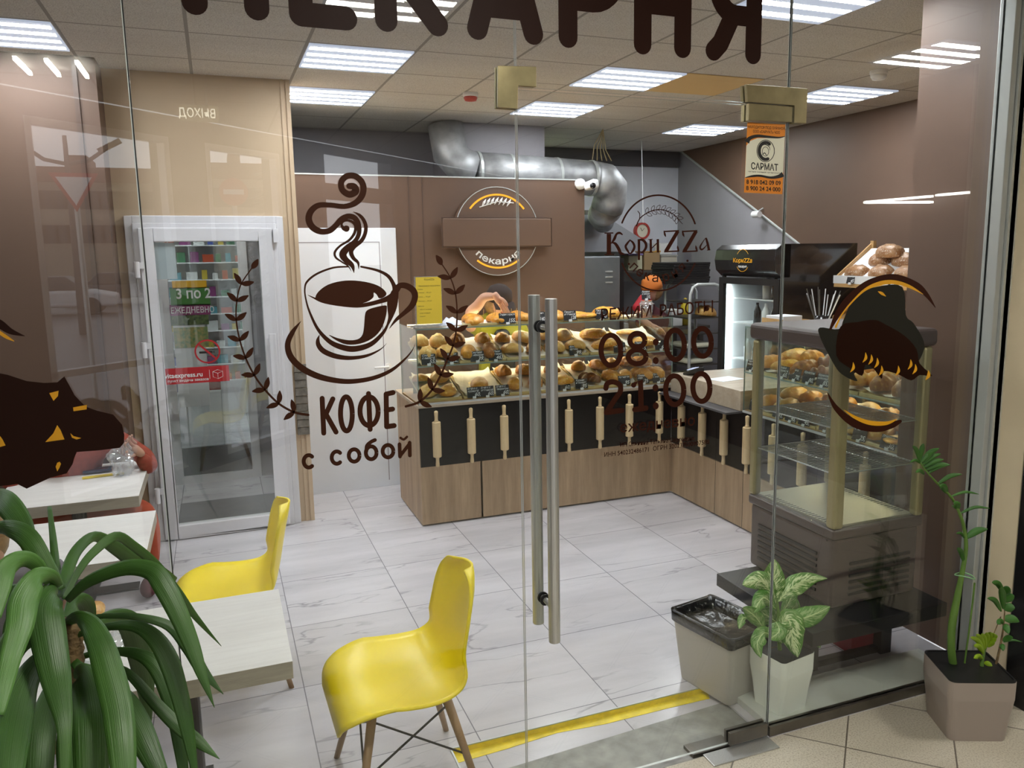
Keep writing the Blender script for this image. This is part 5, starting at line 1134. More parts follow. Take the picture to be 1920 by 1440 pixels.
# back table with things
r=empty('kitchen_table',(4.1,7.7,0),'steel kitchen table along the back with trays and tubs','table')
MB().box((3.6,7.5,1.0),(5.0,8.2,1.03)).build('table_top',M['steel_dark'],r)
for x,y in ((3.65,7.55),(4.9,7.55),(3.65,8.1),(4.9,8.1)): MB().box((x,y,0),(x+.05,y+.05,1.0)).build('leg',M['steel_dark'],r)
MB().box((3.6,8.20,1.03),(5.0,8.22,1.5)).build('splashback',M['dark_grey'],r)
for i,(x,c_,w,h_,lab) in enumerate(((3.78,'6b6a66',.25,.06,'low grey tray on the kitchen table, left'),(4.12,'8a8a86',.3,.08,'shallow steel tray on the kitchen table, middle'),(4.55,'d8d8d4',.14,.18,'white tub on the kitchen table beside the yellow bottle'))): tag(MB().box((x,7.56,1.031),(x+w,7.76,1.031+h_)).build('kitchen_container',pbr('kc%d'%i,c_,.4),bevel=.008),lab,'container')
tag(MB().lathe([(0,0),(.05,0),(.052,.2),(.03,.26),(.018,.29),(0,.30)],(4.78,7.66,1.031),16).build('yellow_bottle',pbr('yellow_plastic_jug','c9b028',.4),smooth=True),'yellow bottle on the kitchen table behind the trolley','bottle')
# drinks fridge facing left
fx0,fx1,fy0,fy1,fz=3.86,4.58,4.90,5.67,1.885
r=empty('drinks_fridge',((fx0+fx1)/2,(fy0+fy1)/2,0),'black drinks fridge with a lit glass door and the bakery logo on its header','fridge')
m=MB(); t=.03; m.box((fx0+.03,fy0,.1),(fx1,fy0+t,fz)); m.box((fx0+.03,fy1-t,.1),(fx1,fy1,fz)); m.box((fx1-t,fy0+t,.1),(fx1,fy1-t,fz)); m.box((fx0+.03,fy0+t,fz-.25),(fx1-t,fy1-t,fz)); m.box((fx0+.03,fy0+t,.1),(fx1-t,fy1-t,.25)); m.build('housing',M['black'],r)
MB().box((fx0+.05,fy0+.02,0),(fx1-.02,fy1-.02,.1)).build('plinth',M['black_matt'],r)
m=MB(); m.prism([(fx0+.02,fy0,fz-.25),(fx0-.035,fy0,fz-.20),(fx0-.05,fy0,fz-.12),(fx0-.035,fy0,fz-.04),(fx0+.02,fy0,fz),(fx0+.1,fy0,fz),(fx0+.1,fy0,fz-.25)],(0,fy1-fy0,0)); m.build('header',M['black'],r,bevel=.004)
m=MB(); frame_=lambda a,b,c,d:m.box((fx0,a,c),(fx0+.03,b,d))
frame_(fy0,fy0+.06,.12,fz-.26); frame_(fy1-.06,fy1,.12,fz-.26); frame_(fy0+.06,fy1-.06,fz-.31,fz-.26); frame_(fy0+.06,fy1-.06,.12,.2); m.build('door_frame',M['black_matt'],r)
MB().box((fx0+.012,fy0+.06,.2),(fx0+.018,fy1-.06,fz-.31)).build('door_pane',M['glass_in'],r)
MB().box((fx1-.034,fy0+.03,.25),(fx1-.031,fy1-.03,fz-.25)).box((fx0+.05,fy1-.034,.25),(fx1-.034,fy1-.0305,fz-.25)).build('white_liner',M['white'],r)
MB().box((fx0+.06,fy1-.06,.30),(fx0+.085,fy1-.036,fz-.33)).build('light_strip',M['cold_strip'],r)
for z in (.6,.95,1.25,1.45): MB().box((fx0+.09,fy0+.035,z),(fx1-.04,fy1-.07,z+.01)).build('shelf',M['white'],r)
for s0,cx_,cz_ in ((1,(fy0+fy1)/2,fz-.122),):
    for nm,rr0,rr1,a0,a1,mt_ in (('logo_ring',.083,.087,35,145,'decal_yellow'),('logo_ring',.083,.087,215,325,'decal_yellow')):
        m=MB(); vs=[];fs=[]
        for k in range(25):
            a=math.radians(a0+(a1-a0)*k/24)
            for q in (rr0,rr1): vs.append((fx0-.0515,cx_-q*math.cos(a),cz_+q*math.sin(a)))
        for k in range(24): fs.append((2*k,2*k+1,2*k+3,2*k+2))
        m.add(vs,fs); m.build(nm,M[mt_],r,solid=.0006)
    vs,fs=text_mesh('КориZZа',off=.02,align='CENTER'); MB().add([(fx0-.052,cx_-v.x*.058,cz_-.015+v.y*.045) for v in vs],fs).build('logo_lettering',M['decal_yellow'],r)
    vs,fs=text_mesh('пекарня',off=.01,align='CENTER'); MB().add([(fx0-.0515,cx_-v.x*.028,cz_-.055+v.y*.028) for v in vs],fs).build('logo_lettering',M['white_ink'],r)
k=0
for z,n in ((1.26,4),(.96,5),(1.46,3)):
    for i in range(n):
        y=fy0+.12+.11*i; o=MB().lathe([(0,0),(.03,0),(.032,.10),(.012,.14),(.012,.165),(0,.165)],(fx0+.15,y,z+.001),12).build('drink_bottle',M['black' if i%2 else 'white'],smooth=True)
        tag(o,'small %s drink bottle, %s from the right on the %s shelf of the lit fridge'%(('white','dark')[i%2],ORD[i],{1.26:'second',.96:'third',1.46:'top'}[z]),'bottle','bottles in the drinks fridge')
# bread rack on the right wall, facing the room
RX,RY=4.31,4.36
r=empty('bread_rack',(RX,RY,0),'wooden bread rack with tilted bins beside the fridge','rack',rz=-math.pi/2)
def rk(x,y,z): return (RX+y,RY-x,z)      # rack frame -> room
bx0,bx1=-.46,.55; LVL=((1.598,1.82),(1.31,1.49))
for lv,(z0,z1) in enumerate(LVL):
    MB().prism([(bx0,0,z0),(bx1,0,z0),(bx1,.32,z1-.06),(bx0,.32,z1-.06)],(0,0,.012)).build('bin_board',M['pine'],r,world=False)
    MB().prism([(bx0,-.01,z0-.03),(bx0,.32,z1-.09),(bx0,.32,z1+.06),(bx0,-.01,z0+.035)],(.012,0,0)).build('side_board',M['pine'],r,world=False)
    MB().box((bx0,-.012,z0-.035),(bx1,0,z0+.035)).build('front_board',M['pine'],r,world=False)
    if lv==0: m=MB(); m.box((bx0-.004,-.016,z0-.008),(bx1,-.012,z0+.05)); m.prism([(bx0+.014,0,z0+.016),(bx1,0,z0+.016),(bx1,.32,z1+.02),(bx0+.014,.32,z1+.02)],(0,0,.003)); m.build('white_liner',M['white_tape'],r,world=False)
for x in (bx0,bx1-.03): MB().box((x,.32,0.0),(x+.03,.35,1.90)).build('post',M['pine'],r,world=False)
for i,(x,dy,dz,kd) in enumerate(((-.33,.09,.04,'loaf'),(-.10,.09,.045,'loaf'),(.13,.09,.04,'loaf'),(-.22,.20,.13,'loaf'),(.02,.20,.13,'loaf'),(-.10,.16,.19,'loaf'),(.24,.2,.12,'loaf'))):
    put(kd,i,rk(x,dy,1.60+dz-.01),R_.uniform(1.2,1.9),'floured crusty loaf, %s piled in the top bin of the bread rack'%ORD[i],'loaves in the bread rack',.8)
for i in range(4): put('baguette',i,rk(-.35+.11*i,.15,1.31+.09),R_.uniform(-.1,.1),'long loaf, %s from the left in the lower bin of the bread rack'%ORD[i],'long loaves in the bread rack',.8)
for i,(x,a_,c_) in enumerate(((-.28,'Богатырь','45'),(.12,'Белый','40'))): ptag(rk(x,-.03,1.585),'small black chalk price tag, %s on the bread rack front'%('left','right')[i],a_,'',c_,w=.075,h=.06,axis='y')
q=atx(1428,402,5.08)
r=empty('wall_spotlight',(5.06,q.y,q.z),'small white spotlight on the slanted edge of the brown right wall','spotlight')
MB().lathe([(0,-.05),(.03,-.05),(.034,.05),(0,.05)],(5.02,q.y,q.z),14,axis='y').build('lamp_head',M['white'],r,smooth=False); MB().tube([(5.095,q.y,q.z+.06),(5.02,q.y,q.z+.02)],.008,6).build('bracket',M['alu'],r)
# ------------------------------------------------------------------ bin
def loft(rings):
    m=MB(); n=len(rings[0]); vs=[p for r_ in rings for p in r_]; fs=[]
    for i in range(len(rings)-1):
        for k in range(n): fs.append((i*n+k,i*n+(k+1)%n,(i+1)*n+(k+1)%n,(i+1)*n+k))
    fs.append(tuple(range(n-1,-1,-1))); return m.add(vs,fs)
def rsq(cx,cy,hx,hy,z,rot,rad=.25,n=6):
    out=[]
    for qx,qy,a0 in ((1,1,0),(-1,1,90),(-1,-1,180),(1,-1,270)):
        for k in range(n+1):
            a=math.radians(a0+90*k/n); r_=rad*min(hx,hy); x=qx*(hx-r_)+r_*math.cos(a); y=qy*(hy-r_)+r_*math.sin(a)
            c,s_=math.cos(rot),math.sin(rot); out.append((cx+x*c-y*s_,cy+x*s_+y*c,z))
    return out
bc=(1.895,2.71); rot=math.radians(12)
r=empty('waste_bin',(bc[0],bc[1],0),'warm grey waste bin with a black liner behind the white plant pot','bin')
loft([rsq(*bc,.10,.145,0.0,rot),rsq(*bc,.112,.16,.12,rot),rsq(*bc,.128,.18,.30,rot),rsq(*bc,.12,.172,.30,rot),rsq(*bc,.105,.155,.12,rot)]).build('bin_body',M['bin'],r,smooth=False,bevel=.004)
lr=[]
for k,(e,z) in enumerate(((.004,.275),(.007,.31),(.006,.322),(-.01,.324),(-.03,.28),(-.05,.2),(-.06,.13))):
    rg=rsq(bc[0],bc[1],.128+e,.18+e,z-.01,rot); lr.append([(p[0]+.006*noise.noise(Vector((p[0]*30,p[1]*30,k))),p[1]+.006*noise.noise(Vector((p[1]*30,p[0]*30,k+5))),p[2]+.008*noise.noise(Vector((p[0]*25,p[1]*25,9)))) for p in rg])
loft(lr).build('bin_liner',M['bag_black'],r,smooth=True)
# ------------------------------------------------------------------ plants
def leafmat(name,c1,c2,spots=False):
    m,nt,p=newmat(name); tc=nd(nt,'ShaderNodeTexCoord'); n=nd(nt,'ShaderNodeTexNoise',i_Scale=6.0,i_Detail=3.0); nt.links.new(tc.outputs['Object'],n.inputs['Vector'])
    c=mixc(nt,mth(nt,'MULTIPLY_ADD',n.outputs[0],2.4,-.7,True),lin(c1),lin(c2))
    if spots:
        uv=nd(nt,'ShaderNodeUVMap'); uv.uv_map='UVMap'; s=nd(nt,'ShaderNodeSeparateXYZ'); nt.links.new(uv.outputs[0],s.inputs[0])
        d=mth(nt,'ABSOLUTE',mth(nt,'SUBTRACT',s.outputs[1],.5))       # distance from the midrib, 0..0.5
        mp=nd(nt,'ShaderNodeMapping'); nt.links.new(uv.outputs[0],mp.inputs[0]); mp.inputs['Scale'].default_value=(13,5,1)
        # slant the flecks along the side veins
        cb=nd(nt,'ShaderNodeCombineXYZ'); nt.links.new(mth(nt,'MULTIPLY',mth(nt,'SUBTRACT',s.outputs[0],mth(nt,'MULTIPLY',d,.5)),26.0),cb.inputs[0]); nt.links.new(mth(nt,'MULTIPLY',s.outputs[1],6.0),cb.inputs[1])
        n2=nd(nt,'ShaderNodeTexNoise',i_Scale=1.0,i_Detail=4.0); nt.links.new(cb.outputs[0],n2.inputs['Vector'])
        g=mth(nt,'MULTIPLY_ADD',mth(nt,'ADD',n2.outputs[0],mth(nt,'MULTIPLY',d,-.42)),9.0,-3.3,True)
        c=mixc(nt,mth(nt,'MULTIPLY',g,spots),c,lin('d9e6b0'))
        rib=mth(nt,'LESS_THAN',d,.03); c=mixc(nt,mth(nt,'MULTIPLY',rib,.8),c,lin('cfe0a0'))
    else:
        uv=nd(nt,'ShaderNodeUVMap'); uv.uv_map='UVMap'; mp=nd(nt,'ShaderNodeMapping'); nt.links.new(uv.outputs[0],mp.inputs[0]); mp.inputs['Scale'].default_value=(1.5,26,1)
        n2=nd(nt,'ShaderNodeTexNoise',i_Scale=1.0,i_Detail=2.0); nt.links.new(mp.outputs[0],n2.inputs['Vector'])
        c=mixc(nt,mth(nt,'MULTIPLY',mth(nt,'MULTIPLY_ADD',n2.outputs[0],2.6,-.8,True),.45),c,lin(c1))
        b=nd(nt,'ShaderNodeBump',i_Strength=.35,i_Distance=.003); nt.links.new(n2.outputs[0],b.inputs['Height']); nt.links.new(b.outputs[0],p.inputs['Normal'])
    nt.links.new(c,p.inputs['Base Color']); p.inputs['Roughness'].default_value=.42; p.inputs['Subsurface Weight'].default_value=0.0
    return m
M['leaf']=leafmat('dark_strap_leaf','2a4a18','3e6622'); M['leaf_l']=leafmat('lighter_strap_leaf','426c2a','557f38')
M['dief']=leafmat('flecked_leaf','3f7022','5f9232',.95); M['dief2']=leafmat('plain_green_leaf','3c6e22','5a9030',.35); M['zz']=leafmat('glossy_leaf','2c5a1a','3f7422'); M['zz_y']=leafmat('young_yellow_green_leaf','7fa018','9ab828'); M['stem']=pbr('green_stem','5a7a30',.5,var=.15,vs=15); M['bark']=pbr('scaly_trunk','6b5636',.8,var=.4,vs=60,bump=.8,bs=70)
def leaf3(name,P,W,mat,parent,fold=.25,up=None,th=.0012,n=5,nv=6,wave=0,face=None):
    # P centre line points (3d), W full widths in metres; blade faces the viewer side given by 'face'
    S=catmull([tuple(p)+(w,) for p,w in zip(P,W)],n); m=len(S); vs=[];uvs=[]
    pts=[Vector(s[:3]) for s in S]
    for i,s in enumerate(S):
        t=(pts[min(i+1,m-1)]-pts[max(i-1,0)]).normalized()
        f=Vector(face) if face is not None else (EYE-pts[i]).normalized()
        b=t.cross(f); b=b.normalized() if b.length>1e-4 else Vector((1,0,0)); nn=b.cross(t).normalized()
        w=max(s[3],0.0006)
        for j in range(nv+1):
            v=j/nv-.5; vs.append(pts[i]+b*v*w-nn*(abs(v)*2)*fold*w*.5+nn*(wave*w*math.sin(i*1.1+j)*abs(v))); uvs.append((i/(m-1),j/nv))
    fs=[(i*(nv+1)+j,i*(nv+1)+j+1,(i+1)*(nv+1)+j+1,(i+1)*(nv+1)+j) for i in range(m-1) for j in range(nv)]
    off=Vector(parent.location); me=bpy.data.meshes.new(name); me.from_pydata([tuple(v-off) for v in vs],[],fs); ul=me.uv_layers.new(name='UVMap')
    for l in me.loops: ul.data[l.index].uv=uvs[l.vertex_index]
    me.materials.append(mat); me.polygons.foreach_set('use_smooth',[True]*len(me.polygons)); o=bpy.data.objects.new(name,me); COL.objects.link(o); o.parent=parent
    md=o.modifiers.new('s','SOLIDIFY'); md.thickness=th; return o
def pxw(y): return lambda w:w  # unused
# big strap-leaved plant in front of the glass
YC=1.50
cr=aty(130,1215,YC); r=empty('strap_leaf_plant',(cr.x,YC,0),'large green strap-leaved pot plant in the lower left, in front of the glass','plant')
def cA(p): return (p[0]/2.4,840+p[1]/2.4)
def strap(pts,ws,y0,y1,mat='leaf',k=1.0):
    P=[];W=[]; n=len(pts)
    for i,(p,w_) in enumerate(zip(pts,ws)):
        t=i/(n-1); y=y0+(y1-y0)*t; q=aty(*cA(p),y); P.append(q); W.append(max(w_,1.5)/2.4*(q-EYE).length/F_PX*k)
    leaf3('leaf',P,W,M[mat],r,fold=.22)
strap([(300,690),(400,600),(560,540),(680,552),(740,625),(800,740),(860,880),(905,1010),(965,1168)],[25,45,60,72,80,74,60,40,2],YC,1.30)
strap([(290,680),(350,560),(420,470),(520,398),(600,440),(700,525),(800,650),(880,760),(996,892)],[20,26,32,38,36,36,34,24,2],YC,1.85)
strap([(275,670),(300,560),(350,455),(430,398),(520,450),(620,520),(720,560),(790,600)],[30,44,42,40,50,55,50,30],1.55,1.95)
strap([(268,640),(250,520),(238,400),(222,262)],[34,30,24,14],1.58,1.8)
strap([(262,640),(200,520),(120,400),(30,358),(-40,370)],[50,62,74,60,30],1.55,1.7)
strap([(268,625),(235,580),(170,585),(110,680),(90,800),(50,940),(20,1060),(-10,1200)],[26,50,80,100,90,70,60,40],YC,1.25,'leaf_l')
strap([(262,640),(240,650),(205,720),(218,850),(245,1000),(268,1120),(290,1260),(290,1480)],[30,95,118,118,104,80,50,30],YC,1.22)
strap([(285,800),(340,765),(400,790),(450,880),(490,1010),(525,1150),(545,1300),(560,1500)],[26,50,72,92,104,106,100,80],YC,1.2)
strap([(300,800),(420,762),(520,755),(620,760),(760,800),(850,900),(910,1000),(1005,1108)],[16,18,22,28,38,50,42,2],YC,1.40)
strap([(300,860),(400,825),(520,800),(620,805),(700,860),(760,960),(805,1100),(840,1250),(880,1480)],[20,24,34,48,64,74,66,52,20],YC,1.3)
strap([(310,960),(420,925),(540,915),(640,935),(710,990),(755,1080),(790,1200),(810,1330),(830,1500)],[20,24,34,48,66,70,62,50,30],1.52,1.36)
strap([(320,1050),(430,1000),(530,990),(600,1035),(700,1150),(800,1250),(890,1320),(988,1400)],[16,18,24,34,44,50,44,2],1.5,1.33)
strap([(300,900),(420,790),(520,760),(590,800),(630,930),(655,1080),(675,1290)],[20,30,60,88,88,64,2],1.56,1.85)
strap([(330,1010),(370,1020),(395,1120),(408,1250),(412,1500)],[40,90,112,122,110],1.46,1.25)
strap([(290,930),(190,945),(110,1060),(70,1200),(45,1340),(30,1500)],[30,60,96,118,118,96],1.46,1.2)
strap([(250,650),(170,530),(100,500),(30,540),(0,640),(-30,760)],[26,50,64,70,66,50],1.5,1.35,'leaf_l')
strap([(262,700),(150,650),(60,640),(-20,680)],[20,34,44,40],1.55,1.6)
strap([(250,840),(140,800),(50,830),(15,930),(0,1060),(-10,1200)],[18,24,36,60,60,40],1.5,1.3,'leaf_l')
strap([(290,990),(240,1080),(205,1190),(185,1320),(175,1500)],[30,60,84,92,86],1.5,1.33)
strap([(330,960),(440,1060),(540,1130),(600,1220),(655,1330),(720,1470)],[30,60,88,98,88,60],1.48,1.3)
strap([(280,960),(310,1080),(312,1220),(300,1340),(305,1500)],[40,58,66,68,60],1.52,1.4)
strap([(262,600),(150,470),(90,330),(20,240),(-30,210)],[30,50,76,84,60],1.6,1.8)
strap([(300,760),(345,700),(375,720),(390,800),(395,900)],[30,70,84,60,4],1.55,1.7)
strap([(255,700),(130,700),(60,780),(45,900),(40,1010)],[20,36,52,44,3],1.52,1.45)
strap([(300,880),(200,860),(110,900),(70,1000)],[16,24,28,3],1.5,1.45)
tk0=aty(*cA((318,780)),YC); tk1=aty(*cA((345,1500)),YC); m=MB(); pts=[]
for i in range(30):
    t=i/29; pts.append(tk0.lerp(tk1,t))
m.tube(pts,[.017+.003*(i%2) for i in range(30)],14); m.build('trunk',M['bark'],r,smooth=True)
tb=tk1.copy(); m=MB(); m.tube([tk1,(tb.x+.01,YC,.40)],.02,12); m.build('trunk',M['bark'],r)
loft([rsq(tb.x,YC,.11,.11,0,0,1,6),rsq(tb.x,YC,.14,.14,.42,0,1,6),rsq(tb.x,YC,.13,.13,.42,0,1,6),rsq(tb.x,YC,.125,.125,.38,0,1,6)]).build('pot',M['pot_taupe'],r,smooth=False)
MB().lathe([(0,.38),(.124,.38)],(tb.x,YC,0),24).build('soil',M['soil'],r)
# white pot with flecked leaves behind the right pane
def sqpot(name,cx,cy,z0,hb,ht,h,rot,mat,lab):
    r=empty(name,(cx,cy,z0),lab,'plant')
    loft([rsq(cx,cy,hb,hb,z0,rot,.25),rsq(cx,cy,hb+(ht-hb)*.45,hb+(ht-hb)*.45,z0+h*.35,rot,.25),rsq(cx,cy,ht,ht,z0+h*.7,rot,.22),rsq(cx,cy,ht,ht,z0+h,rot,.2),rsq(cx,cy,ht-.006,ht-.006,z0+h,rot,.2),rsq(cx,cy,ht-.008,ht-.008,z0+h-.03,rot,.2)]).build('pot',mat,r,smooth=False)
    loft([rsq(cx,cy,ht-.001,ht-.001,z0+h-.001,rot,.2),rsq(cx,cy,ht-.001,ht-.001,z0+h+.003,rot,.2),rsq(cx,cy,ht-.007,ht-.007,z0+h+.003,rot,.2),rsq(cx,cy,ht-.007,ht-.007,z0+h-.02,rot,.2)]).build('rim_line',M['black_matt'],r)
    m=MB(); m.grid(lambda u,v:Vector((cx,cy,z0+h-.018))+Matrix.Rotation(rot,3,'Z')@Vector(((u-.5)*2*(ht-.009),(v-.5)*2*(ht-.009),.008*noise.noise(Vector((u*9,v*9,0))))),16,16); m.build('soil',M['soil'],r); return r
r=sqpot('flecked_plant',2.005,2.452,.03,.075,.093,.235,math.radians(10),M['pot_white'],'plant with flecked green leaves in a white square pot on the marble sill')
def cB(p): return (1280+p[0]/3.428,1020+p[1]/3.428)
def dl(pts,wmax,y0,y1,mat='dief',shape=(0.05,.55,1,.95,.6,.02),fold=.25,wave=.1):
    S=catmull(pts,4); n=len(S); P=[];W=[]
    for i,p in enumerate(S):
        t=i/(n-1); y=max(y0+(y1-y0)*t,2.352); q=aty(*cB(p),y); P.append(q)
        k=t*(len(shape)-1); a=int(min(k,len(shape)-2)); s_=shape[a]+(shape[a+1]-shape[a])*(k-a); W.append(wmax*s_/3.428*(q-EYE).length/F_PX)
    leaf3('leaf',P,W,M[mat],r,fold=fold,n=2,nv=8,wave=wave)
yb=2.45
stm=[(640,770),(625,690),(618,600),(620,500),(610,400),(603,345)]
MB().tube([aty(*cB(p),yb) for p in stm],[.009,.0085,.0075,.007,.006,.004],10).build('stem',M['stem'],r,smooth=True)
dl([(600,370),(585,250),(590,98)],140,yb,2.46)
dl([(600,380),(510,240),(385,262)],120,yb,2.42)
dl([(615,370),(700,280),(820,225),(930,222)],125,yb,2.42,shape=(.05,.6,1,.8,.35,.02))
dl([(625,470),(690,360),(740,250),(700,300)][:3],70,2.5,2.52,'dief2')
dl([(600,420),(520,345),(452,445)],105,yb,2.41,'dief2')
dl([(530,560),(470,470),(388,408)],95,2.44,2.39,'dief2')
dl([(420,470),(385,480),(362,545)],55,2.42,2.39,'dief2')
dl([(600,500),(620,560),(560,612)],95,2.44,2.39,'dief2')
dl([(625,540),(680,485),(705,600),(740,728)],165,2.43,2.37)
dl([(640,520),(740,490),(850,450),(948,402)],125,yb,2.42,'dief2')
dl([(640,480),(700,430),(720,330)],100,2.49,2.53,'dief2')
dl([(660,560),(760,550),(830,590),(885,668)],120,2.46,2.41,'dief2')
dl([(600,620),(530,570),(480,640),(503,732)],95,2.43,2.37,'dief2')
dl([(600,560),(550,600),(560,560),(610,625)][:2],60,2.46,2.42,'dief2')
dl([(620,520),(560,470),(480,430)],110,2.50,2.54,'dief2'); dl([(630,500),(600,560),(640,640)],95,2.45,2.42,'dief2')
for a,b in (((605,660),(560,670)),((645,690),(660,720))): MB().tube([aty(*cB(a),yb-.01),aty(*cB(b),yb-.02)],.002,6).build('dry_stalk',M['bark'],r)
# taupe pot at the right, outside
PC=(2.60,2.085)
r=sqpot('glossy_leaf_plant',PC[0],PC[1],0.0,.108,.125,.245,math.radians(-24),M['pot_taupe'],'taupe square pot with a tall glossy-leaved stem at the right, outside the glass')
def cC(p): return (1560+p[0]/2.18,780+p[1]/2.18)
def q3(p,y): return aty(*cC(p),y)
ym=2.13
st=[(503,1058,42),(488,960,38),(490,860,38),(508,760,34),(532,640,24),(548,540,19),(540,460,17),(522,400,15),(490,335,12),(430,275,10),(385,225,8),(362,190,6)]
MB().tube([q3(p[:2],ym) for p in catmull(st,3)],[p[2]/2.18*2.5/F_PX/2 for p in catmull(st,3)],14).build('tall_stem',M['stem'],r,smooth=True)
def zl(a,b,w_,mat='zz',y0=None,bend=.12):
    y0=y0 or ym; A=q3(a,y0); B=q3(b,y0-.03); mid=A.lerp(B,.5)+Vector((0,0,(B-A).length*bend))
    S=catmull([tuple(A),tuple(mid),tuple(B)],4); n=len(S); leaf3('leaf',S,[w_/2.18*2.5/F_PX*max(.03,math.sin(math.pi*(.08+.9*i/(n-1)))) for i in range(n)],M[mat],r,fold=.3,n=2,nv=4)
for a,b,w_ in (((362,190),(438,132),26),((366,200),(445,155),24),((372,212),(458,178),24),((380,222),(484,200),26),((358,185),(374,113),24),((360,190),(330,122),20),((362,195),(318,190),14),((378,240),(342,230),20),((372,196),(420,140),24),((390,235),(480,200),22),
  ((432,278),(532,238),22),((470,318),(440,288),34),((480,332),(602,320),14),((515,385),(500,362),40),((520,400),(646,378),16),((545,500),(637,462),36),((545,505),(508,480),14),((540,600),(512,540),26)): zl(a,b,w_)
st2=[(615,1088,26),(612,1010,20),(625,960,8),(650,900,4)]; y2=2.07
MB().tube([q3(p[:2],y2) for p in st2],[p[2]/2.18*2.45/F_PX/2 for p in st2],10).build('short_stem',M['stem'],r,smooth=True)
for i,(a,b) in enumerate((((622,970),(566,905)),((622,960),(590,893)),((628,955),(612,890)),((634,945),(632,886)),((640,935),(648,884)),((645,925),(664,890)),((650,915),(676,900)),((640,935),(672,912)),((636,945),(665,925)),((620,975),(580,940)),((618,1000),(580,990)),((620,1010),(655,1022)))): zl(a,b,26,'zz_y',y2)
st3=[(645,1078,14),(672,1010,13),(690,930,12),(700,870,9),(706,800,6),(700,720,4)]; y3=2.06
MB().tube([q3(p[:2],y3) for p in st3],[p[2]/2.18*2.45/F_PX/2 for p in st3],10).build('short_stem',M['bark'],r,smooth=True)
for i,(a,b,w_) in enumerate((((700,725),(655,680),30),((700,730),(728,705),40),((702,760),(745,735),44),((702,790),(748,785),46),((702,830),(766,842),44),((700,850),(676,850),30),((692,800),(636,745),26),((700,790),(690,700),34),((702,850),(722,890),34),((698,920),(740,905),30),((700,925),(778,924),10),((690,930),(700,960),26))): zl(a,b,w_,'zz',y3)
MB().tube([q3((655,905),y3),q3((690,820),y3)],.0018,6).build('thin_stem',M['bark'],r)
MB().tube([q3(p,2.10) for p in [(542,1010),(560,880),(575,760),(583,682)]],.0035,8).build('support_stick',M['stem'],r)
c0=q3((548,655),2.11); ring=[Vector((c0.x+.040*math.cos(a),2.115+.03*math.sin(a),c0.z+.004*math.sin(a*2)-.008*math.cos(a))) for a in np.linspace(0,2*math.pi,24)[:-1]]
MB().tube(ring,.0024,7,closed=True).build('support_ring',pbr('pale_green_wire','7fae7a',.4),r,smooth=True)
# ------------------------------------------------------------------ people
def skin(name,J,E,mat,parent,sub=2,root=0):
    off=Vector(parent.location) if parent else Vector((0,0,0))
    me=bpy.data.meshes.new(name); me.from_pydata([tuple(Vector(j[:3])-off) for j in J],E,[])
    o=bpy.data.objects.new(name,me); COL.objects.link(o); o.parent=parent; md=o.modifiers.new('k','SKIN'); md.use_smooth_shade=True
    for i,j in enumerate(J):
        r_=j[3] if hasattr(j[3],'__len__') else (j[3],j[3]); me.skin_vertices[0].data[i].radius=r_; me.skin_vertices[0].data[i].use_root=(i==root)
    md2=o.modifiers.new('u','SUBSURF'); md2.levels=sub; md2.render_levels=sub; me.materials.append(mat); return o
def headmesh(parent,c,rad,yaw,pitch,mat,name='head'):
    # ellipsoid head with brow, nose, lips, chin, ears; looks along local -Y
    m=MB()
    def f(u,v):
        th=math.pi*u; a=2*math.pi*v; x=math.sin(th)*math.sin(a); y=-math.sin(th)*math.cos(a); z=math.cos(th)
        X=x*.78*(1-.12*max(0,-z)); Y=y*.95; Z=z*1.2
        if y<0:
            g=lambda zx,zz,sx,sz:math.exp(-((x-zx)/sx)**2-((z-zz)/sz)**2)
            Y-= .20*g(0,-.10,.13,.20)+.07*g(0,-.42,.22,.09)+.08*g(0,-.80,.3,.15)+.05*g(0,.22,.5,.1); Y+= .09*g(.32,.06,.16,.11)+.09*g(-.32,.06,.16,.11)
        return Vector((X,Y,Z))*rad
    m.grid(f,26,32); m.sphere((.78*rad,.05*rad,-.02*rad),(.06*rad,.14*rad,.22*rad),8,6); m.sphere((-.78*rad,.05*rad,-.02*rad),(.06*rad,.14*rad,.22*rad),8,6)
    R=Matrix.Translation(Vector(c))@Matrix.Rotation(yaw,4,'Z')@Matrix.Rotation(pitch,4,'X'); m.xf(R); h=m.build(name,mat,parent,smooth=True)
    for s_ in (-1,1):
        MB().sphere((s_*.30*rad,-.80*rad,.07*rad),(.11*rad,.07*rad,.07*rad),10,8).xf(R).build('eye',M['white'],h); MB().sphere((s_*.30*rad,-.86*rad,.07*rad),.05*rad,8,6).xf(R).build('pupil',M['ink'],h)
        MB().obox((s_*.30*rad,-.90*rad,.24*rad),(.26*rad,.05*rad,.04*rad)).xf(R).build('eyebrow',M['hair'],h)
    MB().sphere((0,-.965*rad,-.50*rad),(.24*rad,.07*rad,.06*rad),12,6).xf(R).build('lips',pbr('lips','a85a4e',.5) if 'lips' not in bpy.data.materials else bpy.data.materials['lips'],h)
    return h,R
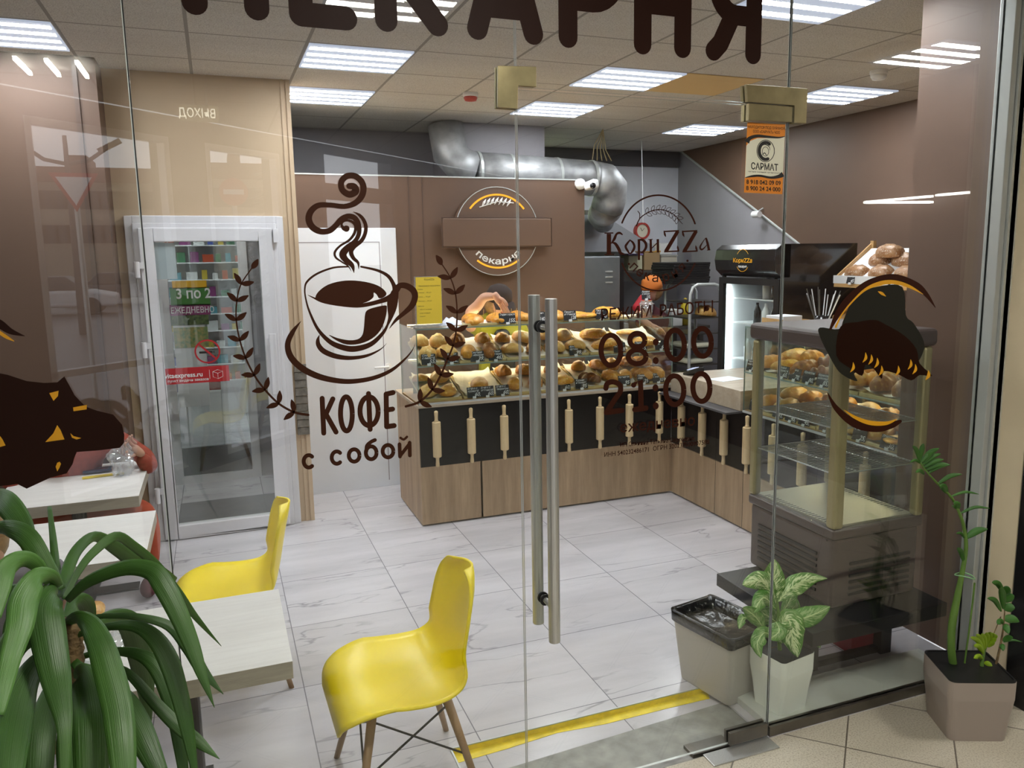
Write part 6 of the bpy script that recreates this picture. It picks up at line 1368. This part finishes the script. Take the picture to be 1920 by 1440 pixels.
def hand(parent,w,d,side,mat,curl=.5,s=1.0,spread=.018,name='hand'):
    # w wrist, d direction of the fingers, side = thumb side direction; five unequal curled fingers
    w=Vector(w); d=Vector(d).normalized(); sd=Vector(side); sd=(sd-d*sd.dot(d)).normalized(); nn=d.cross(sd).normalized()
    J=[(w-d*.03*s,.024*s),(w+d*.02*s,(.026*s)),(w+d*.06*s,.028*s)]
    V=[tuple(p)+(r_,) for p,r_ in J]; E=[(0,1),(1,2)]
    h=skin(name,V,E,mat,parent,2)
    for k,(o_,ln) in enumerate(((.030,.072),(.010,.080),(-.011,.075),(-.030,.058))):
        b=w+d*.072*s+sd*o_*s; c=curl; P=[b-d*.03*s]; p=b; dd=(d+sd*o_*.8*spread/.018).normalized(); P.append(p)
        for q in range(3):
            dd=(dd*math.cos(c*.75)+nn*math.sin(c*.75)).normalized(); p=p+dd*ln*s/3; P.append(p)
        skin('finger',[tuple(a)+(.0088*s*(1-.07*i),) for i,a in enumerate(P)],[(i,i+1) for i in range(len(P)-1)],mat,parent,1)
    b=w+d*.015*s+sd*.022*s; P=[b,b+(d*.5+sd*.8).normalized()*.03*s,b+(d*.8+sd*.75+nn*curl*.4).normalized()*.062*s,b+(d*.95+sd*.5+nn*curl*.8).normalized()*.085*s]
    skin('thumb',[tuple(a)+(.0105*s*(1-.06*i),) for i,a in enumerate(P)],[(0,1),(1,2),(2,3)],mat,parent,1)
    return h
# employee behind the front counter
r=empty('person',(2.02,6.02,0),'shop worker in a dark cap and yellow-green shirt reaching over the sandwiches','person')
c=(2.02,5.93,1.475)
skin('body',[(2.03,6.05,.95,(.15,.11)),(2.03,6.03,1.12,(.16,.115)),(2.03,6.0,1.26,(.17,.11)),(2.03,5.97,1.345,(.09,.08)),(2.025,5.95,1.39,.05),(1.86,6.0,1.30,.07),(2.20,6.0,1.30,.07),(1.80,5.95,1.25,.06),(2.25,5.97,1.18,.055),(2.03,6.06,.72,(.16,.12)),(1.94,6.06,.5,.09),(2.12,6.06,.5,.09),(1.94,6.06,.04,.05),(2.12,6.06,.04,.05)],
  [(0,1),(1,2),(2,3),(3,4),(2,5),(2,6),(5,7),(6,8),(0,9),(9,10),(9,11),(10,12),(11,13)],M['lime'],r,2)
skin('apron',[(2.03,5.885,1.27,(.06,.02)),(2.03,5.875,1.12,(.10,.03)),(2.03,5.89,.8,(.13,.04))],[(0,1),(1,2)],M['black_matt'],r,1)
h,RM=headmesh(r,c,.098,math.radians(12),math.radians(24),M['skin'])
MB().lathe([(0,.135),(.05,.128),(.088,.10),(.104,.05),(.106,.02),(.100,.018)],(0,0,0),24).xf(RM).build('cap',M['cap'],r,smooth=True)
MB().grid(lambda u,v:Vector(((v-.5)*.18,-.080-.10*u*(1-(2*v-1)**2*.55),.045-.03*u-.02*(2*v-1)**2)),8,12).xf(RM).build('cap_visor',M['cap'],r,smooth=True,solid=.004)
MB().sphere((0,.02,-.02),(.098,.088,.115),16,12).xf(RM).build('hair',M['hair'],r,smooth=True)
MB().tube([RM@Vector(p) for p in ((.085,-.02,.0),(.098,-.02,-.08),(.09,-.03,-.16))],[.016,.014,.005],8).build('hair_strand',M['hair'],r,smooth=True)
el=aty(888,578,5.72); wr=aty(930,556,5.62)
skin('forearm',[(1.80,5.95,1.26,.048),(el.x-.01,5.78,el.z-.03,.046),(el.x+.03,5.74,el.z+.005,.043),((el.x+wr.x)/2,5.68,wr.z+.0,.037),(wr.x,wr.y,wr.z,.026)],[(0,1),(1,2),(2,3),(3,4)],M['skin'],r,2)
hand(r,(wr.x,wr.y,wr.z),(.55,-.15,-.8),(.3,-.9,0),M['skin'],.15,1.15)
# kitchen worker
k0=aty(1226,532,6.7)
r=empty('person',(k0.x,6.75,0),'kitchen worker in an orange cap and crimson sleeve bending behind the display','person')
skin('body',[(k0.x+.18,6.9,.9,(.15,.11)),(k0.x+.14,6.9,1.08,(.15,.11)),(k0.x+.08,6.86,1.22,(.15,.10)),(k0.x+.03,6.82,1.30,.06),(k0.x+.01,6.8,1.36,.045),(k0.x-.08,6.78,1.24,.06),(k0.x-.15,6.70,1.14,.05),(k0.x+.22,6.86,1.18,.06),(k0.x+.18,6.9,.7,(.14,.11)),(k0.x+.1,6.9,.45,.08),(k0.x+.26,6.9,.45,.08),(k0.x+.1,6.9,.04,.05),(k0.x+.26,6.9,.04,.05)],
  [(0,1),(1,2),(2,3),(3,4),(2,5),(5,6),(2,7),(0,8),(8,9),(8,10),(9,11),(10,12)],M['maroon'],r,2)
h,RM=headmesh(r,(k0.x+.01,6.75,k0.z-.05),.095,math.radians(-60),math.radians(20),M['skin'])
MB().lathe([(0,.125),(.05,.12),(.085,.095),(.10,.05),(.104,.01),(.096,.008)],(0,0,0),24).xf(RM).build('cap',M['orange_cap'],r,smooth=True)
MB().sphere((0,.02,-.02),(.092,.085,.105),14,10).xf(RM).build('hair',M['hair'],r,smooth=True)
s0=aty(1213,555,6.6); s1=aty(1190,583,6.55)
skin('sleeve',[(k0.x-.04,6.74,1.27,.058),(s0.x,6.62,s0.z,.052),(s1.x,6.55,s1.z,.046)],[(0,1),(1,2)],M['red_cloth'],r,2)
skin('lower_arm',[(s1.x,6.55,s1.z,.04),(s1.x+.06,6.50,s1.z-.09,.034),(s1.x+.14,6.46,s1.z-.14,.027)],[(0,1),(1,2)],M['skin'],r,2)
hand(r,(s1.x+.14,6.46,s1.z-.14),(.8,-.2,-.4),(0,-1,.2),M['skin'],.3)
# guest at the farthest table, turned to the room, knit sleeve and rust trousers
r=empty('person',(-.80,5.22,0),'seated guest in a rust knit sweater holding a crumpled clear bag at the farthest table','person')
hd_=aty(243,842,5.02); eb=aty(283,868,5.12); sh=aty(222,782,5.18)
skin('sweater',[(-.86,5.24,.43,(.16,.12)),(-.86,5.22,.58,(.16,.12)),(-.85,5.19,.74,(.18,.11)),(-.84,5.15,.84,(.10,.08)),(sh.x-.02,5.18,.80,.075),(sh.x+.03,5.16,.76,.062),(eb.x-.02,5.14,eb.z+.03,.055),(eb.x,5.08,eb.z-.035,.05),((eb.x+hd_.x)/2,5.03,hd_.z-.045,.04),(-1.06,5.17,.78,.07),(-1.14,5.10,.66,.055),(-1.10,4.98,.64,.04)],
  [(0,1),(1,2),(2,3),(2,4),(4,5),(5,6),(6,7),(7,8),(2,9),(9,10),(10,11)],M['rust'],r,2)
skin('trousers',[(-.86,5.22,.42,(.15,.12)),(-.76,5.12,.42,.095),(-.60,4.95,.45,.09),(-.47,4.86,.45,.082),(-.45,4.82,.30,.07),(-.46,4.82,.12,.055),(-1.0,5.1,.42,.09),(-1.08,4.86,.44,.08),(-1.06,4.84,.14,.055)],[(0,1),(1,2),(2,3),(3,4),(4,5),(0,6),(6,7),(7,8)],M['orange_cloth'],r,2)
h,RM=headmesh(r,(-.88,5.06,.93),.095,math.radians(-25),math.radians(35),M['skin'])
MB().sphere((0,.02,.03),(.092,.10,.115),16,12).xf(RM).build('hair',M['hair'],r,smooth=True)
skin('neck',[(-.845,5.15,.83,.05),(-.87,5.10,.89,.045)],[(0,1)],M['skin'],r,1)
for x in (-.46,-1.06): MB().sphere((x,4.74,.045),(.045,.12,.045),14,8).build('shoe',M['maroon'],r,smooth=True)
hand(r,(hd_.x+.05,5.03,hd_.z-.03),(-.55,-.2,.65),(-.5,-.6,-.5),M['skin'],.75,1.05)
o=empty('stool',(-.86,5.24,0),'low seat under the guest at the farthest table','stool')
MB().lathe([(0,.27),(.16,.27),(.16,.31),(0,.31)],(-.86,5.24,0),24).build('seat',M['beech'],o,bevel=.004)
for a in range(4): MB().tube([(-.86+.1*math.cos(a*1.57+.78),5.24+.1*math.sin(a*1.57+.78),.27),(-.86+.13*math.cos(a*1.57+.78),5.24+.13*math.sin(a*1.57+.78),0)],.012,8).build('leg',M['beech'],o)
# clear bag in the hand
bc3=aty(228,862,4.97); m=MB()
m.grid(lambda u,v:Vector((bc3.x,4.97,bc3.z))+Vector((math.sin(math.pi*u)*math.cos(2*math.pi*v)*.055,math.sin(math.pi*u)*math.sin(2*math.pi*v)*.04,-math.cos(math.pi*u)*.085))*(1+.9*noise.noise(Vector((u*5,math.cos(6.28*v)*2,math.sin(6.28*v)*2)))),26,28)
tag(m.build('clear_bag',M['plastic_clear'],smooth=False),'crumpled clear plastic bag held in the hand of the guest in rust red','bag')
a=aty(180,882,0) if 0 else atz(183,882,TZ3+.012)
m=empty('phone',(a.x,a.y,TZ3),'dark phone lying on the farthest table','phone')
MB().obox((a.x,a.y,TZ3+.016),(.145,.085,.012),.05).build('phone_case',pbr('navy_case','1f2740',.4),m,bevel=.004); MB().obox((a.x,a.y,TZ3+.0225),(.11,.05,.001),.05).build('screen',pbr('dark_red_screen','4a1a22',.15),m)
a=atz(195,890,TZ3+.005); tag(MB().obox((a.x,a.y-.02,TZ3+.005),(.21,.035,.009),.13).build('yellow_packet',pbr('yellow_wrapper','c9b01a',.35,var=.2,vs=30),bevel=.003),'thin yellow packet under the phone on the farthest table','packet')
# second guest at the nearest table, mostly hidden by the plant
r=empty('person',(-.62,2.93,0),'seated guest in grey holding a filled roll, hidden behind the strap-leaved plant','person')
rl=aty(178,1150,2.98)
skin('body',[(-.78,3.18,.40,(.15,.11)),(-.78,3.16,.55,(.15,.11)),(-.77,3.14,.70,(.17,.10)),(-.77,3.12,.80,.06),(-.62,3.13,.74,.06),(-.56,3.08,.66,.05),(-.94,3.13,.72,.06),(-.98,3.02,.62,.045)],[(0,1),(1,2),(2,3),(2,4),(4,5),(2,6),(6,7)],pbr('grey_top_cloth','6f6a72',.85),r,2)
skin('legs',[(-.78,3.18,.38,(.14,.11)),(-.70,3.05,.38,.08),(-.68,2.80,.42,.07),(-.68,2.78,.05,.05),(-.88,3.05,.38,.08),(-.88,2.80,.42,.07),(-.88,2.78,.05,.05)],[(0,1),(1,2),(2,3),(0,4),(4,5),(5,6)],M['dark_grey'],r,2)
skin('forearm',[(-.56,3.08,.66,.042),(-.50,3.02,.655,.036),(rl.x-.09,2.99,rl.z-.04,.026)],[(0,1),(1,2)],M['skin'],r,2)
hand(r,(rl.x-.09,2.99,rl.z-.04),(.75,-.1,.3),(.1,-.3,.9),M['skin'],.7)
h,RM=headmesh(r,(-.79,3.06,.90),.095,math.radians(20),math.radians(25),M['skin'])
MB().sphere((0,.02,.03),(.092,.10,.115),16,12).xf(RM).build('hair',M['hair'],r,smooth=True)
o=empty('stool',(-.78,3.19,0),'low seat under the grey-clad guest at the nearest table','stool')
MB().lathe([(0,.24),(.16,.24),(.16,.28),(0,.28)],(-.78,3.19,0),24).build('seat',M['beech'],o,bevel=.004)
for a in range(4): MB().tube([(-.78+.1*math.cos(a*1.57+.78),3.19+.1*math.sin(a*1.57+.78),.24),(-.78+.13*math.cos(a*1.57+.78),3.19+.13*math.sin(a*1.57+.78),0)],.012,8).build('leg',M['beech'],o)
o=empty('filled_roll',(rl.x,2.98,rl.z),'rolled flatbread with brown filling and a blue napkin held above the nearest table','food')
MB().lathe([(0,-.05),(.024,-.05),(.028,.0),(.027,.045),(.022,.046)],rl,16,axis='y').build('flatbread',MK['pale'],o,smooth=True); MB().sphere((rl.x,2.98-.04,rl.z),(.022,.014,.024),12,8).build('filling',MK['dark'],o)
MB().sphere((rl.x-.03,2.99,rl.z+.012),(.028,.04,.045),12,8).build('napkin',pbr('blue_napkin','4a86b8',.8),o,smooth=False)
b2=atz(215,1195,TZ+.01); m=MB()
m.grid(lambda u,v:Vector((b2.x-.09+.20*u,b2.y-.09+.18*v,TZ+.003+.03*abs(noise.noise(Vector((u*7,v*7,4))))*math.sin(math.pi*u)*math.sin(math.pi*v)*2)),20,16)
tag(m.build('clear_wrapper',M['plastic_clear']),'crumpled clear wrapper lying on the nearest table','wrapper')
q=atz(180,1300,TZ); tag(MB().lathe([(0,0),(.03,0),(.036,.09),(.034,.09),(.028,.004),(0,.004)],(q.x,q.y+.06,TZ+.001),20).build('paper_cup',M['white'],smooth=True),'white paper cup on the nearest table behind the plant leaves','cup')
# ------------------------------------------------------------------ outside, seen mirrored in the glass
def rv(px,py,Yv): p=aty(px,py,Yv); return Vector((p.x,2*G-p.y,p.z))
gr=MB(); gr.prism([(-4.7,1.5,-.3),(4.7,-7.9,-.3),(140,-7.9,-.3),(140,-140,-.3),(-140,-140,-.3),(-140,1.5,-.3)],(0,0,.16)); struct('ground',gr,pbr('wet_asphalt','5a5a5e',.35,var=.25,vs=.6))
M['ext_wall']=pbr('cream_apartment_render','9a9182',.8,var=.08,vs=.4); M['ext_roof']=pbr('reddish_roof','6a4a44',.8); M['ext_win']=pbr('dark_window','2f3338',.3)
for bi,(pa,pb,pt,Yv,nw,lab) in enumerate(((30,330,345,78,14,'long cream apartment block across the street with a reddish roof, mirrored at the left'),(375,560,338,70,8,'shorter cream apartment block across the street, mirrored above the plastic door'))):
    a=rv(pa,pt,Yv); b=rv(pb,pt,Yv); a.z=b.z=max(a.z,b.z)
    bd=empty('apartment_building',((a.x+b.x)/2,a.y-5,-.15),lab,'building')
    MB().box((a.x,a.y-10,-.15),(b.x,a.y,a.z)).build('facade',M['ext_wall'],bd); MB().box((a.x-.3,a.y-10.3,a.z),(b.x+.3,a.y+.4,a.z+1.2)).box((a.x+(b.x-a.x)*.3,a.y-8,a.z+1.2),(a.x+(b.x-a.x)*.42,a.y-2,a.z+2.4)).build('roof',M['ext_roof'],bd)
    for i in range(nw):
        x=a.x+(b.x-a.x)*(i+.5)/nw
        for j in range(int(a.z/2.8)): 
            o=MB().box((x-.55,a.y,a.z-2.2-2.8*j),(x+.55,a.y+.05,a.z-.7-2.8*j)).build('window',M['ext_win'],bd)
p=rv(125,300,24); q=rv(128,560,24)
r=empty('street_lamp',(p.x,p.y,-.15),'tall street lamp with two curved arms outside the hall windows','street lamp')
MB().tube([(p.x,p.y,-.15),(p.x,p.y,p.z+.6)],[.12,.05],10).build('pole',M['dark_grey'],r)
for s_ in (-1,1): MB().tube([(p.x,p.y,p.z-.1),(p.x+s_*.5,p.y,p.z-.0),(p.x+s_*.9,p.y,p.z+.30)],.05,8).obox((p.x+s_*1.0,p.y,p.z+.38),(.6,.3,.1),0,0,-s_*.5).build('lamp_arm',M['dark_grey'],r)
p=rv(140,352,11); r=empty('yield_sign',(p.x,p.y,-.15),'triangular road sign with a red border outside the hall windows','road sign')
T=lambda k,y:[(p.x-.26*k,y,p.z+.17*k),(p.x+.26*k,y,p.z+.17*k),(p.x,y,p.z-.28*k)]
MB().prism(T(1,p.y),(0,-.01,0)).build('red_border',M['red'],r); MB().prism(T(.72,p.y+.002),(0,.004,0)).build('white_field',M['white'],r); MB().tube([(p.x,p.y-.03,-.15),(p.x,p.y-.03,p.z+.15)],.03,8).build('post',M['alu'],r)
p=rv(438,360,11); r=empty('no_entry_sign',(p.x,p.y,-.15),'round red no entry road sign outside the hall windows','road sign')
MB().lathe([(0,0),(.17,0),(.17,.01),(0,.01)],p,28,axis='y').build('red_disc',M['red'],r); MB().box((p.x-.12,p.y+.01,p.z-.03),(p.x+.12,p.y+.014,p.z+.03)).build('white_bar',M['white'],r); MB().tube([(p.x,p.y-.03,-.15),(p.x,p.y-.03,p.z+.1)],.03,8).build('post',M['alu'],r)
p=rv(503,292,26); r=empty('spruce_tree',(p.x,p.y,-.15),'dark spruce tree outside the right hall window, mirrored above the plastic door','tree')
MB().tube([(p.x,p.y,-.15),(p.x,p.y,p.z)],[.2,.04],8).build('trunk',M['bark'],r); m=MB(); H_=p.z+.15
for i in range(1100):
    t=R_.random()**.7; z=p.z-H_*.9*t; a=R_.uniform(0,6.28); rr=(.12+1.5*t)*R_.uniform(.5,1)*(1-.25*math.sin(t*40)); x=p.x+rr*math.cos(a); y=p.y+rr*math.sin(a)
    d=Vector((math.cos(a),math.sin(a),-.3)); n_=Vector((-math.sin(a),math.cos(a),.2)); c=Vector((x,y,z)); m.add([c-d*.16,c+n_*.07,c+d*.18,c-n_*.07],[(0,1,2,3)])
m.build('needle_foliage',leafmat('spruce_green','24351f','33482a'),r)
for i,(px,c_,lab) in enumerate(((85,'c9c9cc','pale'),(215,'4a4d55','dark grey'))):
    p=rv(px,490,32+6*i); r=empty('parked_car',(p.x,p.y,-.14),'%s parked car across the wet street, mirrored at the left'%lab,'car','cars parked across the street')
    mt=pbr('car_paint_%d'%i,c_,.3)
    MB().prism([(p.x-2,p.y,.15),(p.x+2,p.y,.15),(p.x+2,p.y,.55),(p.x+1.2,p.y,.72),(p.x-1.5,p.y,.72),(p.x-2,p.y,.6)],(0,-1.7,0)).build('car_body',mt,r,bevel=.08); MB().prism([(p.x-1.2,p.y-.1,.72),(p.x+1.1,p.y-.1,.72),(p.x+.5,p.y-.2,1.2),(p.x-.7,p.y-.2,1.2)],(0,-1.45,0)).build('cabin',M['ext_win'],r,bevel=.05)
    for x in (-1.25,1.25):
        for y in (.02,-1.52): MB().lathe([(0,0),(.3,0),(.3,-.2),(0,-.2)],(p.x+x,p.y+y,.17),18,axis='y').build('wheel',M['black_matt'],r)
# linear lamps and advertising board in the hall
M['tube_dim']=emis('dim_tube',(1,.97,.9),14.0)
q=atz(1618,1228,0); tag(MB().box((q.x-.05,q.y+.02,0),(q.x+.12,q.y+.2,.13)).build('red_box',pbr('dark_red_card','8a1626',.5),bevel=.003),'dark red box on the floor under the low black table','box')
for i,(a,b,lab) in enumerate((((1622,379),(1747,368),'slim linear lamp on the right hall wall, upper'),((1622,380),(1747,379),'slim linear lamp on the right hall wall, lower'),((1757,366),(1838,359),'slim linear lamp on the right hall wall, shorter one'))):
    A=Vector(atx(*a,4.42)); B=Vector(atx(*b,4.42)); A.y=2*G-A.y; B.y=2*G-B.y
    tag(MB().tube([A,B],.008,6).build('linear_lamp',M['tube_dim']),lab,'lamp')
for i,x0 in enumerate((-.95,-.80,-.65)):
    tag(MB().box((x0,-1.15,2.93),(x0+.02,-.75,2.95)).build('linear_lamp',M['tube_hall']),'short tube lamp under the hall ceiling by the entrance windows, %s'%('first','second','third')[i],'lamp')
p=rv(1695,1020,4.15)
r=empty('advertising_board',(p.x,p.y,0),'white advertising board with big dark letters and a cup handle drawing, mirrored at the right','board')
MB().obox((p.x,p.y,p.z+.02),(.34,.02,.66),.25,.3).build('panel',M['white_tape'],r); MB().obox((p.x,p.y-.03,(p.z-.29)/2),(.04,.04,p.z-.29),0).build('post',M['alu'],r)
vs,fs=text_mesh('ОН\nЯО',off=.04,align='CENTER'); Rz=Matrix.Translation((p.x,p.y-.04,p.z+.15))@Matrix.Rotation(math.pi+.25,4,'Z')@Matrix.Rotation(-.3,4,'X'); MB().add([Rz@Vector((v.x*.17,-.02,v.y*.17)) for v in vs],fs).build('lettering',M['ink'],r)
MB().tube([(p.x+.15+.06*math.cos(a),p.y+.03,p.z-.17+.08*math.sin(a)) for a in np.linspace(-1.5,1.5,12)],.012,8).build('cup_handle',M['white'],r)
